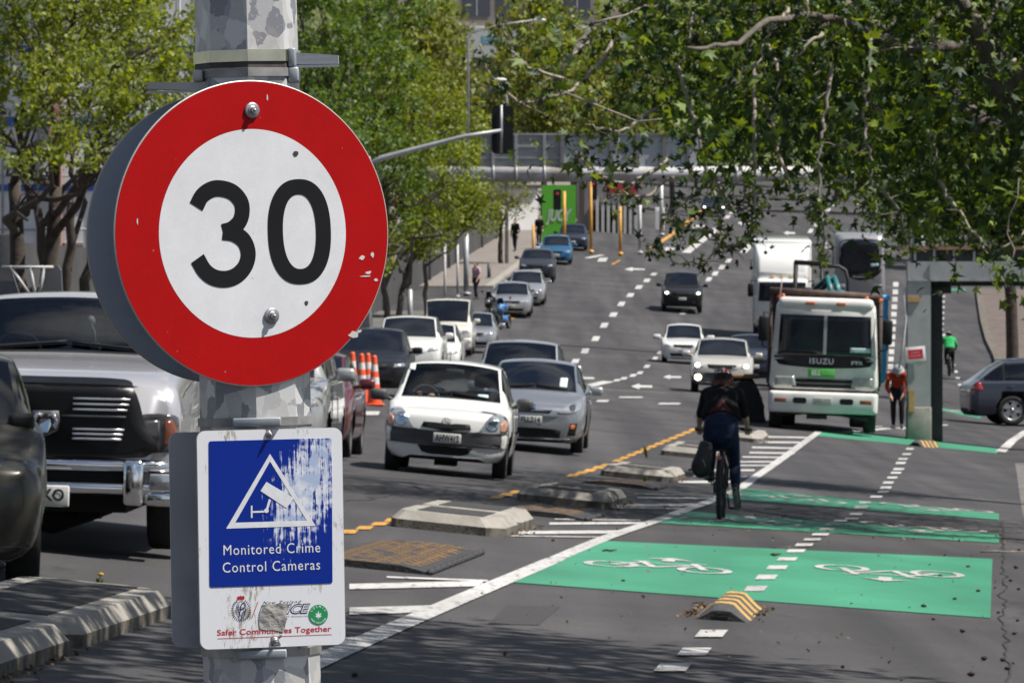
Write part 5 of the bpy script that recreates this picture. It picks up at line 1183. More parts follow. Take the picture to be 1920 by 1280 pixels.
def lamp_post(u, v, s, ub, label, name='street_lamp', arm=2.5, col=None, side=1):
    h = P(u, v, s); t = thing(name, label, 'street lamp', tuple(h), group='street lamps above the far road')
    gx = h.x - side * arm; gz = G(gx, h.y) - h.z
    mb = MB(); mb.tube([(-side * arm, 0, gz), (-side * arm, 0, -1.2), (-side * arm * .96, 0, -.75), (-side * arm * .5, 0, -.25), (-side * .2, 0, 0)], [.10, .07, .055, .045, .04], 10); mb.build('pole', col or M_GALV, t)
    mb = MB(); mb.ball((.1, 0, 0), .42, 0, 14, sc=(1, .4, .25)); mb.build('lamp_head', mat('lamp_white', (.62, .62, .6), .4), t)
lamp_post(1008, 38, 31, 0, 'cobra-head street lamp on a long arm below the hilltop building', arm=4.2)
lamp_post(932, 150, 36, 0, 'small pale street lamp just above the black traffic light', arm=.5, side=-1)
M_YPOLE = mat('signal_yellow', (.60, .30, .05), .55, var=.12)
def signal_pole(u, vb, vt, s, label, head=None, w=.075, cat='traffic light'):
    b = P(u, vb, s); b.z = G(b.x, b.y) + .12; h = (vb - vt) / s
    t = thing('signal_pole', label, cat, tuple(b), group='yellow traffic light poles at the junction')
    mb = MB(); mb.tube([(0, 0, -.1), (0, 0, h)], w * 1.15, 10); mb.lathe([(w * 2.2, 0), (w * 2.2, .08), (w, .12)], 10); mb.build('pole', M_YPOLE, t)
    if head is not None:
        mb = MB(); mb.prism(rrect(-.22 + head, .22 + head, h - 1.05, h + .1, .08), -.05, .0); mb.box(-.14 + head, .14 + head, 0, .25, h - 1.0, h + .05, bev=.04); hd = mb.build('lamp_housing', M_TRIM, t)
        mb = MB(); mb.lathe([(.1, -.06), (.001, -.09)], 12, 'Y', 0, Matrix.Translation((head, 0, h - .15))); mb.build('red_lamp', M_REDL, hd)
signal_pole(1058, 462, 352, 33.5, 'yellow pole with a red-lit lamp in front of the green hoarding', head=-.4)
signal_pole(1108, 487, 355, 33.5, 'tall yellow pole with dark lamp housing on the junction corner', head=.12)
signal_pole(1163, 474, 385, 33.5, 'yellow pole by the white bollards, right of the other poles', head=None, cat='pole')
signal_pole(1000, 470, 395, 36, 'thin yellow pole left of the two dark pedestrians', head=None, w=.06, cat='pole')
# thin pale posts on the left footpath
def post(u, vt, s, label, w=.05, name='marker_post', m=None, plate_=False):
    Y = FPX / s; X = (u - 960) / s; z = G(X, Y) + .1; h = Z0 + (YH - vt) / s - z
    t = thing(name, label, 'post', (X, Y, z), group='thin posts along the left footpath')
    mb = MB(); mb.tube([(0, 0, -.1), (0, 0, h)], w, 10); mb.lathe([(w * 2, 0), (w * 2, .05), (w, .07)], 10); mb.lathe([(w, h), (.6 * w, h + w * .6), (.001, h + w * .8)], 10); mb.build('shaft', m or mat('post_white', (.52, .50, .51), .5, var=.1), t)
    return t, h
post(834, 458, 43, 'thin white post rising behind the old cream van'); post(858, 458, 41.5, 'second thin white post, right of the one behind the van')
post(874, 440, 41, 'thicker grey post beside the two thin white posts', w=.12, m=M_GALV); post(769, 545, 47, 'short grey post between the leafy tree trunks', w=.10, m=M_GALV)
post(917, 495, 38.5, 'dark grey post by the pavement near the motorcycle', w=.09, m=M_GREYTRIM); post(1200, 372, 33, 'white bollard pole beyond the yellow poles', w=.09); post(1240, 345, 30, 'tall pale post by the pale path at the hilltop', w=.13, m=M_GALV)
# ---- traffic cones
def cone(u, v, s, label):
    b = P(u, v, s); b.z = G(b.x, b.y)
    t = thing('traffic_cone', label, 'traffic cone', tuple(b), group='orange traffic cones left of the white hatchback')
    mo = mat('cone_orange', (.72, .085, .02), .55, var=.12, vscale=5); mw = mat('cone_white', (.62, .60, .58), .5, var=.1)
    mb = MB(); mb.box(-.2, .2, -.2, .2, 0, .05, 0, bev=.015)
    prof = [(.15, .05), (.125, .28), (.103, .44), (.102, .44), (.092, .58), (.078, .70), (.077, .70), (.066, .84), (.05, 1.0), (.03, 1.03), (.001, 1.03)]
    for i in range(len(prof) - 1): mb.lathe(prof[i:i + 2], 16, 'Z', 1 if i in (3, 6) else 0)
    mb.build('cone_body', [mo, mw], t)
    return t
# ---- left wall and buildings
def block(name, label, cat, u0, u1, vt, s, depth, m, vb=None, rz=0):
    a, b = P(u0, vt, s), P(u1, vt, s); zb = min(G(a.x, a.y), G(b.x, b.y)) - .3 if vb is None else Z0 + (YH - vb) / s
    t = thing(name, label, cat, (a.x, a.y, zb), rz=rz)
    mb = MB(); mb.box(0, b.x - a.x, 0, depth, 0, a.z - zb); o = mb.build('wall', m, t)
    return t, (b.x - a.x), (a.z - zb), o
M_DARKWALL = mat('dark_wall', (.045, .044, .045), .8, var=.25, vscale=.8)
t = thing('street_wall', 'long dark grey boundary wall along the left pavement behind the parked cars', 'wall'); mb = MB(); wy = np.arange(140, 345, 5.0)
for k, y in enumerate(wy):
    x = float(axis(y)) - 24.0; z = G(x, y); mb.v += [(x, y, z - .5), (x, y, z + 3.1), (x - .35, y, z + 3.1), (x - .35, y, z - .5)]
    if k: a, b = 4 * (k - 1), 4 * k; mb.f += [[a, b, b + 1, a + 1], [a + 1, b + 1, b + 2, a + 2], [a + 2, b + 2, b + 3, a + 3]]; mb.m += [0, 0, 0]; mb.sm += [False] * 3
mb.build('wall_face', M_DARKWALL, t)
for y in wy[::3]:
    mb = MB(); x = float(axis(y)) - 24.0; z = G(x, y); mb.box(x - .4, x + .12, y - .3, y + .3, z - .4, z + 3.3, bev=.03); mb.build('pier', M_GREYTRIM, t)
# wrapped construction building, far left
t, w, h, o = block('wrapped_building', 'tall building wrapped in pale sheeting with blue bands, behind the left tree', 'building', -260, 470, -260, 66, 14, mat('wrap_sheet', (.72, .72, .73), .7, var=.14, vscale=.7, bump=.4, bscale=1.4, dark=(.55, .54, .55), dscale=.4))
def bz(v): return Z0 + (YH - v) / 66 - t.location.z
for v, hh in ((228, 9), (352, 6), (495, 5), (512, 4), (92, 7)):
    mb = MB(); mb.box(0, w, -.05, -.01, bz(v + hh), bz(v - hh)); mb.build('blue_band', mat('band_blue', (.04, .13, .42), .6, var=.3, vscale=.5), t)
mb = MB()
for k in range(12): mb.tube([(k * w / 11, -.12, 0), (k * w / 11, -.12, h)], .035, 6)
for v in (-100, 60, 205, 330, 430, 535): mb.tube([(0, -.12, bz(v)), (w, -.12, bz(v))], .03, 6)
mb.build('scaffold_tube', M_GALV, t)
for k in range(4):
    mb = MB(); x = w * (.08 + .2 * k); mb.box(x, x + 1.0, -.03, .02, bz(540), bz(455)); mb.build('doorway', mat('beige_panel', (.35, .29, .24), .8), t)
mb = MB(); x = (106 + 260) / 66; mb.box(x - .17, x + .17, -.45, -.15, 0, bz(-200)); mb.build('brick_pier', mat('pink_brick', (.42, .22, .16), .85, var=.2, vscale=4), t)
# white low building and green hoarding at the junction
t, w, h, o = block('white_building', 'low white building behind the pedestrians at the far corner', 'building', 858, 1016, 352, 30.5, 12, rz=.3, m=mat('render_white', (.74, .73, .72), .7, var=.1, vscale=.6))
for k in range(2):
    mb = MB(); x = .3 + k * 1.3; mb.box(x, x + .9, -.03, .03, .3, 1.7); f = mb.build('window', M_GLASSX, t); mb = MB(); mb.box(x - .05, x + .95, -.05, -.03, 1.7, 1.78); mb.build('frame', M_GALV, f)
mb = MB(); mb.box(-.1, w + .1, -.3, .2, h, h + .2); mb.build('roof', M_GREYTRIM, t)
t = thing('green_hoarding', 'bright green hoarding with white slanted lettering at the far junction', 'billboard', tuple(P(1016, 455, 32.5)))
mb = MB(); mb.box(0, 64 / 32.5, 0, .1, 0, 108 / 32.5); mb.build('board', mat('hoarding_green', (.10, .42, .03), .6, var=.06), t)
mb = MB(); put_text(mb, 'JUCY', .98, -.02, 1.55, .95, bold=.03, width=1.5, shear=.25); mb.build('hoarding_lettering', M_PLATE, t)
mb = MB(); gz = G(t.location.x + 1, t.location.y) - t.location.z; mb.box(.2, .3, .1, .2, gz, 3); mb.box(1.7, 1.8, .1, .2, gz, 3); mb.build('prop', M_RUST, t)
# railing fence and grey building right of the poles
t, w, h, o = block('grey_building', 'grey roadside building with white columns, below the pipe gantry', 'building', 1085, 1200, 338, 30, 12, mat('dull_grey_wall', (.22, .21, .22), .8, var=.2, vscale=.5))
for k in range(8):
    mb = MB(); x = w * (.28 + .09 * k); mb.box(x, x + .18, -.25, -.05, 0, h * .72); mb.build('column', mat('column_white', (.50, .49, .48), .6, var=.1), t)
mb = MB(); mb.box(0, .35, -.3, 0, 0, h); mb.build('brown_pier', mat('brown_pier', (.07, .055, .05), .8), t)
mb = MB(); mb.box(w * .2, w * .55, -.1, .05, 0, h * .5); mb.build('doorway', M_UNDER, t)
mb = MB(); mb.box(w * .45, w * .95, -.35, -.2, h * .78, h * .93); mb.build('red_signboard', mat('fascia_red', (.4, .03, .05), .6), t)
t = thing('white_bin', 'white utility box on the pale path at the hilltop', 'cabinet', tuple(P(1237, 420, 29.5))); t.location.z = G(t.location.x, t.location.y) + .1
mb = MB(); mb.box(-.3, .3, 0, .4, 0, 1.5, bev=.04); mb.build('cabinet_body', P_WHITE, t); mb = MB(); mb.box(-.26, .26, -.02, 0, .1, 1.3); mb.build('door', mat('cabinet_door', (.6, .6, .62), .5), t)
# hilltop buildings glimpsed through the trees
t, w, h, o = block('hilltop_block', 'hilltop block with dark windows above a white hoarding', 'building', 858, 1120, -120, 19, 20, mat('dusty_pink_wall', (.30, .26, .24), .8, var=.15, vscale=.3))
def hz(v): return Z0 + (YH - v) / 19 - t.location.z
for i, v in enumerate((-60, 12, 78)):
    for k in range(4):
        mb = MB(); x = .6 + k * 3.3; mb.box(x, x + 2.6, -.06, .05, hz(v + 18), hz(v - 26)); f = mb.build('window', mat('hill_window', (.012, .018, .05), .15, coat=1), t)
        mb = MB(); mb.box(x + 1.25, x + 1.35, -.1, -.05, hz(v + 18), hz(v - 26)); mb.box(x - .08, x + 2.68, -.1, -.04, hz(v - 26) - .0, hz(v - 29)); mb.build('frame', M_PLATE, f)
mb = MB(); mb.box(.5, w - .5, -.5, -.1, hz(108), hz(52)); hb = mb.build('white_hoarding', mat('hoard_white', (.55, .55, .57), .6, var=.1), t)
mb = MB(); mb.box(2.4, 6.8, -.53, -.5, hz(82), hz(68)); mb.build('blue_stripe', mat('stripe_blue', (.14, .35, .55), .6, var=.4, vscale=1.5), hb)
t, w, h, o = block('pale_apartments', 'pale apartment block half hidden by hillside trees', 'building', 660, 800, -150, 21, 18, mat('pale_render', (.46, .40, .38), .8, var=.12, vscale=.3))
for i in range(6):
    for k in range(3):
        mb = MB(); x = .5 + k * 2.2; z = h - 2.2 - i * 2.9; mb.box(x, x + 1.3, -.05, .05, z, z + 1.5); mb.build('window', M_GLASSX, t)
for (u, v, s, lb) in [(661, 727, 90, 'leftmost orange cone, partly behind the round sign'), (678, 731, 91, 'orange cone second from the left in the cone group'), (690, 726, 90, 'orange cone second from the right in the cone group'), (702, 722, 92, 'rightmost orange cone, next to the white hatchback mirror')]:
    cone(u, v, s, lb)
# ================================================================== SIGN POLE AND SIGNS
def spangle_mat():
    m = bpy.data.materials.new('galvanised_spangle'); m.use_nodes = True
    n, l = m.node_tree.nodes, m.node_tree.links; p = n['Principled BSDF']; p.inputs['Roughness'].default_value = .42; p.inputs['Metallic'].default_value = .35
    tc = n.new('ShaderNodeTexCoord'); mp = n.new('ShaderNodeMapping'); mp.inputs['Scale'].default_value = (1, 1, .8); l.new(tc.outputs['Object'], mp.inputs[0])
    no = n.new('ShaderNodeTexNoise'); no.inputs['Scale'].default_value = 34; no.inputs['Detail'].default_value = 5; l.new(mp.outputs[0], no.inputs['Vector'])
    ad = n.new('ShaderNodeVectorMath'); ad.operation = 'MULTIPLY_ADD'; ad.inputs[1].default_value = (.032, .032, .032); l.new(no.outputs['Color'], ad.inputs[0]); l.new(mp.outputs[0], ad.inputs[2])
    vo = n.new('ShaderNodeTexVoronoi'); vo.inputs['Scale'].default_value = 27; l.new(ad.outputs[0], vo.inputs['Vector'])
    r = n.new('ShaderNodeValToRGB'); e = r.color_ramp.elements; r.color_ramp.interpolation = 'CONSTANT'
    e[0].color = (.24, .245, .27, 1); e[1].position = .8; e[1].color = (.62, .62, .62, 1)
    for pos, c in ((.22, (.44, .44, .45)), (.42, (.31, .32, .36)), (.6, (.53, .52, .51))): q = e.new(pos); q.color = (*c, 1)
    sx = n.new('ShaderNodeSeparateColor'); l.new(vo.outputs['Color'], sx.inputs[0]); l.new(sx.outputs[0], r.inputs[0])
    n2 = n.new('ShaderNodeTexNoise'); n2.inputs['Scale'].default_value = 9; n2.inputs['Detail'].default_value = 9; n2.inputs['Roughness'].default_value = .7; l.new(tc.outputs['Object'], n2.inputs['Vector'])
    r2 = n.new('ShaderNodeValToRGB'); r2.color_ramp.elements[0].position = .55; r2.color_ramp.elements[1].position = .75; l.new(n2.outputs[0], r2.inputs[0])
    mx = n.new('ShaderNodeMixRGB'); mx.inputs[2].default_value = (.40, .375, .33, 1); l.new(r2.outputs[0], mx.inputs[0]); l.new(r.outputs[0], mx.inputs[1])
    n3 = n.new('ShaderNodeTexNoise'); n3.inputs['Scale'].default_value = 160; n3.inputs['Detail'].default_value = 3; l.new(tc.outputs['Object'], n3.inputs['Vector'])
    r3 = n.new('ShaderNodeValToRGB'); r3.color_ramp.elements[0].position = .62; r3.color_ramp.elements[1].position = .7; l.new(n3.outputs[0], r3.inputs[0])
    m2 = n.new('ShaderNodeMixRGB'); m2.inputs[2].default_value = (.62, .62, .62, 1); m3 = n.new('ShaderNodeMath'); m3.operation = 'MULTIPLY'; m3.inputs[1].default_value = .5; l.new(r3.outputs[0], m3.inputs[0])
    l.new(m3.outputs[0], m2.inputs[0]); l.new(mx.outputs[0], m2.inputs[1]); l.new(m2.outputs[0], p.inputs['Base Color']); return m
M_SPANGLE = spangle_mat()
PS = 945.0; PY = FPX / PS
pole_o = P(471, 439, PS); gzp = G(pole_o.x, PY); LEAN = math.atan(31 / 1280)
pole = thing('lamp_post', 'mottled galvanised eight-sided pole carrying the round red sign and the blue sign', 'pole', tuple(pole_o), rot=(0, -LEAN, 0))
def pz(v): return (439 - v) / PS
def pr(v): return (92.5 + 14.5 * v / 1280) / PS * 1.03
def octring(v, k=1.0, add=0.0): return [((pr(v) * k + add) * math.cos(R(3.6 + 45 * i)), (pr(v) * k + add) * math.sin(R(3.6 + 45 * i)), pz(v)) for i in range(8)]
mb = MB(); vsx = [-3200, -600, 0, 640, 1280, (439 - (gzp - pole_o.z) * PS) + 100]; rr = [octring(v) for v in vsx]; vs = sum(rr, [])
mb.add(vs, [(i * 8 + k, i * 8 + (k + 1) % 8, i * 8 + 8 + (k + 1) % 8, i * 8 + 8 + k) for i in range(len(vsx) - 1) for k in range(8)] + [tuple(range(8))])
mb.build('shaft', M_SPANGLE, pole)
def band(v0, v1, name, m, add=.004):
    mb = MB(); a, b, c, d = octring(v1, 1, add), octring(v0, 1, add), octring(v1, 1, -.004), octring(v0, 1, -.004); vs = a + b + c + d; fs = []
    for k in range(8):
        q = (k + 1) % 8; fs += [(k, q, 8 + q, 8 + k), (8 + k, 8 + q, 24 + q, 24 + k), (k, 16 + k, 16 + q, q)]
    mb.add(vs, fs); return mb.build(name, m, pole)
bnd = band(97, 119, 'steel_band', mat('band_gold_steel', (.60, .56, .45), .22, metal=.95, var=.2, vscale=18)); band(131, 147, 'steel_band', mat('band_dull', (.30, .29, .28), .5, metal=.6, var=.35, vscale=20))
band(119.5, 130, 'tape_residue', mat('tape_dark', (.06, .05, .048), .7, var=.5, vscale=40), .001); band(781, 797, 'steel_band', mat('band_dull', (.3, .29, .28)), .004); band(1212, 1226, 'steel_band', mat('band_dull', (.3, .29, .28)), .004)
mb = MB(); mb.prism([(.083, 0), (.093, .022), (.107, .022), (.107, .002)], -.09, -.086); 
M_BRKT = mat('cast_bracket', (.30, .33, .36), .5, metal=.3, var=.15, vscale=20)
def arm(u0, v0, u1, v1, name, m, yd=.0, h=.018):
    mb = MB(); x0, x1 = (u0 - 471) / PS, (u1 - 471) / PS; z0, z1 = pz(v0), pz(v1); w = .022
    mb.add([(x0, yd - w, z0 - h / 2), (x1, yd - w, z1 - h * .35), (x1, yd + w, z1 - h * .35), (x0, yd + w, z0 - h / 2), (x0, yd - w, z0 + h / 2), (x1, yd - w, z1 + h * .35), (x1, yd + w, z1 + h * .35), (x0, yd + w, z0 + h / 2)],
           [(0, 1, 2, 3), (7, 6, 5, 4), (0, 4, 5, 1), (1, 5, 6, 2), (2, 6, 7, 3), (3, 7, 4, 0)]); mb.box(min(x0, x1), max(x0, x1), yd - w - .006, yd - w, min(z0, z1) - h * .62, min(z0, z1) - h * .42); return mb.build(name, m, pole)
ar = arm(556, 113, 643, 117, 'bracket_arm', M_BRKT, -.01, .024); arm(396, 162, 285, 158, 'bracket_arm', mat('bracket_pale', (.42, .41, .39), .5, metal=.3, var=.2), -.03, .018)
mb = MB(); mb.box(.083, .099, -.06, .03, pz(130), pz(94), bev=.004); mb.box(.083, .104, -.06, .03, pz(158), pz(130), bev=.004); mb.build('clamp', M_BRKT, pole)
mb = MB(); mb.box(-.105, -.085, -.06, .03, pz(153), pz(131), bev=.004); mb.build('clamp', mat('bracket_pale', (.42, .41, .39)), pole)
mb = MB(); put_text(mb, 'SIGNFIX SYSTEMS', .137, -.0375, pz(112.5), .0075, width=.062); mb.build('cast_lettering', mat('cast_light', (.4, .43, .46), .5), ar)
for v in (789, 1219):
    mb = MB(); mb.box(-.04, .055, -.125, -.10, pz(v + 9), pz(v - 8), bev=.003); mb.build('clamp_buckle', M_BRKT, pole)

def sheeting(name, col, rough=.42, hexs=260.0, scr=.5):
    """retro-reflective sheeting: fine honeycomb, faint scratches and grime"""
    m = bpy.data.materials.new(name); m.use_nodes = True; MATS[name] = m
    n, l = m.node_tree.nodes, m.node_tree.links; p = n['Principled BSDF']; p.inputs['Roughness'].default_value = rough; p.inputs['Specular IOR Level'].default_value = .18
    tc = n.new('ShaderNodeTexCoord'); vo = n.new('ShaderNodeTexVoronoi'); vo.feature = 'DISTANCE_TO_EDGE'; vo.inputs['Scale'].default_value = hexs; vo.inputs['Randomness'].default_value = .15; l.new(tc.outputs['Object'], vo.inputs['Vector'])
    r = n.new('ShaderNodeValToRGB'); r.color_ramp.elements[0].position = .04; r.color_ramp.elements[1].position = .2; r.color_ramp.elements[0].color = (*[c * .84 for c in col], 1); r.color_ramp.elements[1].color = (*col, 1); l.new(vo.outputs['Distance'], r.inputs[0])
    no = n.new('ShaderNodeTexNoise'); no.inputs['Scale'].default_value = 7; no.inputs['Detail'].default_value = 9; no.inputs['Roughness'].default_value = .7; l.new(tc.outputs['Object'], no.inputs['Vector'])
    r2 = n.new('ShaderNodeValToRGB'); r2.color_ramp.elements[0].position = .35; r2.color_ramp.elements[1].position = .7; r2.color_ramp.elements[0].color = (.86, .86, .85, 1); r2.color_ramp.elements[1].color = (1, 1, 1, 1); l.new(no.outputs[0], r2.inputs[0])
    mx = n.new('ShaderNodeMixRGB'); mx.blend_type = 'MULTIPLY'; mx.inputs[0].default_value = 1; l.new(r.outputs[0], mx.inputs[1]); l.new(r2.outputs[0], mx.inputs[2])
    sp_ = n.new('ShaderNodeTexNoise'); sp_.inputs['Scale'].default_value = 95; sp_.inputs['Detail'].default_value = 2; l.new(tc.outputs['Object'], sp_.inputs['Vector'])
    r3 = n.new('ShaderNodeValToRGB'); r3.color_ramp.elements[0].position = .745; r3.color_ramp.elements[1].position = .775; l.new(sp_.outputs[0], r3.inputs[0])
    m2 = n.new('ShaderNodeMixRGB'); m2.inputs[2].default_value = (.3, .28, .26, 1); ml = n.new('ShaderNodeMath'); ml.operation = 'MULTIPLY'; ml.inputs[1].default_value = scr; l.new(r3.outputs[0], ml.inputs[0]); l.new(ml.outputs[0], m2.inputs[0]); l.new(mx.outputs[0], m2.inputs[1])
    l.new(m2.outputs[0], p.inputs['Base Color']); return m
M_SRED = sheeting('sheet_red', (.45, .002, .003), .45); M_SWHITE = sheeting('sheet_white', (.80, .815, .86)); M_SBLACK = mat('sheet_black', (.009, .0095, .011), .55, var=.2, spec=.15)
M_ALU = mat('sign_aluminium', (.40, .46, .55), .5, metal=.15, var=.12, vscale=4, dark=(.33, .38, .46), dscale=5); M_EDGE = mat('sign_edge', (.45, .44, .42), .5, metal=.5)
M_BOLT = mat('bolt_zinc', (.34, .34, .35), .4, metal=.7, var=.2, vscale=60)
YAW = R(29)
nx, ny = math.sin(YAW), -math.cos(YAW); tx_, ty_ = math.cos(YAW), math.sin(YAW)
def on_pole(dn, tau, v):
    z = pole_o.z + pz(v); x = pole_o.x - math.tan(LEAN) * pz(v); return (x + nx * dn + tx_ * tau, PY + ny * dn + ty_ * tau, z)
def bolt(parent, x, z, y=-.004, r=.0158, name='bolt'):
    mb = MB(); M = Matrix.Translation((x, 0, z)); mb.lathe([(r, y + .002), (r, y - .001), (r * .96, y - .0022), (r * .6, y - .0024)], 24, 'Y', 0, M); mb.lathe([(r * .62, y - .0024), (r * .60, y - .004), (r * .4, y - .0045)], 16, 'Y', 0, M)
    pts = [(x + r * .42 * math.cos(R(60 * k + 15)), z + r * .42 * math.sin(R(60 * k + 15))) for k in range(6)]; mb.prism(pts, y - .011, y - .003); mb.lathe([(r * .22, y - .011), (r * .2, y - .014), (.0005, y - .0145)], 12, 'Y', 0, M); return mb.build(name, M_BOLT, parent)
SRAD = .30
ss_ = thing('speed_sign', 'round white 30 speed sign with broad red border, largest thing in the picture', 'road sign', on_pole(.112, -.052, 439), rot=Matrix.Rotation(YAW, 3, 'Z').to_euler())
ss_.rotation_euler = (Matrix.Rotation(YAW, 3, 'Z') @ Matrix.Rotation(-R(2.0), 3, 'Y')).to_euler()
mb = MB(); mb.lathe([(.001, .004), (SRAD - .001, .004), (SRAD, .003), (SRAD, 0), (SRAD - .0012, -.0008), (.001, -.0008)], 128, 'Y', 0, smooth=False); mb.build('sign_plate', M_EDGE, ss_)
mb = MB(); mb.lathe([(SRAD - .0022, -.0014), (.2045, -.0014)], 128, 'Y', 0, smooth=False); mb.build('red_border', M_SRED, ss_)
mb = MB(); mb.lathe([(.2045, -.0017), (.001, -.0017)], 128, 'Y', 0, smooth=False); mb.build('white_disc', M_SWHITE, ss_)
def ribbon2d(mb, pts, w, y, mi=0):
    P_ = np.array(pts, float); d = np.gradient(P_, axis=0); L = np.hypot(d[:, 0], d[:, 1])[:, None] + 1e-9; nrm = np.stack([-d[:, 1], d[:, 0]], 1) / L * w / 2
    vs = [];
    for a, b in zip(P_ + nrm, P_ - nrm): vs += [(a[0], y, a[1]), (b[0], y, b[1])]
    mb.add(vs, [(2 * i, 2 * i + 1, 2 * i + 3, 2 * i + 2) for i in range(len(P_) - 1)], mi)
def cr(pts, n=10):
    P_ = [np.array(p, float) for p in pts]; P_ = [2 * P_[0] - P_[1]] + P_ + [2 * P_[-1] - P_[-2]]; out = []
    for i in range(1, len(P_) - 2):
        for k in range(n):
            t = k / n; a, b, c, d = P_[i - 1:i + 3]; out.append(.5 * (2 * b + (c - a) * t + (2 * a - 5 * b + 4 * c - d) * t * t + (3 * b - a - 3 * c + d) * t ** 3))
    out.append(P_[-2]); return out
mb = MB()
ribbon2d(mb, [(-.125 + .0, .060)] and cr([(-.1225, .0555), (-.109, .0765), (-.088, .0885), (-.066, .0895), (-.042, .0815), (-.0255, .0635), (-.0225, .0435), (-.0295, .024), (-.047, .0095), (-.066, .0045)]), .032, -.0026)
ribbon2d(mb, cr([(-.066, .0055), (-.041, .0005), (-.0205, -.0145), (-.0125, -.0385), (-.0195, -.0625), (-.0385, -.0805), (-.0625, -.0875), (-.0885, -.0835), (-.1085, -.0695), (-.1235, -.0455)]), .0325, -.00262)
def sup(a, b, e, n=72): return [(a * abs(math.cos(t)) ** (2 / e) * (1 if math.cos(t) >= 0 else -1), b * abs(math.sin(t)) ** (2 / e) * (1 if math.sin(t) >= 0 else -1)) for t in np.linspace(0, 2 * math.pi, n, endpoint=False)]
oc = (.1015, .0005); A_, B_ = sup(.0695, .1035, 2.35), sup(.0365, .0735, 2.25); n_ = len(A_)
mb.add([(oc[0] + x, -.0026, oc[1] + z) for x, z in A_] + [(oc[0] + x, -.0026, oc[1] + z) for x, z in B_], [(k, (k + 1) % n_, n_ + (k + 1) % n_, n_ + k) for k in range(n_)]); mb.build('black_numerals', M_SBLACK, ss_)
bolt(ss_, .005, .241); bolt(ss_, .034, -.163)
def mark(parent, name, pts, m, y=-.0024):
    mb = MB(); mb.add([(x, y, z) for x, z in pts], [tuple(range(len(pts)))]); return mb.build(name, m, parent)
rng = random.Random(5)
def blotch(cx, cz, rx, rz, n=14, j=.35): return [(cx + rx * math.cos(2 * math.pi * k / n) * (1 + rng.uniform(-j, j)), cz + rz * math.sin(2 * math.pi * k / n) * (1 + rng.uniform(-j, j))) for k in range(n)]
M_HOLE = mat('hole_dark', (.03, .03, .03), .8)
mark(ss_, 'bullet_hole', blotch(.098, .153, .006, .006), M_HOLE); mark(ss_, 'bullet_hole', blotch(.112, -.141, .004, .004), M_HOLE)
M_SCUFF = mat('scuff_white', (.55, .52, .5), .6)
mb = MB()
for (cx, cz, rx, rz) in [(.238, -.055, .006, .004), (.252, -.085, .007, .003), (.262, -.05, .003, .005), (.245, -.092, .012, .0012), (.215, -.207, .010, .006), (.228, -.20, .006, .003), (.04, .265, .0015, .006), (-.25, .03, .0015, .006), (.268, -.10, .004, .003)]:
    pts = blotch(cx, cz, rx, rz); b = len(mb.v); mb.add([(x, -.0022, z) for x, z in pts], [tuple(range(len(pts)))])
mb.build('scuff_mark', M_SCUFF, ss_)
bk = thing('sign_back', 'blue-grey back of a second round sign, mounted on the far side of the pole', 'road sign', on_pole(-.135, -.008, 446), rot=ss_.rotation_euler)
mb = MB(); mb.lathe([(.001, .0015), (.286, .0015), (.288, .0005), (.288, -.0015), (.286, -.0025), (.001, -.0025)], 128, 'Y', 0, smooth=False); mb.build('sign_plate', M_ALU, bk)
mb = MB(); mb.lathe([(.287, .0008), (.2895, .0005), (.2895, -.002), (.287, -.0028)], 128, 'Y', 0); mb.build('rim_edge', mat('edge_warm', (.42, .40, .34), .5), bk)

# ---- blue crime camera notice
YC = R(18)
nx, ny = math.sin(YC), -math.cos(YC); tx_, ty_ = math.cos(YC), math.sin(YC)
cn = thing('camera_notice', 'worn blue and white camera surveillance notice below the round sign', 'sign', on_pole(.122, -.008, 1004), rot=(0, 0, 0))
cn.rotation_euler = (Matrix.Rotation(YC, 3, 'Z') @ Matrix.Rotation(-R(1.0), 3, 'Y')).to_euler()
def cx_(x, y): return (x - (y - 639) * .011 - 419) / 827 * .297
def cz_(y): return (639 - y) / 1222 * .4285
def C2(pts): return [(cx_(x, y), cz_(y)) for x, y in pts]
W2, H2 = .1485, .2142
mb = MB(); mb.prism(rrect(-W2, W2, -H2, H2, .018, 6), -.001, .003); mb.build('sign_plate', M_EDGE, cn)
def grimy(name, col, grime, thr=.52, sc=11):
    m = mat(name, col, .42, var=.06, vscale=20, dark=grime, dscale=sc, dthr=thr); return m
mb = MB(); mb.prism(rrect(-W2 + .001, W2 - .001, -H2 + .001, H2 - .001, .017, 6), -.0016, -.0008)
def notice_white():
    m = bpy.data.materials.new('notice_sheet'); m.use_nodes = True; n, l = m.node_tree.nodes, m.node_tree.links; p = n['Principled BSDF']; p.inputs['Roughness'].default_value = .42
    tc = n.new('ShaderNodeTexCoord'); mp = n.new('ShaderNodeMapping'); mp.inputs['Scale'].default_value = (90, 1, 22); mp.inputs['Rotation'].default_value = (0, R(12), 0); l.new(tc.outputs['Object'], mp.inputs[0])
    a = n.new('ShaderNodeTexNoise'); a.inputs['Scale'].default_value = 1.6; a.inputs['Detail'].default_value = 8; a.inputs['Roughness'].default_value = .7; l.new(mp.outputs[0], a.inputs['Vector'])
    b = n.new('ShaderNodeTexNoise'); b.inputs['Scale'].default_value = 9; b.inputs['Detail'].default_value = 4; l.new(tc.outputs['Object'], b.inputs['Vector'])
    ml = n.new('ShaderNodeMath'); ml.operation = 'MULTIPLY'; l.new(a.outputs[0], ml.inputs[0]); l.new(b.outputs[0], ml.inputs[1])
    r = n.new('ShaderNodeValToRGB'); r.color_ramp.elements[0].position = .30; r.color_ramp.elements[1].position = .37; r.color_ramp.elements[0].color = (.74, .75, .79, 1); r.color_ramp.elements[1].color = (.34, .31, .25, 1)
    l.new(ml.outputs[0], r.inputs[0]); l.new(r.outputs[0], p.inputs['Base Color']); return m
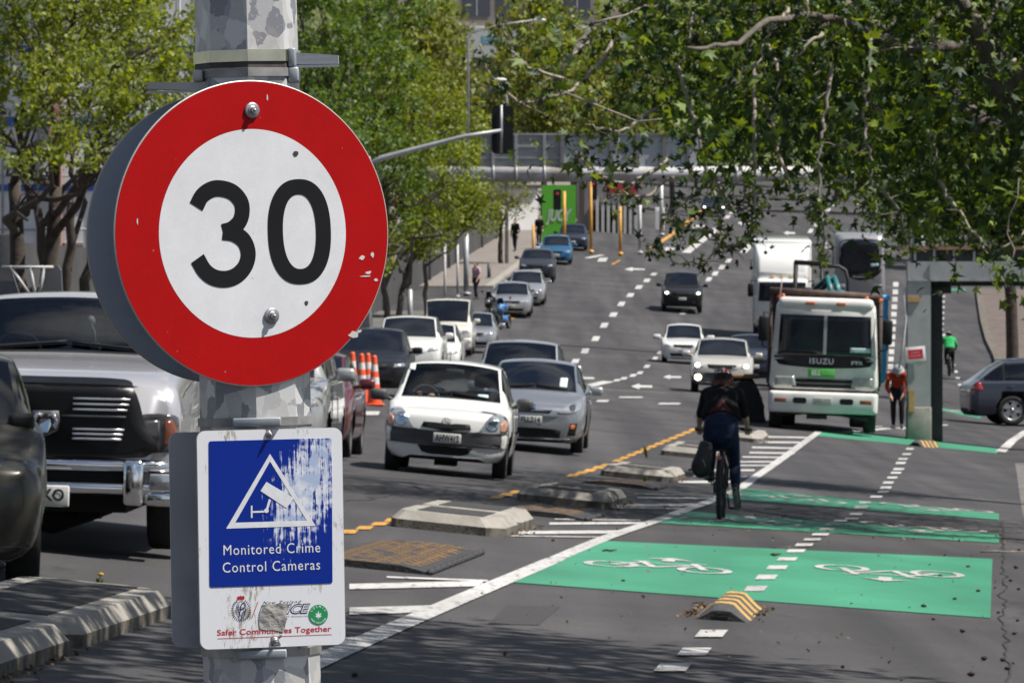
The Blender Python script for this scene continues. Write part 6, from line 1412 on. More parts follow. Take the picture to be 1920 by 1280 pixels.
mb.build('white_sheet', notice_white(), cn)
def blue_mat():
    m = bpy.data.materials.new('notice_blue'); m.use_nodes = True; n, l = m.node_tree.nodes, m.node_tree.links; p = n['Principled BSDF']; p.inputs['Roughness'].default_value = .4; p.inputs['Specular IOR Level'].default_value = .2
    tc = n.new('ShaderNodeTexCoord'); sx = n.new('ShaderNodeSeparateXYZ'); l.new(tc.outputs['Object'], sx.inputs[0])
    def math_(op, a, b=None, v=None):
        q = n.new('ShaderNodeMath'); q.operation = op
        l.new(a, q.inputs[0])
        if b is not None: l.new(b, q.inputs[1])
        elif v is not None: q.inputs[1].default_value = v
        return q.outputs[0]
    # distance from the scraped centre, stretched downwards
    dx = math_('ADD', sx.outputs[0], v=-cx_(628, 360)); dz = math_('ADD', sx.outputs[2], v=-cz_(360))
    sk = math_('ADD', dx, math_('MULTIPLY', dz, v=-.30)); d2 = math_('ADD', math_('POWER', math_('MULTIPLY', sk, v=13.5), v=2.0), math_('POWER', math_('MULTIPLY', dz, v=7.6), v=2.0))
    mask = math_('SUBTRACT', math_('MULTIPLY', d2, v=-.27), v=-.30)
    mp = n.new('ShaderNodeMapping'); mp.inputs['Scale'].default_value = (150, 1, 9); mp.inputs['Rotation'].default_value = (0, R(-5), 0); l.new(tc.outputs['Object'], mp.inputs[0])
    a = n.new('ShaderNodeTexNoise'); a.inputs['Scale'].default_value = 1.0; a.inputs['Detail'].default_value = 9; a.inputs['Roughness'].default_value = .72; l.new(mp.outputs[0], a.inputs['Vector'])
    b = n.new('ShaderNodeTexNoise'); b.inputs['Scale'].default_value = 75; b.inputs['Detail'].default_value = 6; l.new(tc.outputs['Object'], b.inputs['Vector'])
    k = math_('ADD', mask, math_('ADD', math_('MULTIPLY', a.outputs[0], v=1.35), math_('MULTIPLY', b.outputs[0], v=.55)))
    r = n.new('ShaderNodeValToRGB'); r.color_ramp.elements[0].position = .0; r.color_ramp.elements[1].position = 1
    sc = math_('MULTIPLY', math_('SUBTRACT', k, v=1.06), v=9.0); cl = n.new('ShaderNodeClamp'); l.new(sc, cl.inputs[0])
    no = n.new('ShaderNodeTexNoise'); no.inputs['Scale'].default_value = 40; l.new(tc.outputs['Object'], no.inputs['Vector']); rw = n.new('ShaderNodeValToRGB'); rw.color_ramp.elements[0].color = (.40, .48, .66, 1); rw.color_ramp.elements[1].color = (.70, .73, .80, 1); rw.color_ramp.elements[0].position = .4; rw.color_ramp.elements[1].position = .6; l.new(no.outputs[0], rw.inputs[0])
    mx = n.new('ShaderNodeMixRGB'); mx.inputs[1].default_value = (.003, .024, .26, 1); l.new(cl.outputs[0], mx.inputs[0]); l.new(rw.outputs[0], mx.inputs[2]); l.new(mx.outputs[0], p.inputs['Base Color']); return m
bp_ = C2(rrect(68, 765, 87, 902, 12, 3)); mb = MB(); mb.prism(bp_, -.0024, -.0015); blue = mb.build('blue_panel', blue_mat(), cn)
M_NW = mat('notice_print_white', (.72, .735, .77), .42, var=.08, vscale=60, dark=(.5, .47, .40), dscale=26, dthr=.6)
mb = MB()
def tri(k): return [(413, 208 - k), (214 - .86 * k - k * .35, 545 + k * .75), (620 + .86 * k + k * .35, 545 + k * .75)]
o_, i_ = C2(tri(42)), C2(tri(0)); o_ = smooth_closed(dense_closed(o_, .012), 2) if False else o_
mb.add([(x, -.0028, z) for x, z in o_ + i_], [(k, (k + 1) % 3, 3 + (k + 1) % 3, 3 + k) for k in range(3)]); mb.build('triangle_outline', M_NW, blue)
mb = MB()
for pts in ([(392, 322), (358, 372), (505, 472), (548, 418)], [(303, 453), (312, 453), (312, 521), (303, 521)], [(312, 483), (392, 483), (392, 493), (312, 493)], [(405, 418), (418, 424), (400, 478), (388, 474)]):
    q = C2(pts); mb.add([(x, -.0030, z) for x, z in q], [tuple(range(len(q)))])
q = [(cx_(391 + 13 * math.cos(t), 483 + 13 * math.sin(t)), cz_(483 + 13 * math.sin(t))) for t in np.linspace(0, 2 * math.pi, 18, endpoint=False)]; mb.add([(x, -.0032, z) for x, z in q], [tuple(range(18))]); mb.build('camera_symbol', M_NW, blue)
def sign_text(name, s, x, y, wpx, hpx, m, parent=None, yy=-.0029, shear=0, bold=0.0, cw=1.0):
    mb = MB(); put_text(mb, s, cx_(x, y), yy, cz_(y), hpx / 1222 * .4285 * 1.40, width=wpx / 827 * .297, shear=shear, bold=bold, cw=cw); return mb.build(name, m, parent or cn)
sign_text('white_lettering', 'Monitored Crime', 421, 700, 548, 58, M_NW, blue, cw=1.12); sign_text('white_lettering', 'Control Cameras', 418, 797, 552, 58, M_NW, blue, cw=1.12)
M_NAVYP = mat('print_navy', (.012, .022, .10), .5, var=.2, vscale=80); M_REDP = mat('print_red', (.50, .025, .045), .5, var=.2, vscale=60, dark=(.55, .35, .33), dscale=40, dthr=.6)
sign_text('small_lettering', 'New Zealand', 478, 998, 220, 17, M_NAVYP, yy=-.0020, shear=.35, cw=1.2); sign_text('police_lettering', 'POLICE', 490, 1041, 296, 52, M_NAVYP, yy=-.0020, shear=.32, bold=.0012)
sign_text('police_inline', 'POLICE', 490, 1041, 286, 48, mat('print_inline', (.68, .69, .73), .5), yy=-.0023, shear=.32, bold=-.0002); sign_text('small_lettering', 'Nga Pirihimana O Aotearoa', 480, 1079, 288, 10, mat('print_grey', (.2, .21, .26), .5), yy=-.0020, shear=.35)
sign_text('red_lettering', 'Safer Communities Together', 433, 1157, 648, 32, M_REDP, yy=-.0020, bold=.0002)
mark(cn, 'red_rule', C2([(112, 1187), (758, 1187), (758, 1190), (112, 1190)]), M_REDP, -.0020); mark(cn, 'red_slash', C2([(340, 990), (344, 990), (307, 1082), (303, 1082)]), M_REDP, -.0020)
# crest: wreath, monogram and crown
mb = MB()
for k in range(26):
    a = R(-70 + 320 * k / 25 - 90 + 20)
    for sgn in (1,):
        a = R(118 + 304 * k / 25); rx, ry = 50, 62; x, y = 245 + rx * math.cos(a), 1035 - ry * math.sin(a) * .93; d = (math.cos(a), -math.sin(a)); tn = (-d[1], d[0])
        q = C2([(x - d[0] * 9, y - d[1] * 9), (x + tn[0] * 3, y + tn[1] * 3), (x + d[0] * 9, y + d[1] * 9), (x - tn[0] * 3, y - tn[1] * 3)]); mb.add([(p_[0], -.0021, p_[1]) for p_ in q], [(0, 1, 2, 3)])
def rib_c(pts, w): ribbon2d(mb, C2([tuple(q) for q in cr(pts, 6)]), w / 827 * .297, -.0022)
rib_c([(232, 1075), (240, 1040), (246, 1005), (262, 995), (268, 1012), (250, 1030), (232, 1028)], 5); rib_c([(232, 1000), (228, 1030), (240, 1060), (262, 1080)], 4); rib_c([(268, 1040), (255, 1050), (245, 1085)], 4); rib_c([(222, 1015), (245, 1020), (270, 1030), (262, 1060)], 3)
rib_c([(217, 1035), (224, 1000), (246, 984), (268, 1000), (272, 1035), (262, 1068), (246, 1085), (228, 1068), (217, 1035)], 2.5); mb.build('crest_emblem', M_NAVYP, cn)
mb = MB(); q = C2([(224, 975), (222, 962), (230, 955), (239, 958), (243, 950), (248, 958), (257, 954), (266, 962), (263, 975)]); mb.add([(p_[0], -.0022, p_[1]) for p_ in q], [tuple(range(len(q)))]); mb.build('crest_crown', mat('crown_red', (.42, .012, .012), .5, var=.3, vscale=120, dark=(.02, .02, .02), dscale=160, dthr=.6), cn)
# round green sticker with a seven-fingered leaf
gst = thing('round_sticker', 'small round green sticker with a white leaf, stuck on the camera notice', 'sticker', (0, 0, 0))
gst.matrix_world = Matrix.Translation(cn.location) @ cn.rotation_euler.to_matrix().to_4x4() @ Matrix.Translation((cx_(683, 1075), -.0022, cz_(1075)))
gr_ = 55 / 827 * .297
mb = MB(); mb.lathe([(gr_, .0004), (gr_, -.0002), (.0003, -.0002)], 40, 'Y', 0, smooth=False); mb.build('sticker_disc', mat('sticker_teal', (.01, .27, .09), .4, var=.08, vscale=60), gst)
mb = MB()
for a, Ln in ((90, .62), (52, .52), (128, .52), (14, .40), (166, .40), (-28, .24), (208, .24)):
    c_, s_ = math.cos(R(a)), math.sin(R(a)); L2 = gr_ * Ln; w2 = L2 * .17; o2 = (0, -gr_ * .22)
    mb.add([(o2[0], -.0006, o2[1]), (o2[0] + c_ * L2 * .5 - s_ * w2, -.0006, o2[1] + s_ * L2 * .5 + c_ * w2), (o2[0] + c_ * L2, -.0006, o2[1] + s_ * L2), (o2[0] + c_ * L2 * .5 + s_ * w2, -.0006, o2[1] + s_ * L2 * .5 - c_ * w2)], [(0, 1, 2, 3)])
mb.add([(-.0004, -.0006, -gr_ * .5), (.0004, -.0006, -gr_ * .5), (.0004, -.0006, -gr_ * .2), (-.0004, -.0006, -gr_ * .2)], [(0, 1, 2, 3)]); mb.build('leaf_print', M_NW, gst)
def arc_text(s, a0, a1, rad, size, inward):
    mb = MB()
    for i, ch in enumerate(s):
        if ch == ' ': continue
        a = R(a0 + (a1 - a0) * i / (len(s) - 1)); vs, fs = text_geo(ch, size, bold=.00012); rot = a - math.pi / 2 if not inward else a + math.pi / 2
        mb.add([(rad * math.cos(a) + v[0] * math.cos(rot) - v[2] * math.sin(rot), -.0007, rad * math.sin(a) + v[0] * math.sin(rot) + v[2] * math.cos(rot)) for v in vs], fs)
    mb.build('sticker_lettering', M_NW, gst)
arc_text('COSMIC', 150, 30, gr_ * .80, gr_ * .30, False); arc_text('NEW ZEALAND', 212, 328, gr_ * .82, gr_ * .22, True)
mb = MB(); q = C2([(366, 1012), (380, 1016), (392, 1004), (402, 1000), (418, 1008), (455, 1004), (500, 1006), (520, 1012), (512, 1030), (500, 1075), (508, 1090), (496, 1120), (490, 1150), (478, 1168), (462, 1160), (420, 1150), (380, 1152), (350, 1140), (344, 1090), (350, 1050), (362, 1040)])
mb.prism(q, -.0027, -.0016); mb.build('torn_paper', mat('paper_grey', (.30, .29, .275), .8, var=.3, vscale=30, bump=.3, bscale=60, dark=(.20, .195, .185), dscale=28, dthr=.55), cn)
bolt(cn, cx_(411, 58), cz_(58), -.002, .0085); bolt(cn, cx_(435, 1215), cz_(1215), -.002, .0085)
mb = MB(); q = C2([(412, 1192), (450, 1196), (470, 1180), (478, 1186), (455, 1206), (470, 1240), (415, 1242)]); mb.add([(a, -.0022, b) for a, b in q], [tuple(range(len(q)))]); mb.build('grime_patch', mat('grime', (.10, .09, .08), .8, var=.4, vscale=90), cn)
cb = thing('notice_back', 'plain grey back of a second rectangular sign, left of the blue camera notice', 'sign', on_pole(-.115, -.002, 1012), rot=cn.rotation_euler)
mb = MB(); mb.prism(rrect(-W2, W2, -H2, H2, .018, 6), -.0015, .0015); mb.build('sign_plate', mat('plate_back_grey', (.50, .51, .55), .5, metal=.15, var=.08, vscale=6, dark=(.43, .43, .47), dscale=4), cb)
# ================================================================== PEOPLE AND BICYCLES
def remesh(mb, voxel, smooth=4, factor=.5):
    """fuse overlapping closed tubes into one continuous skin"""
    me = bpy.data.meshes.new('raw'); me.from_pydata(mb.v, [], mb.f); ob = bpy.data.objects.new('raw', me); COL.objects.link(ob)
    m = ob.modifiers.new('r', 'REMESH'); m.mode = 'VOXEL'; m.voxel_size = voxel; m.use_smooth_shade = True
    if smooth: q = ob.modifiers.new('s', 'SMOOTH'); q.iterations = smooth; q.factor = factor
    dg = bpy.context.evaluated_depsgraph_get(); out = bpy.data.meshes.new_from_object(ob.evaluated_get(dg))
    bpy.data.objects.remove(ob); bpy.data.meshes.remove(me)
    for p in out.polygons: p.use_smooth = True
    return out
def put_mesh(name, me, m, parent):
    me.name = name; me.materials.clear(); me.materials.append(m); o = bpy.data.objects.new(name, me); COL.objects.link(o); o.parent = parent; return o
def limb(mb, pts, rad, flat=1.0, seg=12, n=5, b0=True, b1=True):
    """rounded tapering limb through joints, smoothly interpolated"""
    P_ = np.array([tuple(p) for p in pts], float); k = len(P_); t = np.arange(k); ti = np.linspace(0, k - 1, (k - 1) * n + 1)
    C_ = pchip(t, P_, ti); r = pchip(t, np.array(rad, float), ti)
    mb.tube(C_, list(r), seg, flat=flat)
    if b0: mb.ball(P_[0], rad[0] * .98, 0, 10, sc=(1, 1, 1) if flat == 1 else (1, flat, 1))
    if b1: mb.ball(P_[-1], rad[-1] * .98, 0, 10, sc=(1, 1, 1) if flat == 1 else (1, flat, 1))
M_SKIN = mat('skin', (.50, .30, .22), .55, var=.08, vscale=12); M_SKIN2 = mat('skin_tan', (.36, .20, .13), .55, var=.1, vscale=12)
def fabric(name, c, var=.25, vs=18, **k): return mat('cloth_' + name, c, .9, var=var, vscale=vs, bump=.4, bscale=70, spec=.2, **k)
def hand(mb, w, d, curl_dir, s=1.0, fist=False):
    """palm, four unequal fingers curled round what they hold and a thumb leaving the side of the palm"""
    w, d, c = Vector(w), Vector(d).normalized(), Vector(curl_dir).normalized(); side = d.cross(c).normalized()
    a = w + d * .085 * s
    for q in (-.028, -.009, .010, .028): limb(mb, [w + side * q * .6 * s, w + d * .045 * s + side * q * s, a + side * q * s], [.017 * s, .0155 * s, .0125 * s], n=2, seg=8)
    for q, L in ((-.030, .062), (-.010, .075), (.011, .070), (.031, .055)):
        b = a + side * q * s; k1 = b + (d * .75 + c * .5).normalized() * L * .42 * s; k2 = k1 + (d * (-.05 if fist else .55) + c).normalized() * L * .36 * s; k3 = k2 + (d * (-.85 if fist else .15) + c * .6).normalized() * L * .3 * s
        limb(mb, [b, k1, k2, k3], [.0095 * s, .0088 * s, .0082 * s, .0068 * s], n=2, seg=8)
    th = w + d * .025 * s - side * .032 * s
    limb(mb, [th, th + (d * .5 - side * .7 + c * .3).normalized() * .035 * s, th + (d * .8 - side * .35 + c * .6).normalized() * .065 * s], [.013 * s, .011 * s, .009 * s], n=2, seg=8)
def head(mb, c, fwd, s=1.0):
    """skull, jaw, nose, brow, lips and ears on one head; c is the head centre"""
    c, f = Vector(c), Vector(fwd).normalized(); up = Vector((0, 0, 1)); up = (up - f * up.dot(f)).normalized(); sd = f.cross(up)
    M = Matrix((sd, f, up)).transposed().to_4x4(); M.translation = c
    bm = MB()
    def b(x, y, z, r, sc): bm.ball((x * s, y * s, z * s), r * s, 0, 14, sc=sc)
    b(0, -.012, .03, .098, (.80, .98, .95)); b(0, .035, -.045, .068, (.86, .86, 1.05)); b(0, .058, -.088, .030, (1.1, .9, .7)); b(0, .098, -.012, .016, (.85, 1.0, 1.7)); b(0, .108, -.022, .014, (1.15, 1, .8))
    b(0, .080, .022, .05, (1.05, .4, .35)); b(0, .090, -.058, .022, (1.15, .5, .42)); b(-.079, -.005, -.012, .024, (.4, .7, 1.25)); b(.079, -.005, -.012, .024, (.4, .7, 1.25))
    b(-.042, .068, -.025, .03, (1, .7, .8)); b(.042, .068, -.025, .03, (1, .7, .8))
    mb.add(bm.v, bm.f, 0, True, M); return M
def eyes(parent, M, s=1.0):
    for x in (-.032, .032):
        mb = MB(); mb.ball((x * s, .078 * s, .004 * s), .0125 * s, 0, 10); mb.ball((x * s, .088 * s, .004 * s), .0055 * s, 1, 8); o = MB(); o.add(mb.v, mb.f, 0, True, M); o.m = mb.m; o.build('eye', [mat('eye_white', (.7, .68, .65), .3), M_BLACKTXT], parent)
def person(name, label, loc, rz, J, top, trousers, shoes, hair=None, skin=M_SKIN, voxel=.014, group=None, hold=None, sleeve=1.0, fine_hands=True, hips=.155, chest=.175, face=True, bulk=1.0):
    t = thing(name, label, 'person', loc, rz=rz, group=group)
    V_ = {k: Vector(v) for k, v in J.items() if isinstance(v, tuple)}
    nk, pv_ = V_['neck'], V_['pelvis']; mid = pv_.lerp(nk, .5) + Vector(J.get('bend', (0, 0, 0)))
    mb = MB(); M = head(mb, V_['head'], J.get('look', (0, 1, 0)))
    limb(mb, [nk + (pv_ - nk) * .04, nk.lerp(V_['head'], .75)], [.062, .055])
    limb(mb, [pv_, mid, nk.lerp(mid, .35), nk], [hips * .92, chest * .82, chest * .95, .085], flat=.62)
    for s_ in 'LR':
        sh, el, ha, hp, kn, an, to = (V_[q + s_] for q in ('sh', 'el', 'ha', 'hip', 'kn', 'an', 'toe'))
        limb(mb, [sh, sh.lerp(el, .45), el, el.lerp(ha, .35), ha], [.058, .049, .039, .042, .026]); limb(mb, [nk.lerp(sh, .35), sh], [.06, .058])
        limb(mb, [hp, hp.lerp(kn, .4), kn, kn.lerp(an, .35), an], [.098, .082, .056, .056, .036]); limb(mb, [an, an.lerp(to, .6), to], [.036, .036, .028])
        d = (ha - el).normalized(); cd = Vector(J.get('curl' + s_, (0, .3, -1)))
        hand(mb, ha + d * .012, Vector(J['hd' + s_]) if 'hd' + s_ in J else d, cd, fist='hd' + s_ in J)
    put_mesh('body', remesh(mb, voxel if not fine_hands else min(voxel, .0095), 3), skin, t)
    if face: eyes(t, M)
    mb = MB(); b = bulk                                           # jacket or shirt
    limb(mb, [pv_ + (mid - pv_) * J.get('hem', .12), mid, nk.lerp(mid, .35), nk - (nk - mid).normalized() * .02], [hips * 1.04 * b if J.get('hem', .12) < .9 else chest * .99, chest * .95 * b, chest * 1.06 * b, .098], flat=.68, b0=False)
    for s_ in 'LR':
        sh, el, ha = (V_[q + s_] for q in ('sh', 'el', 'ha')); e2 = el.lerp(ha, max(0, sleeve - 1) if sleeve > 1 else 0)
        limb(mb, [nk.lerp(sh, .3), sh], [.075, .074])
        if sleeve >= 1: limb(mb, [sh, sh.lerp(el, .45), el, e2] if sleeve > 1 else [sh, sh.lerp(el, .45), el], ([.073, .062, .054, .043] if sleeve > 1 else [.073, .062, .054]))
        else: limb(mb, [sh, sh.lerp(el, sleeve)], [.073, .064])
    put_mesh('jacket', remesh(mb, voxel, 4), top, t)
    mb = MB()
    limb(mb, [pv_ - (mid - pv_).normalized() * .02, pv_ + (mid - pv_) * J.get('waist', .22)], [hips * 1.06, hips * .98], flat=.72, b1=False)
    for s_ in 'LR':
        hp, kn, an = (V_[q + s_] for q in ('hip', 'kn', 'an')); a2 = kn.lerp(an, .90)
        limb(mb, [hp, hp.lerp(kn, .4), kn, kn.lerp(an, .35), a2], [.112, .095, .069, .067, .050])
    put_mesh('trousers', remesh(mb, voxel, 4), trousers, t)
    for s_ in 'LR':
        an, to = V_['an' + s_], V_['toe' + s_]; d = (to - an).normalized(); up = Vector((0, 0, 1)); n_ = (up - d * up.dot(d)); n_ = n_.normalized() if n_.length > .1 else Vector((0, -1, 0))
        mb = MB(); limb(mb, [an - d * .045 - n_ * .012, an.lerp(to, .45) - n_ * .004, to, to + d * .025], [.045, .045, .043, .030], flat=1); o = put_mesh('shoe', remesh(mb, .012, 3), shoes, t)
    if hair:
        mb = MB(); h = V_['head']; f = Vector(J.get('look', (0, 1, 0))).normalized()
        mb.ball(h + Vector((0, 0, .040)) - f * .022, .103, 0, 14, sc=(.86, .95, .88)); mb.ball(h - f * .058 + Vector((0, 0, -.01)), .074, 0, 12, sc=(1, .75, 1)); put_mesh('hair', remesh(mb, .014, 3), hair, t)
    return t, V_, M

def bicycle(label, loc, rz, frame_m, lean=0.0, spokes=True):
    t = thing('bicycle', label, 'bicycle', loc, rot=(0, lean, rz))
    r = .345; W_ = []
    for (x, y, nm) in ((0, 0, 'rear'), (0.0, 1.06, 'front')):
        mb = MB(); n = 40; M = Matrix.Translation((x, y, r))
        mb.tube([(0, (r - .03) * math.cos(a), (r - .03) * math.sin(a)) for a in np.linspace(0, 2 * math.pi, n + 1)], .029, 10, 0, False, M)
        for k in range(64):                       # tread blocks
            a = 2 * math.pi * k / 64; Mk = M @ Matrix.Rotation(a, 4, 'X')
            sx_ = .013 if k % 2 else -.013; mb.box(sx_ - .010, sx_ + .010, -.009, .009, r - .006, r + .004, 0, Mk)
        w = mb.build('wheel', M_TYRE, t)
        mb = MB(); mb.lathe([(r - .062, -.012), (r - .045, -.014), (r - .045, .014), (r - .062, .012)], 40, 'X', 0, M, close=True)
        for k in range(28):
            a = 2 * math.pi * k / 28; s_ = (.028 if k % 2 else -.028); mb.tube([(s_, y + .022 * math.cos(a + .6), r + .022 * math.sin(a + .6)), (0, y + (r - .055) * math.cos(a), r + (r - .055) * math.sin(a))], .0016, 3)
        mb.tube([(-.05, y, r), (.05, y, r)], .016, 8); mb.build('rim', mat('rim_black', (.05, .05, .05), .4, metal=.5), w)
    mb = MB(); bb = (0, .46, .29); st_ = (0, .33, .80); hd0, hd1 = (0, .86, .70), (0, .82, .90)
    for a, b, q in ((bb, st_, .017), (st_, hd1, .017), (bb, hd0, .021), (hd0, hd1, .022)): mb.tube([a, b], q, 10)
    for s_ in (-1, 1):
        mb.tube([(s_ * .055, 0, r), (s_ * .03, .38, .29)], .010, 8); mb.tube([(s_ * .055, 0, r), (s_ * .025, .31, .76)], .009, 8); mb.tube([(s_ * .055, 1.06, r), (s_ * .05, .93, .60), (s_ * .02, .875, .69)], .012, 8)
    mb.build('frame', frame_m, t)
    mb = MB(); mb.tube([st_, (0, .305, .90)], .014, 8); mb.tube([(0, .20, .925), (0, .30, .935), (0, .46, .93)], [.075, .06, .02], 12, flat=.35); mb.build('saddle', M_TRIM, t)
    mb = MB(); mb.tube([hd1, (0, .83, 1.0), (0, .90, 1.03)], .015, 8); mb.tube([(-.30, .86, 1.02), (-.12, .90, 1.03), (.12, .90, 1.03), (.30, .86, 1.02)], .013, 8)
    hb = mb.build('handlebar', M_TRIM, t)
    for s_ in (-1, 1):
        mb = MB(); mb.tube([(s_ * .20, .885, 1.025), (s_ * .315, .855, 1.02)], .019, 10); mb.tube([(s_ * .18, .91, 1.02), (s_ * .28, .95, .99)], .006, 6); mb.build('grip', M_TRIM, hb)
    mb = MB(); mb.lathe([(.10, -.003), (.105, -.003), (.105, .003), (.10, .003), (.085, 0), (.10, -.003)], 28, 'X', 0, Matrix.Translation((.055, .46, .29))); mb.tube([(.06, 0, r + .04), (.06, .46, .39)], .005, 4); mb.tube([(.06, 0, r - .05), (.06, .46, .19)], .005, 4); mb.box(.05, .075, -.02, .03, .17, .30, bev=.008); mb.build('drivetrain', M_STEEL_BLK, t)
    for s_, dz in ((1, -.165), (-1, .165)):
        mb = MB(); mb.tube([(s_ * .075, .46, .29), (s_ * .09, .46 + (.02 if dz < 0 else .03), .29 + dz)], .010, 8); mb.box(min(s_ * .09, s_ * .19), max(s_ * .09, s_ * .19), .44, .54, .29 + dz - .012, .29 + dz + .012, bev=.006); mb.build('crank', M_STEEL_BLK, t)
    return t
# ---------------- the woman in black riding away
cy0 = FPX / 165.0; cx0 = (1349 - 960) / 165.0; cz0 = G(cx0, cy0); crz = -.075
bike = bicycle('black city bicycle with rear rack, ridden by the woman in the black jacket', (cx0, cy0, cz0), crz, mat('bike_black', (.015, .015, .017), .35, coat=.6))
mb = MB()
for s_ in (-1, 1): mb.tube([(s_ * .065, -.22, .80), (s_ * .065, .22, .80)], .007, 6); mb.tube([(s_ * .065, -.1, .80), (s_ * .06, 0, .36)], .006, 6); mb.tube([(s_ * .09, -.12, .80), (s_ * .115, -.08, .68), (s_ * .085, -.03, .40)], .008, 6)
mb.tube([(-.085, -.22, .80), (.10, -.22, .80)], .011, 6); mb.tube([(-.065, 0, .80), (.065, 0, .80)], .006, 6); mb.tube([(-.065, .15, .80), (.065, .15, .80)], .006, 6); rk_ = mb.build('luggage_rack', M_TRIM, bike)
mb = MB(); mb.box(-.018, .03, -.255, -.22, .69, .745, bev=.012); mb.build('rear_light', M_REDL, rk_)
mb = MB(); mb.tube([(0, -.36 * math.cos(a), .345 + .385 * math.sin(a)) for a in np.linspace(.9, 2.2, 12)], .004, 4); mb.build('mudguard', M_TRIM, bike)
J = dict(head=(.012, .74, 1.605), look=(.05, 1, -.10), neck=(.0, .66, 1.475), pelvis=(.005, .33, 1.01), shL=(-.172, .655, 1.43), shR=(.185, .655, 1.43), elL=(-.245, .70, 1.19), elR=(.262, .70, 1.19), haL=(-.265, .815, 1.055), haR=(.288, .81, 1.055),
         hdL=(.02, .72, -.35), hdR=(-.02, .72, -.35), curlL=(0, .25, -1), curlR=(0, .25, -1), hipL=(-.10, .37, .955), hipR=(.105, .37, .955), knL=(-.125, .80, .82), knR=(.152, .60, .60), anL=(-.125, .455, .525), anR=(.172, .385, .335), toeL=(-.13, .60, .475), toeR=(.19, .47, .155), bend=(0, .02, .03), hem=.98, waist=.50)
M_JACK = fabric('black', (.010, .010, .012), vs=9); M_JEAN = fabric('denim', (.012, .020, .048), var=.45, vs=7, dark=(.03, .045, .085), dscale=3.5, dthr=.6); M_SHOE = mat('shoe_black', (.018, .018, .02), .6, var=.4, vscale=40)
wo_p, VJ, HM = person('person', 'woman in black jacket and blue jeans riding a black bicycle away from the camera', (cx0, cy0, cz0), crz, J, M_JACK, M_JEAN, M_SHOE, voxel=.011, sleeve=1.08, hips=.20, chest=.19, bulk=1.0)
mb = MB()                                         # patterned blouse hanging out below the jacket
limb(mb, [(0, .42, 1.155), (.0, .48, 1.22), (.0, .57, 1.34)], [.196, .188, .172], flat=.74, b0=False); put_mesh('blouse', remesh(mb, .011, 3), fabric('maroon_print', (.052, .018, .022), var=.5, vs=60, dark=(.12, .07, .07), dscale=95, dthr=.56), wo_p)
mb = MB()                                         # loose jacket hem: two open tails
for s_ in (-1, 1):
    mb.tube([(s_ * .06, .50, 1.37), (s_ * .14, .42, 1.30), (s_ * .19, .40, 1.20), (s_ * .205, .41, 1.12)], [.07, .075, .06, .02], 10, flat=.5)
put_mesh('jacket_tail', remesh(mb, .012, 4), M_JACK, wo_p)
mb = MB(); mb.tube([(.0 + .172 * math.cos(a), .35 + .125 * math.sin(a), 1.115) for a in np.linspace(0, 2 * math.pi, 30)], .014, 6, 0, False); mb.build('belt_band', M_JEAN, wo_p)
for s_ in (-1, 1):
    mb = MB(); c0 = Vector((s_ * .095, .335 - .145, 1.0)); mb.add([(s_ * .03, .198, 1.045), (s_ * .15, .215, 1.05), (s_ * .145, .205, .95), (s_ * .088, .178, .93), (s_ * .035, .185, .955)], [(0, 1, 2, 3, 4)]); mb.build('back_pocket', M_JEAN, wo_p)
mb = MB(); rg = random.Random(3)                  # wavy dark red hair tied low
for k in range(34):
    a = rg.uniform(-1.15, 1.15); x = .012 + .098 * math.sin(a); y = .74 - .085 * math.cos(a); z0 = rg.uniform(1.56, 1.63); L = rg.uniform(.05, .12); w_ = rg.uniform(-.035, .035)
    mb.tube([(x, y, z0), (x * 1.1 + w_ * .5, y - .02, z0 - L * .4), (x * 1.05 + w_, y - .012, z0 - L * .75), (x + w_ * 1.2, y + .0, z0 - L)], [.017, .020, .016, .006], 7)
mb.ball((.03, .655, 1.545), .045, 0, 10, sc=(1.1, .8, 1.1)); mb.ball((.012, .70, 1.60), .09, 0, 12, sc=(1, .8, .8)); put_mesh('hair', remesh(mb, .0085, 1), mat('hair_auburn', (.085, .024, .016), .45, var=.6, vscale=55), wo_p)
def helmet(parent, c, fwd, stripe):
    c = Vector(c); f = Vector(fwd).normalized(); up = Vector((0, 0, 1)); up = (up - f * up.dot(f)).normalized(); sd = f.cross(up); M = Matrix((sd, f, up)).transposed().to_4x4(); M.translation = c
    mb = MB(); n, m = 20, 9; vs, fs, mi = [], [], []
    for i in range(m):
        ph = i / (m - 1) * math.pi * .5
        for k in range(n):
            a = 2 * math.pi * k / n; vs.append((.118 * math.cos(ph) * math.cos(a), .142 * math.cos(ph) * math.sin(a) - .004, .115 * math.sin(ph) + (-.018 if i == 0 else 0)))
    for i in range(m - 1):
        for k in range(n):
            fs.append((i * n + k, i * n + (k + 1) % n, (i + 1) * n + (k + 1) % n, (i + 1) * n + k))
            mi.append(0 if i < 2 else (1 if i == 2 or (k % 5 == 0 and i < 6) else 2))
    b = len(mb.v); mb.v += [tuple(M @ Vector(v)) for v in vs]
    for f_, q in zip(fs, mi): mb.f.append([b + i for i in f_]); mb.m.append(q); mb.sm.append(True)
    o = mb.build('helmet', [M_TRIM, mat('helmet_white', (.6, .58, .56), .3), stripe], parent)
    mb = MB()
    for k in (-2, -1, 0, 1, 2):
        a0 = k * .5; mb.tube([M @ Vector((.122 * math.sin(a0) * math.cos(p_), -.148 * math.cos(a0) * math.cos(p_) - .004, .118 * math.sin(p_))) for p_ in (.25, .6, .95)], [.004, .007, .004], 6)
    mb.build('vent', M_UNDER, o); mb = MB(); mb.tube([M @ Vector((-.10, .0, -.01)), M @ Vector((-.085, .03, -.10)), M @ Vector((0, .055, -.15)), M @ Vector((.085, .03, -.10)), M @ Vector((.10, 0, -.01))], .006, 5); mb.build('chin_strap', M_TRIM, o)
    return o
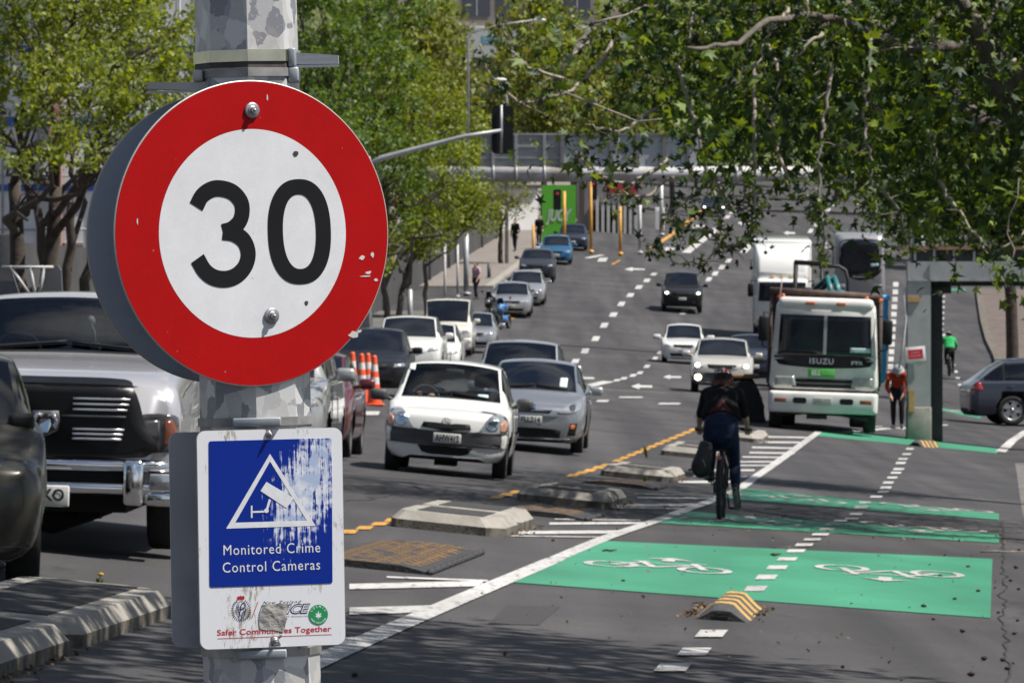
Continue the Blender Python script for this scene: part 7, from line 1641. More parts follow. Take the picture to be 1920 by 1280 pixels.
helmet(wo_p, (.012, .735, 1.605), (.05, 1, -.22), mat('helmet_red', (.45, .02, .015), .3, coat=.5))
for s_, an, to in ((1, VJ['anR'], VJ['toeR']), (-1, VJ['anL'], VJ['toeL'])):
    d = (to - an).normalized(); n_ = Vector((0, 0, 1)) - d * d.z; n_.normalize()
    mb = MB(); q = [an - d * .06, an.lerp(to, .5), to + d * .04]; mb.tube([p_ - n_ * .042 for p_ in q], [.030, .034, .026], 10, flat=.36); mb.build('shoe_sole', mat('sole_pale', (.20, .21, .18), .8, var=.45, vscale=30), wo_p)
# pannier on the left of the rack
pn = thing('pannier_bag', 'black teardrop bicycle bag with a grey piping line, hanging left of the rear wheel', 'bag', (cx0, cy0, cz0), rz=crz)
def PB(cx, cy): return ((1240 + cx / 3.877 - 1349) / 165, (970 - (660 + cy / 3.879)) / 165)
ol = smooth_closed([PB(*q) for q in [(285, 625), (330, 628), (365, 640), (372, 680), (368, 760), (362, 830), (345, 872), (300, 890), (260, 885), (232, 850), (218, 800), (240, 740), (262, 690)]], 4)
mb = MB(); loft_front(mb, [(-.20, [(x * .72 - .062, .70 + (z - .70) * .72) for x, z in ol]), (-.17, [(x * .90 - .02, .70 + (z - .70) * .92) for x, z in ol]), (-.08, ol), (.06, ol), (.12, [(x * .92 - .02, .70 + (z - .70) * .93) for x, z in ol])])
mb.build('bag_body', mat('bag_black', (.011, .011, .012), .55, var=.4, vscale=10, bump=.5, bscale=14), pn)
mb = MB(); a, b, c = PB(275, 685), PB(318, 780), PB(335, 855); mb.tube([(a[0], -.155, a[1]), (b[0], -.212, b[1]), (c[0], -.165, c[1])], .005, 5); mb.build('piping', mat('piping_grey', (.35, .35, .36), .5), pn)
mb = MB(); a, b = PB(228, 828), PB(198, 832); mb.tube([(a[0], -.05, a[1]), (b[0], -.06, b[1])], [.016, .011], 6); mb.tube([(PB(330, 640)[0], -.02, .89), (-.07, .0, .80)], .014, 6); mb.build('strap', M_TRIM, pn)

# ---------------- walking, standing and other people
def stand(h=1.72, step=0.0, arm=.1):
    k = h / 1.72
    J = dict(head=(0, .02, 1.60), neck=(0, 0, 1.44), pelvis=(0, 0, .94), shL=(-.18, 0, 1.40), shR=(.18, 0, 1.40), elL=(-.24, -.02, 1.13), elR=(.24, -.02, 1.13), haL=(-.25, .06 + arm, .90), haR=(.25, .10 - arm, .90), hipL=(-.09, 0, .91), hipR=(.09, 0, .91),
             knL=(-.10, .05 + step * .5, .49), knR=(.10, .03 - step * .4, .49), anL=(-.10, step, .08), anR=(.10, -step, .08), toeL=(-.115, step + .15, .04), toeR=(.115, -step + .15, .04))
    return {a: tuple(q * k for q in v) for a, v in J.items()}
def ped(u, s, rz, label, top, tr, hair, h=1.72, step=.15, dz=.12, **k):
    p = foot(u, s); return person('person', label, (p.x, p.y, p.z + dz), rz, stand(h, step), top, tr, M_SHOE, hair, fine_hands=False, voxel=.02, group='people on the left pavement', **k)
M_HAIR = mat('hair_dark', (.02, .014, .01), .5, var=.4, vscale=40)
ped(966, 34, 2.6, 'tall person all in black walking by the white building', M_JACK, fabric('charcoal', (.014, .014, .016)), M_HAIR, h=1.8, sleeve=1.8)
ped(1011, 33, 2.9, 'person in dark clothes beside a thin pale post', M_JACK, fabric('charcoal', (.014, .014, .016)), M_HAIR, sleeve=1.8)
ped(893, 42, 2.3, 'person in a pale pink top on the pavement near the motorcycle', fabric('pink', (.50, .34, .38)), fabric('charcoal', (.014, .014, .016)), M_HAIR, h=1.68, sleeve=.6)
ped(1057, 29.5, 3.0, 'person in a maroon top in front of the green hoarding', fabric('maroon', (.10, .03, .05)), M_JEAN, M_HAIR, sleeve=1.7)
ped(1074, 29.3, 2.7, 'person in a grey top right of the maroon one', fabric('grey', (.20, .17, .16)), M_JEAN, M_HAIR, h=1.62, sleeve=1.7)
# road worker bending beside the truck
p = foot(1683, 79)
J = stand(1.75, .04); J.update(head=(-.05, .52, 1.36), look=(0, .75, -.7), neck=(-.02, .36, 1.34), shL=(-.22, .30, 1.27), shR=(.18, .30, 1.27), elL=(-.26, .42, 1.0), elR=(.22, .42, 1.0), haL=(-.16, .55, .80), haR=(.12, .55, .80), pelvis=(0, -.05, .95), bend=(0, -.04, .06), waist=.2, hem=.15)
wk, _, HM2 = person('person', 'road worker in grey hard hat and orange vest bending beside the steel column', tuple(p), 3.0, J, fabric('orange_vest', (.30, .04, .018)), fabric('work_navy', (.012, .014, .02)), M_SHOE, M_HAIR, fine_hands=False, voxel=.017, sleeve=1.7, skin=M_SKIN2)
mb = MB(); mb.lathe([(.155, -.012), (.15, .0), (.125, .01), (.118, .05), (.09, .10), (.04, .125), (.001, .13)], 20, 'Z', 0, Matrix.Translation(Vector((-.05, .54, 1.40))) @ Matrix.Rotation(R(-35), 4, 'X')); mb.build('hard_hat', mat('hat_grey', (.30, .30, .31), .4), wk)
mb = MB()
for x in (-.10, .08): mb.tube([(x, -.02, 1.16), (x, .10, 1.33), (x, .27, 1.42)], .018, 5, flat=.4)
mb.build('reflective_strip', mat('reflective', (.55, .55, .50), .4, metal=.3), wk)
# far cyclist in green
p = foot(1760, 51)
p.x, p.y = gpt(1781, 705); p.z = G(p.x, p.y)
fb = bicycle('dark bicycle ridden by the cyclist in green beyond the steel portal', tuple(p), -.03, mat('bike_black', (.015, .015, .017), .35))
J2 = dict(J_ for J_ in dict(head=(.0, .74, 1.60), look=(0, 1, -.1), neck=(.0, .66, 1.46), pelvis=(.0, .33, 1.01), shL=(-.19, .655, 1.42), shR=(.19, .655, 1.42), elL=(-.29, .68, 1.18), elR=(.29, .68, 1.18), haL=(-.26, .83, 1.055), haR=(.26, .83, 1.055), hdL=(0, .72, -.35), hdR=(0, .72, -.35),
         hipL=(-.10, .37, .955), hipR=(.10, .37, .955), knL=(-.125, .80, .82), knR=(.14, .60, .60), anL=(-.125, .455, .525), anR=(.15, .40, .25), toeL=(-.13, .60, .475), toeR=(.16, .54, .17)).items())
gc_, _, _ = person('person', 'cyclist in a bright green jacket seen through the steel portal', tuple(p), -.03, J2, fabric('bright_green', (.03, .33, .10)), fabric('charcoal', (.014, .014, .016)), M_SHOE, M_HAIR, fine_hands=False, voxel=.018, sleeve=1.8, bulk=1.25)
helmet(gc_, (0, .735, 1.60), (0, 1, -.22), mat('helmet_grey', (.3, .32, .36), .4))
# driver of the white hatchback
Qy = Matrix.Translation(yc.t.location) @ yc.t.rotation_euler.to_matrix().to_4x4() @ Matrix.Rotation(math.pi, 4, 'Z')
dl = Qy @ Vector((.35, -1.78, .0))
J3 = dict(head=(0, .05, 1.235), look=(.12, 1, -.05), neck=(0, -.03, 1.09), pelvis=(0, .05, .52), shL=(-.2, -.01, 1.02), shR=(.2, -.01, 1.02), elL=(-.27, .22, .86), elR=(.27, .20, .88), haL=(-.10, .42, .99), haR=(.13, .42, 1.0), hdL=(.15, .6, .3), hdR=(-.15, .6, .3), curlL=(.3, .2, -1), curlR=(-.3, .2, -1),
          hipL=(-.1, .08, .50), hipR=(.1, .08, .50), knL=(-.14, .50, .56), knR=(.14, .50, .56), anL=(-.12, .72, .28), anR=(.12, .72, .28), toeL=(-.12, .84, .26), toeR=(.12, .84, .26))
dr, _, HM3 = person('person', 'driver in sunglasses and blue shirt at the wheel of the white hatchback', tuple(dl), yc.t.rotation_euler.z + math.pi, J3, fabric('shirt_blue', (.14, .19, .26)), M_JEAN, M_SHOE, mat('hair_grey', (.06, .05, .045), .5, var=.3), voxel=.014, sleeve=1.2, face=False)
dr.rotation_euler = (Matrix.Rotation(0, 3, 'Z') @ (yc.t.rotation_euler.to_matrix() @ Matrix.Rotation(math.pi, 3, 'Z'))).to_euler()
mb = MB()
for x in (-.034, .034): mb.ball((x, .098, .004), .027, 0, 12, sc=(1, .35, .8))
mb.tube([(-.085, .0, .012), (-.06, .09, .012), (.06, .09, .012), (.085, 0, .012)], .004, 4); o = MB(); o.add(mb.v, mb.f, 0, True, HM3); o.build('sunglasses', mat('sunglass', (.02, .10, .14), .1, coat=1), dr)
# motorcycles parked by the kerb
def motorcycle(u, s, rz, label, col):
    p = foot(u, s); t = thing('motorcycle', label, 'motorcycle', tuple(p), rz=rz, group='motorcycles parked between the parked cars')
    for y in (0, 1.35):
        mb = MB(); M = Matrix.Translation((0, y, .31)); mb.tube([(0, .25 * math.cos(a), .25 * math.sin(a)) for a in np.linspace(0, 2 * math.pi, 25)], .065, 8, 0, False, M); w = mb.build('wheel', M_TYRE, t)
        mb = MB(); mb.lathe([(.19, -.04), (.2, .04)], 20, 'X', 0, M); mb.lathe([(.001, 0), (.19, 0)], 12, 'X', 0, M); mb.build('rim', M_RIM, w)
    mb = MB(); mb.tube([(0, .12, .75), (0, .35, .95), (0, .75, .88), (0, .95, .78)], [.06, .17, .16, .05], 12); mb.tube([(0, -.02, .62), (0, .0, .95), (0, .1, 1.02)], [.16, .17, .08], 12); mb.tube([(0, .1, .45), (0, .6, .40), (0, 1.0, .5)], [.13, .17, .1], 10); mb.build('fairing', col, t)
    mb = MB(); mb.tube([(0, .7, .90), (0, 1.1, .88), (0, 1.5, .95)], [.10, .14, .05], 10, flat=.5); mb.build('seat', M_TRIM, t)
    mb = MB()
    for x in (-.09, .09): mb.tube([(x, 0, .31), (x * .9, .22, .95)], .028, 8)
    mb.tube([(-.38, .32, 1.08), (-.1, .22, 1.04), (.1, .22, 1.04), (.38, .32, 1.08)], .017, 6); mb.build('fork', M_CHROME, t)
    for x in (-.33, .33):
        mb = MB(); mb.tube([(x * .9, .3, 1.08), (x * 1.05, .25, 1.26)], .008, 4); mb.ball((x * 1.08, .24, 1.29), .06, 0, 8, sc=(1, .3, .7)); mb.build('mirror', M_TRIM, t)
    mb = MB(); mb.ball((0, -.16, .86), .09, 0, 10, sc=(1.2, .5, 1)); mb.build('headlight', M_LAMP, t)
    mb = MB(); mb.prism([(-.14, 1.0), (.14, 1.0), (.10, 1.28), (-.10, 1.28)], .02, .03); mb.build('windshield', M_GLASSX, t)
motorcycle(938, 46, -.25, 'blue motorcycle parked in front of the bright silver sedan', paint('moto_blue', (.03, .16, .42), .2)); motorcycle(916, 45, -.3, 'black motorcycle parked left of the blue one', P_BLACK)
# ================================================================== TREES
M_BARK = mat('bark_grey', (.11, .095, .08), .95, var=.35, vscale=5, bump=.7, bscale=22, dark=(.20, .185, .165), dscale=6, dthr=.6)
M_BARKD = mat('bark_dark', (.05, .038, .03), .95, var=.35, vscale=5, bump=.7, bscale=20)
M_TWIG = mat('twig_grey', (.26, .225, .19), .85, var=.3, vscale=30)
L_PLANE = leaf_mat('leaf_plane', (.013, .032, .004), (.036, .074, .006), (.19, .26, .018), .40)
L_SPRING = leaf_mat('leaf_spring', (.09, .125, .008), (.16, .21, .012), (.27, .31, .03), .5)
L_GREEN = leaf_mat('leaf_green', (.045, .09, .008), (.08, .145, .012), (.14, .21, .022), .48)
L_OLIVE = leaf_mat('leaf_olive', (.10, .12, .02), (.16, .185, .03), (.23, .25, .06), .42)
rngt = np.random.RandomState(11)
def frames(N, tiltz=.5, rng=rngt):
    """random leaf planes: normal n, in-plane axes a, b"""
    n = rng.normal(size=(N, 3)); n[:, 2] += tiltz; n /= np.linalg.norm(n, axis=1)[:, None]
    r = rng.normal(size=(N, 3)); a = np.cross(n, r); a /= np.linalg.norm(a, axis=1)[:, None] + 1e-9
    return n, a, np.cross(n, a)
def star_leaves(C, size, tiltz=.5, rng=rngt, droop=None):
    """five-lobed plane leaves folded along the midrib"""
    N = len(C); n, a, b = frames(N, tiltz, rng); s = (size * rng.uniform(.45, 1.4, N))[:, None]
    if droop is not None:
        b = b * .6 + np.array([0, 0, -1.0]) * droop; b -= n * (b * n).sum(1)[:, None]; b /= np.linalg.norm(b, axis=1)[:, None] + 1e-9; a = np.cross(b, n)
    ang = np.radians([90, 33, -22, 202, 147]); rad = [.62, .55, .34, .34, .55]
    nang = np.radians([61, 6, -90, 174, 119]); nrad = [.23, .20, .12, .20, .23]
    V = [C - n * s * .02]
    for t, r in zip(ang, rad): V.append(C + a * (math.cos(t) * r) * s + b * (math.sin(t) * r) * s - n * s * (rng.uniform(-.1, .5, N)[:, None] * r))
    for t, r in zip(nang, nrad): V.append(C + a * (math.cos(t) * r) * s + b * (math.sin(t) * r) * s + n * s * .03)
    V = np.stack(V, 1); base = np.arange(N)[:, None] * 11
    order = [(10, 1, 6), (6, 2, 7), (7, 3, 8), (8, 4, 9), (9, 5, 10)]
    F = np.concatenate([base + np.array([0, x, y, z])[None] for x, y, z in order])
    return V.reshape(-1, 3), F
def kite_leaves(C, size, tiltz=.4, rng=rngt):
    N = len(C); n, a, b = frames(N, tiltz, rng); s = (size * rng.uniform(.55, 1.3, N))[:, None]
    V = np.stack([C - b * s * .5, C + a * s * .32 + n * s * .08, C + b * s * .55, C - a * s * .32 + n * s * .08], 1)
    return V.reshape(-1, 3), (np.arange(N)[:, None] * 4 + np.arange(4)[None])
def grow(mb, p0, p1, r0, r1, wob, n=7, seg=7, rng=random, mi=0):
    p0, p1 = Vector(p0), Vector(p1); L = (p1 - p0).length; pts = []
    for k in range(n + 1):
        t = k / n; q = p0.lerp(p1, t)
        if 0 < k < n: q = q + Vector((rng.uniform(-1, 1), rng.uniform(-1, 1), rng.uniform(-.7, .7))) * L * wob
        pts.append(q)
    mb.tube(pts, [r0 + (r1 - r0) * (k / n) for k in range(n + 1)], seg, mi); return pts
def tree(name, label, base, trunk_h, lobes, nleaf, size, lm, bark=M_BARK, r0=.16, group=None, seed=1, clump=.45, per=26, stems=1, spread=.25, lean=(0, 0), shape='kite', tw=True):
    """lobes: (dx, dy, z, rx, ry, rz) ellipsoids of foliage clumps, relative to the foot of the trunk"""
    rg = np.random.RandomState(seed); rr = random.Random(seed)
    t = thing(name, label, 'tree', tuple(base), group=group)
    mb = MB(); tops = []
    for s_ in range(stems):
        a = 2 * math.pi * s_ / max(1, stems) + rr.uniform(0, 1); f = Vector((math.cos(a) * spread * (stems > 1), math.sin(a) * spread * (stems > 1), -.15))
        tp = Vector((f.x * 3.2 + lean[0] + rr.uniform(-.15, .15), f.y * 3.2 + lean[1], trunk_h * rr.uniform(.9, 1.1))); pts = grow(mb, f, tp, r0 * rr.uniform(.75, 1), r0 * .6, .018, 8, 10, rr); tops.append((tp, pts))
    vol = np.array([l[3] * l[4] * l[5] for l in lobes]); vol = vol / vol.sum(); cents = []
    nc = max(12, int(nleaf / per))
    for l, w in zip(lobes, vol):
        k = max(3, int(nc * w)); u = rg.normal(size=(k, 3)); u /= np.linalg.norm(u, axis=1)[:, None]; rad = rg.uniform(.25, 1, k) ** .45
        cents.append(np.array(l[:3]) + u * rad[:, None] * np.array(l[3:]))
    for i, l in enumerate(lobes):
        tp, pts = tops[i % len(tops)]; st_ = pts[-1 - (i % 3)]
        end = Vector(l[:3]); q = grow(mb, st_, end, r0 * .42, r0 * .10, .06, 6, 7, rr)
        for k in range(5):
            c = cents[i][rr.randrange(len(cents[i]))]; q2 = grow(mb, q[rr.randrange(2, 6)], c, r0 * .15, .008, .08, 5, 5, rr)
            if tw:
                for _ in range(2): grow(mb, q2[rr.randrange(2, 5)], cents[i][rr.randrange(len(cents[i]))], .016, .004, .07, 4, 4, rr)
    mb.build('trunk', bark, t, fixn=False)
    C = np.concatenate(cents); k = rg.randint(0, len(C), nleaf); cs = clump * rg.uniform(.5, 1.3, len(C))
    P_ = C[k] + rg.normal(size=(nleaf, 3)) * cs[k][:, None] * np.array([.55, .55, .45])
    V, F = star_leaves(P_, size, .5, rg) if shape == 'star' else kite_leaves(P_, size, .5, rg)
    o = mesh_np('crown', V, F, lm, t); return t
def at(u, s, dz=0): p = foot(u, s); p.z += dz; return p
# ---- left: the leafy multi-stemmed tree in front of the wrapped building
tb = at(60, 84, .1)
def rel(u, v, s, b): q = P(u, v, s); return (q.x - b.x, q.y - b.y, q.z - b.z)
GT = 'street trees on the left'
def lob(b, s, items): return [(*rel(u, v, s + ds, b), r[0] / s, r[0] / s * 1.1, r[1] / s) for u, v, r, ds in items]
tree('street_tree', 'fresh green tree with two dark stems in front of the wrapped building', tb, (YH - 330) / 88 + Z0 - tb.z, lob(tb, 88, [(30, 80, (110, 120), 0), (140, 180, (110, 110), 3), (250, 90, (120, 110), -2), (150, -40, (160, 110), 0), (300, 230, (70, 90), 2), (60, 270, (90, 60), 4), (-60, 150, (110, 130), 0), (190, 320, (50, 50), 1)]),
     15000, .125, L_SPRING, M_BARKD, r0=.24, group=GT, seed=3, clump=.30, per=36, stems=2, spread=.16)
tb2 = at(118, 80, .1)
tree('street_tree', 'slim leaning tree with forked trunk just right of the first left tree', tb2, (YH - 400) / 80 + Z0 - tb2.z, lob(tb2, 80, [(200, 150, (110, 100), 0), (320, 60, (90, 90), 0), (100, 20, (100, 90), -3), (260, 290, (70, 70), 0), (360, 190, (60, 120), 0)]), 8000, .13, L_SPRING, M_BARKD, r0=.17, group=GT, seed=8, clump=.30, per=36, stems=3, spread=.2)
tb = at(640, 57, .1)
tree('street_tree', 'dense mid-green tree right behind the round sign', tb, 3.4, lob(tb, 57, [(600, 60, (90, 110), 0), (700, 150, (100, 110), 0), (640, 270, (100, 90), 4), (770, 280, (70, 90), 0), (560, 200, (80, 110), 0), (700, 10, (110, 90), -3), (740, 370, (50, 70), 0), (560, -60, (120, 100), 0)]), 15000, .16, L_GREEN, M_BARKD, r0=.2, group=GT, seed=5, clump=.34, per=36)
tb = at(735, 49.5, .1)
tree('street_tree', 'yellow-green tree hanging low over the parked cars', tb, 2.6, lob(tb, 49.5, [(790, 200, (80, 90), 0), (760, 430, (75, 70), 0), (830, 330, (70, 90), 3), (740, 330, (60, 90), 0), (815, 430, (60, 50), 0), (860, 250, (50, 70), 0), (700, 470, (50, 50), 2)]), 11000, .16, L_SPRING, M_BARK, r0=.17, group=GT, seed=6, clump=.33, per=34, stems=2, spread=.18)
tb = at(800, 45, .1)
tree('street_tree', 'small pale-leaved tree beside the thin white posts', tb, 2.8, lob(tb, 45, [(850, 380, (60, 50), 0), (800, 440, (45, 45), 0), (900, 400, (45, 40), 0), (870, 320, (55, 60), 0)]), 5500, .16, L_SPRING, M_BARK, r0=.13, group=GT, seed=7, clump=.38, per=22)
tb = at(940, 36, .1)
tree('street_tree', 'thin olive tree in front of the white building', tb, 3.0, lob(tb, 36, [(930, 390, (50, 40), 0), (890, 350, (50, 50), 0), (960, 360, (45, 40), 0), (860, 400, (40, 35), 0)]), 3500, .15, L_OLIVE, M_BARKD, r0=.15, group=GT, seed=9, clump=.5, per=20)
tb = at(1084, 28.5, .1)
tree('street_tree', 'dark straight trunk with thin crown right of the green hoarding', tb, 4.0, lob(tb, 28.5, [(1080, 300, (45, 35), 0), (1040, 310, (35, 30), 0), (1120, 305, (35, 30), 0)]), 1500, .18, L_OLIVE, M_BARKD, r0=.26, group=GT, seed=10, clump=.5, per=18)
# ---- hillside wood: individual trees, three crowns shared between copies
def proto(label, seed, lm, sh):
    return tree('hill_tree', label, (0, 0, 0), 4.5, [(0, 0, 7.5 * sh, 3.2, 3.2, 3.0 * sh), (2.0, .5, 6.0 * sh, 2.4, 2.4, 2.2), (-2.1, -.4, 6.3 * sh, 2.4, 2.4, 2.3), (.4, -1.2, 10.0 * sh, 2.1, 2.1, 2.1), (-.6, 1, 4.3, 2.2, 2.2, 1.6)], 4200, .42, lm, M_BARK, r0=.28, group='trees on the hillside', seed=seed, clump=.72, per=30, tw=False)
hp = [proto('olive', 21, L_OLIVE, 1.0), proto('spring', 22, L_SPRING, 1.1), proto('green', 23, L_GREEN, .95)]
def hill_z(x, y): return G(x, y)
spots = [(725, 34, 1, .95), (790, 30, 0, 1.1), (840, 28, 0, .8), (925, 30, 1, .6), (985, 26, 0, .75), (1020, 28, 0, 1.0), (1075, 24, 1, 1.15), (1135, 27, 0, 1.0), (1200, 23, 0, 1.25), (1260, 26, 2, .95), (1330, 22, 0, 1.2), (1400, 24, 2, 1.1), (1480, 21, 0, 1.3), (1570, 23, 2, 1.2), (1660, 25, 0, 1.1), (1740, 30, 2, 1.0), (1820, 33, 2, 1.0), (1900, 32, 0, 1.1),
         (690, 27, 0, 1.3), (770, 22, 1, 1.25), (640, 30, 2, 1.2), (560, 33, 2, 1.15), (480, 36, 2, 1.2), (1000, 20, 0, 1.35), (1110, 19, 0, 1.35), (1240, 18, 2, 1.4), (1400, 18, 0, 1.5), (825, 20, 0, 1.2), (1550, 18, 0, 1.5), (1700, 20, 2, 1.4), (1850, 22, 0, 1.4)]
HL = ['hillside tree ', ]
tone = {0: 'olive-green', 1: 'yellow-green', 2: 'mid-green'}
used = set()
for i, (u, s, k, sc) in enumerate(spots):
    o = hp[k] if k not in used else copy_tree(hp[k]); used.add(k)
    y = FPX / s; x = (u - 960) / s; o.location = (x, y, G(x, y) - .3); o.rotation_euler = (0, 0, i * 1.7); o.scale = (sc, sc, sc * (1.0 + .1 * (i % 3)))
    where = ('behind the round sign' if u < 720 else 'above the far left pavement' if u < 900 else 'behind the black traffic light' if u < 1000 else 'behind the gantry sign backs' if u < 1320 else 'behind the hanging plane branches' if u < 1660 else 'beyond the steel portal')
    o['label'] = '%s %s tree on the far hillside %s' % ('smaller' if sc < 1.05 else 'broad' if sc < 1.25 else 'big', tone[k], where)
# the hill itself
mbx = np.linspace(-90, 170, 53); mby = np.linspace(430, 900, 40); HX, HY = np.meshgrid(mbx, mby)
HZ = ground(HX, HY) + 38 * np.clip((HY - 520) / 300, 0, 1) ** 1.1 - .6 + 1.6 * np.sin(HX * .21 + HY * .13) * np.clip((HY - 520) / 60, 0, 1)
ii = (np.arange(39)[:, None] * 53 + np.arange(52)[None]).ravel()
hm = mat('hill_scrub', (.075, .09, .022), 1, var=.45, vscale=.6, dark=(.03, .045, .012), dscale=.35, dthr=.48, bump=1.0, bscale=1.2)
tag(mesh_np('hill', np.stack([HX, HY, HZ], -1).reshape(-1, 3), np.stack([ii, ii + 1, ii + 54, ii + 53], -1), hm, smooth=True), kind='structure')

# ---- the big plane tree leaning over the cycle path from the right
py0 = 66.0; pbx = float(axis(py0)) + 3.0; pb = Vector((pbx, py0, G(pbx, py0) + .1))
pt = thing('plane_tree', 'large plane tree on the right whose leafy limbs hang over the cycle path', 'tree', tuple(pb))
def rp(u, v, Y): q = P(u, v, FPX / Y); return Vector((q.x - pb.x, q.y - pb.y, q.z - pb.z))
mb = MB(); rr = random.Random(4)
def limb_px(pts, r0, r1, n=5, seg=10):
    Q_ = [rp(q[0], q[1], q[2] - 2.4) if not isinstance(q, Vector) else q for q in pts]; A_ = np.array([tuple(q) for q in Q_]); ti = np.linspace(0, len(Q_) - 1, (len(Q_) - 1) * n + 1)
    B_ = pchip(np.arange(len(Q_)), A_, ti); B_ += np.random.RandomState(len(Q_)).normal(size=B_.shape) * .012
    mb.tube(B_, list(np.linspace(r0, r1, len(B_))), seg); return [Vector(q) for q in B_]
fork = rp(2040, 380, 63.2)
limb_px([Vector((0, 0, -.3)), Vector((-.1, -.05, 1.0)), fork], .33, .24, seg=14)
A = limb_px([fork, rp(1965, 300, 65), rp(1920, 238, 64.5), rp(1862, 125, 64), rp(1845, 75, 63.8), rp(1788, -8, 63.5), rp(1700, -160, 63)], .21, .08, seg=14)
B1 = limb_px([fork, rp(1990, 270, 64.4), rp(1920, 160, 64.2), rp(1850, 82, 64), rp(1790, -30, 64.5), rp(1760, -200, 65)], .17, .08, seg=12)
B2 = limb_px([rp(1862, 92, 63.9), rp(1790, 86, 63.6), rp(1740, 92, 63.4), rp(1690, 86, 63.2), rp(1640, 70, 63), rp(1590, 45, 62.8), rp(1530, 30, 62.5), rp(1440, 40, 61.5), rp(1370, 85, 60.5), rp(1290, 90, 60)], .085, .02)
B3 = limb_px([fork, rp(1800, 200, 68), rp(1600, 20, 70), rp(1350, -60, 69), rp(1150, 30, 68), rp(1060, 120, 67), rp(1030, 170, 67)], .16, .02)
B4 = limb_px([fork, rp(1900, 180, 70), rp(1740, 60, 72), rp(1640, -30, 73), rp(1500, -200, 73)], .15, .06)
B5 = limb_px([rp(1600, 20, 70), rp(1500, 60, 66), rp(1420, 65, 64), rp(1395, 120, 63.6), rp(1374, 166, 63.5)], .06, .018)
B6 = limb_px([rp(1480, -40, 66), rp(1440, 20, 64), rp(1420, 70, 63.5), rp(1385, 120, 63.2), rp(1350, 170, 63)], .04, .012)
for u in range(1180, 1900, 90): limb_px([rp(u + 200, -150, 66), rp(u + 80, -20, 66), rp(u, 110 + 40 * math.sin(u), 65 + 3 * math.sin(u * .7))], .05, .012, 4, 7)
TR = mb
# hanging twigs, each with its own leaves
twigs = [[(1150, 80, 63), (1060, 175, 62.5), (985, 192, 62.3), (942, 168, 62.2), (912, 132, 62), (904, 84, 62)], [(1062, 150, 63), (990, 126, 62.6), (952, 80, 62.3), (934, 30, 62)], [(1140, 40, 64), (1085, 95, 63.6), (1030, 130, 63.3)],
         [(1270, 120, 63), (1310, 260, 62.4), (1340, 380, 62.2), (1352, 440, 62), (1335, 478, 62), (1288, 496, 62), (1236, 466, 61.9), (1228, 452, 61.9)], [(1352, 440, 62), (1318, 430, 62), (1280, 425, 62), (1252, 402, 62)], [(1345, 455, 62), (1372, 462, 62), (1402, 442, 62), (1416, 380, 62)],
         [(1330, 350, 62.3), (1290, 370, 62.2), (1262, 395, 62.2), (1252, 410, 62.1)], [(1230, 200, 63), (1160, 245, 62.6), (1120, 240, 62.5), (1078, 212, 62.4)], [(1250, 300, 63), (1180, 345, 62.5), (1120, 325, 62.3), (1082, 290, 62.2), (1078, 282, 62.2)], [(1260, 330, 62.6), (1200, 370, 62.4), (1160, 365, 62.3), (1125, 380, 62.3)],
         [(1415, 120, 62.5), (1412, 250, 62), (1418, 330, 62), (1414, 400, 61.9), (1402, 445, 61.9)], [(1440, 85, 63), (1460, 150, 62.6), (1450, 220, 62.5)], [(1440, 200, 62.6), (1470, 320, 62.3), (1530, 385, 62.2), (1545, 450, 62.1), (1538, 490, 62.1)], [(1560, 120, 62), (1545, 230, 61.8), (1537, 300, 61.7), (1536, 370, 61.7), (1544, 418, 61.6)],
         [(1632, 70, 62.4), (1628, 160, 62.2), (1620, 230, 62.1), (1632, 290, 62), (1634, 345, 62), (1642, 395, 62), (1636, 418, 62)], [(1612, 140, 62.6), (1622, 190, 62.4), (1650, 205, 62.4)], [(1480, 20, 62.5), (1455, 40, 62), (1435, 75, 62), (1420, 130, 61.8)], [(1640, 345, 63), (1690, 405, 62.8), (1700, 455, 62.6), (1660, 470, 62.6)],
         [(1512, 0, 62), (1514, 42, 62)], [(1300, 20, 63), (1292, 80, 62.8), (1305, 60, 62.8)], [(1545, 60, 62), (1500, 100, 61.8), (1480, 140, 61.8)], [(1760, 340, 63), (1800, 400, 62.6), (1850, 470, 62.4), (1886, 540, 62.3)], [(1905, 110, 60), (1880, 130, 60), (1862, 142, 60)], [(1425, 360, 62.6), (1395, 375, 62.5), (1360, 390, 62.4)], [(1340, 330, 62.5), (1380, 390, 62.3), (1440, 385, 62.2)]]
tw = MB(); tpts = []
for q in twigs:
    A_ = np.array([tuple(rp(*x)) for x in q]); ti = np.linspace(0, len(q) - 1, (len(q) - 1) * 7 + 1); B_ = pchip(np.arange(len(q)), A_, ti); B_ += np.random.RandomState(len(q) * 7 + int(q[0][0])).normal(size=B_.shape) * .014
    tw.tube(B_, list(np.linspace(.024, .007, len(B_))), 6); tpts.append(B_)
    for k in range(3, len(B_) - 1, 4):
        d = Vector((rr.uniform(-1, 1), rr.uniform(-.6, .6), rr.uniform(-.8, .3))).normalized() * rr.uniform(.12, .35); e = Vector(B_[k]) + d; grow(tw, B_[k], e, .006, .003, .08, 4, 4, rr); tpts.append(np.array([tuple(Vector(B_[k]).lerp(e, f)) for f in (.5, .8, 1.0)]))
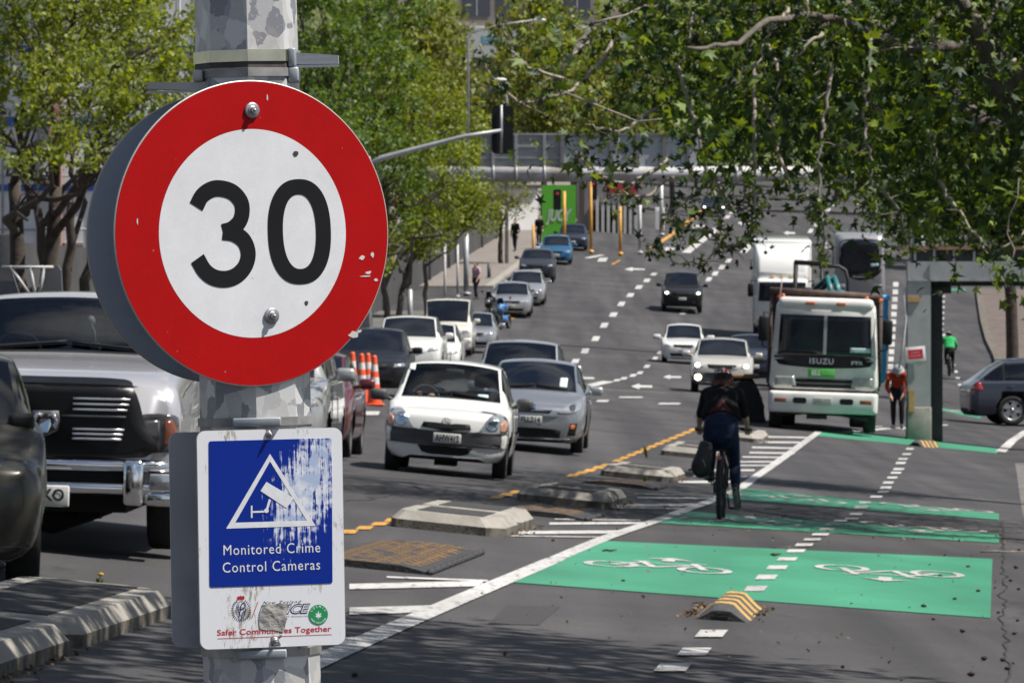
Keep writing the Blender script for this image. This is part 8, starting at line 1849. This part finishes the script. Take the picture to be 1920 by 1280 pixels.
# dense clumps fill the crown volume
from math import hypot
def inside(poly, u, v):
    c = False; n = len(poly)
    for i in range(n):
        (x0, y0), (x1, y1) = poly[i], poly[(i + 1) % n]
        if (y0 > v) != (y1 > v) and u < (x1 - x0) * (v - y0) / (y1 - y0) + x0: c = not c
    return c
dense = [(1440, -420), (1330, -130), (1190, -30), (1165, 40), (1225, 90), (1210, 160), (1150, 200), (1160, 235), (1225, 235), (1270, 270), (1340, 285), (1400, 285), (1470, 290), (1520, 280), (1600, 290), (1660, 335), (1720, 385), (1800, 375), (1880, 360), (1960, 430), (2350, 420), (2350, -420)]
edge = [(1180, -120), (1030, 60), (1000, 120), (1080, 200), (1070, 250), (1180, 330), (1280, 340), (1420, 330), (1560, 370), (1640, 410), (1760, 430), (1820, 450), (1960, 470), (1960, -300)]
rg = np.random.RandomState(31); cl = []
while len(cl) < 1050:
    u, v, Y = rg.uniform(1100, 2350), rg.uniform(-420, 475), rg.uniform(62.3, 76)
    if (u < 1500 and Y > 68) or (v < -120 and u < 1800 and Y > 66): continue
    if inside(dense, u, v): cl.append((u, v, Y))
while len(cl) < 1140:
    u, v, Y = rg.uniform(1000, 1960), rg.uniform(-300, 560), rg.uniform(61, 68)
    if inside(edge, u, v) and rg.rand() < .5: cl.append((u, v, Y))
while len(cl) < 1480:
    u, v, Y = rg.uniform(1440, 2200), rg.uniform(-300, 430), rg.uniform(75, 83)
    if inside(dense, u, v + 25): cl.append((u, v, Y))
for q in [(1870, 470), (1895, 500), (1900, 450), (1300, 290), (1340, 270), (1330, 310), (1400, 300), (1370, 240), (1290, 250), (1360, 60), (1300, 90), (1390, 200)]: cl.append((*q, 61.5 + rg.rand()))
cc = np.array([tuple(rp(*q)) for q in cl])
for k in rg.randint(0, len(cc), 240):           # fine branchwork through the crown
    j = np.argsort(((cc - cc[k]) ** 2).sum(1))[rg.randint(2, 7)]; grow(tw, cc[k], cc[j], .013, .005, .08, 5, 4, rr)
TR.add(tw.v, tw.f, 1, True); TR.build('trunk', [M_BARK, M_TWIG], pt, fixn=False)
P1 = []
for q in tpts:
    for k in range(int(len(q) * .95)):
        f = rg.uniform(.25, 1) if len(q) > 5 else rg.uniform(.3, 1); i = f * (len(q) - 1); a = int(i); b = min(a + 1, len(q) - 1); P1.append(q[a] + (q[b] - q[a]) * (i - a) + rg.normal(size=3) * .05)
P1 = np.array(P1); V1, F1 = star_leaves(P1, .135, .2, rg, .5)
n2 = 40000; k = rg.randint(0, len(cc), n2); cs = rg.uniform(.16, .42, len(cc)); P2 = cc[k] + rg.normal(size=(n2, 3)) * cs[k][:, None]; V2, F2 = star_leaves(P2, .175, .35, rg, .35)
mesh_np('crown', np.concatenate([V1, V2]), np.concatenate([F1, F2 + len(V1)]), L_PLANE, pt)
FRUIT = None
for q in tpts:
    if rr.random() < .5:
        e = Vector(q[-1 - (len(q) > 5) * rr.randrange(0, 3)]); d = Vector((rr.uniform(-.04, .04), 0, -rr.uniform(.04, .12))); fr = MB(); fr.tube([(0, 0, .1), (0, 0, 0)], .002, 3); fr.ball((0, 0, 0), .021, 0, 8)
        if FRUIT is None: FRUIT = fr.build('seed_ball', mat('seed_dark', (.02, .015, .01), .9, var=.3), pt, loc=e + d)
        else: o = FRUIT.copy(); COL.objects.link(o); o.location = e + d
# ---- darker trees farther along the right-hand path
GR = 'trees along the right-hand path'
for (u, s, lbl, lm, sd, lb) in [(2330, 121, 'second plane tree behind the first, its shade lying across the cycle path', L_PLANE, 41, [(1900, 330, (120, 110)), (2040, 200, (160, 140)), (1800, 250, (100, 100)), (1760, 100, (120, 120)), (1950, 60, (160, 140)), (1680, 330, (80, 70)), (1720, 360, (70, 50)), (1880, 380, (80, 60))]),
                                (1905, 62, 'dark trunked tree seen through the right end of the steel portal', L_GREEN, 42, [(1880, 380, (90, 70)), (1800, 330, (90, 80)), (1940, 300, (100, 90)), (1700, 380, (70, 60)), (1740, 250, (110, 90))]),
                                (1935, 50, 'farther leafy tree on the brick pavement at the right', L_GREEN, 43, [(1900, 400, (80, 60)), (1840, 350, (80, 70)), (1960, 330, (80, 80)), (1760, 420, (60, 50))])]:
    b = at(u, s, .1); tree('path_tree', lbl, b, (YH - 430) / s + Z0 - b.z, [(*rel(x, y, s, b), r[0] / s, r[0] / s * 1.6, r[1] / s) for x, y, r in lb], 9000, .15 if s > 80 else .17, lm, M_BARKD, r0=.26, group=GR, seed=sd, clump=.5, per=24)
# ================================================================== small things
b = Vector((float(axis(31)) + 2.6, 31.0, G(float(axis(31)) + 2.6, 31.0) + .1))
tree('plane_tree', 'plane tree beside the camera whose shade darkens the near cycle path', b, 5.2, [(-2.2, -1, 8.2, 2.6, 3.6, 1.5), (0, 2, 8.8, 2.4, 3.0, 1.5), (-4.6, 1.5, 8.6, 2.2, 4.0, 1.2), (1.2, -2.5, 8.4, 2.2, 2.6, 1.5), (-1.5, 4.5, 9.2, 2.2, 1.8, 1.2), (-4.4, -3, 8.9, 2.2, 3.4, 1.2), (-1.5, -5, 8.6, 3.0, 3.0, 1.3)], 17000, .26, L_PLANE, M_BARK, r0=.26, seed=51, clump=.6, per=22, shape='star', tw=False)
SB = None
M_SEED = mat('seed_brown', (.028, .016, .011), .95, var=.5, vscale=60)
rs = random.Random(12)
for (u, v, w) in [(1815, 1064, 8), (1834, 1110, 9), (1790, 1125, 9), (1732, 1139, 11), (1433, 1154, 9), (1805, 1186, 12), (1905, 1066, 10), (1910, 1106, 8), (1845, 1238, 14), (1880, 1240, 12), (1821, 1268, 16), (1902, 1190, 10), (1763, 1082, 9), (1908, 1165, 8), (1580, 1252, 9), (1037, 1014.5, 7), (1872, 1150, 8), (1889, 1256, 12), (1895, 1090, 8), (665, 1269, 14), (1452, 1043, 9), (1911, 1033, 8)]:
    x, y = gpt(u, v)
    if SB is None:
        bm = bmesh.new(); bmesh.ops.create_icosphere(bm, subdivisions=2, radius=.017)
        for q in bm.verts: q.co *= rs.uniform(.78, 1.15); q.co.z *= .8
        mb = MB(); mb.bm(bm, 0, True); o = SB = mb.build('seed_pod', M_SEED); tag(o, 'dark dry seed pod lying on the asphalt under the trees', 'seed pod', 'dry seed pods scattered on the path')
    else: o = SB.copy(); COL.objects.link(o)
    k = w / 2 / (FPX / y) / .017; k = min(k, 1.7); o.scale = (k, k, k * .8); o.location = (x, y, G(x, y) + .012 * k); o.rotation_euler = (0, 0, rs.uniform(0, 6))
for (u, v, L, a, lb) in [(1143, 1036, .13, .1, 'short dark twig on the nearest green patch'), (1455, 1043, .10, .2, 'small brown twig above the centre dashes of the nearest green patch'), (1880, 1038, .45, -.12, 'pale stick lying by the kerb at the right edge'), (1450, 957, .22, .05, 'thin twig on dark asphalt between the far green patches')]:
    x, y = gpt(u, v); t = thing('twig', lb, 'twig', (x, y, G(x, y) + .02), rz=a); mb = MB(); mb.tube([(-L / 2, 0, 0), (-L * .2, .02, .006), (L * .1, -.015, 0), (L / 2, .01, .008)], [.008, .010, .009, .005], 6); mb.tube([(L * .1, -.015, 0), (L * .25, .06, .01)], [.006, .003], 5); mb.build('stick', M_TWIG if L > .3 else M_SEED, t)
for (u, v, h, lb) in [(1004, 938, .17, 'little green weed at the face of the second concrete separator'), (1213, 858, .24, 'tall weed growing between the far concrete separators'), (1208, 903, .10, 'low weed at the foot of the third concrete separator'), (186, 1100, .075, 'dandelion in flower beside the corner separator')]:
    x, y = gpt(u, v); t = thing('weed', lb, 'weed', (x, y, G(x, y)), group='weeds along the separators'); mb = MB(); rw = random.Random(int(u))
    for k in range(9):
        a = rw.uniform(0, 6.28); r = h * rw.uniform(.15, .45); z = h * rw.uniform(.4, 1); w = .012
        mb.add([(-w, 0, 0), (w, 0, 0), (r * .5 * math.cos(a) + w, r * .5 * math.sin(a), z * .6), (r * math.cos(a), r * math.sin(a), z), (r * .5 * math.cos(a) - w, r * .5 * math.sin(a), z * .6)], [(0, 1, 2, 3, 4)])
    mb.build('leaves', mat('weed_green', (.10, .15, .02), .8, var=.3, vscale=20), t)
    if u < 200:
        mb = MB(); mb.tube([(0, 0, 0), (.01, 0, h * 1.1)], .004, 5); mb.ball((.01, 0, h * 1.15), .022, 0, 8, sc=(1, 1, .5)); mb.build('flower', mat('dandelion', (.6, .38, .02), .8), t)
# fallen leaves and dirt: drifts along the right kerb, round the rubber hump and the separators
rg = np.random.RandomState(77); C = []
for y in rg.uniform(25, 115, 900): C.append((axis(y) + .86 - abs(rg.normal()) * .16, y))
for y in rg.uniform(25, 70, 260): C.append((axis(y) + rg.uniform(-4, .8), y))
hx, hy = gpt(1352, 1163)
for k in range(120): q = rg.uniform(0, 2.4); sd = -1 if rg.rand() < .75 else 1; C.append((hx + .0853 * q + sd * (.21 + abs(rg.normal()) * .05), hy + q + rg.normal() * .05))
for t in SEP:
    for k in range(70): q = rg.uniform(-.2, 4); C.append((t.location.x + .0853 * q + .55 + abs(rg.normal()) * .06, t.location.y + q))
C = np.array(C); C3 = np.stack([C[:, 0], C[:, 1], ground(C[:, 0], C[:, 1]) + .013], 1); V, F = kite_leaves(C3, .038, 2.2, rg)
o = mesh_np('leaf_litter', V, F, leaf_mat('dry_leaf', (.05, .03, .018), (.11, .065, .03), (.20, .13, .06), .1)); tag(o, kind='stuff')
st = Sheet(); st.line([(float(axis(y)) + .82 + .04 * math.sin(y * 2.1) + .03 * math.sin(y * 5.3), y) for y in np.arange(24, 116, .5)], .17, off=.009); st.build('soil_strip', M_SOIL, 'stuff')
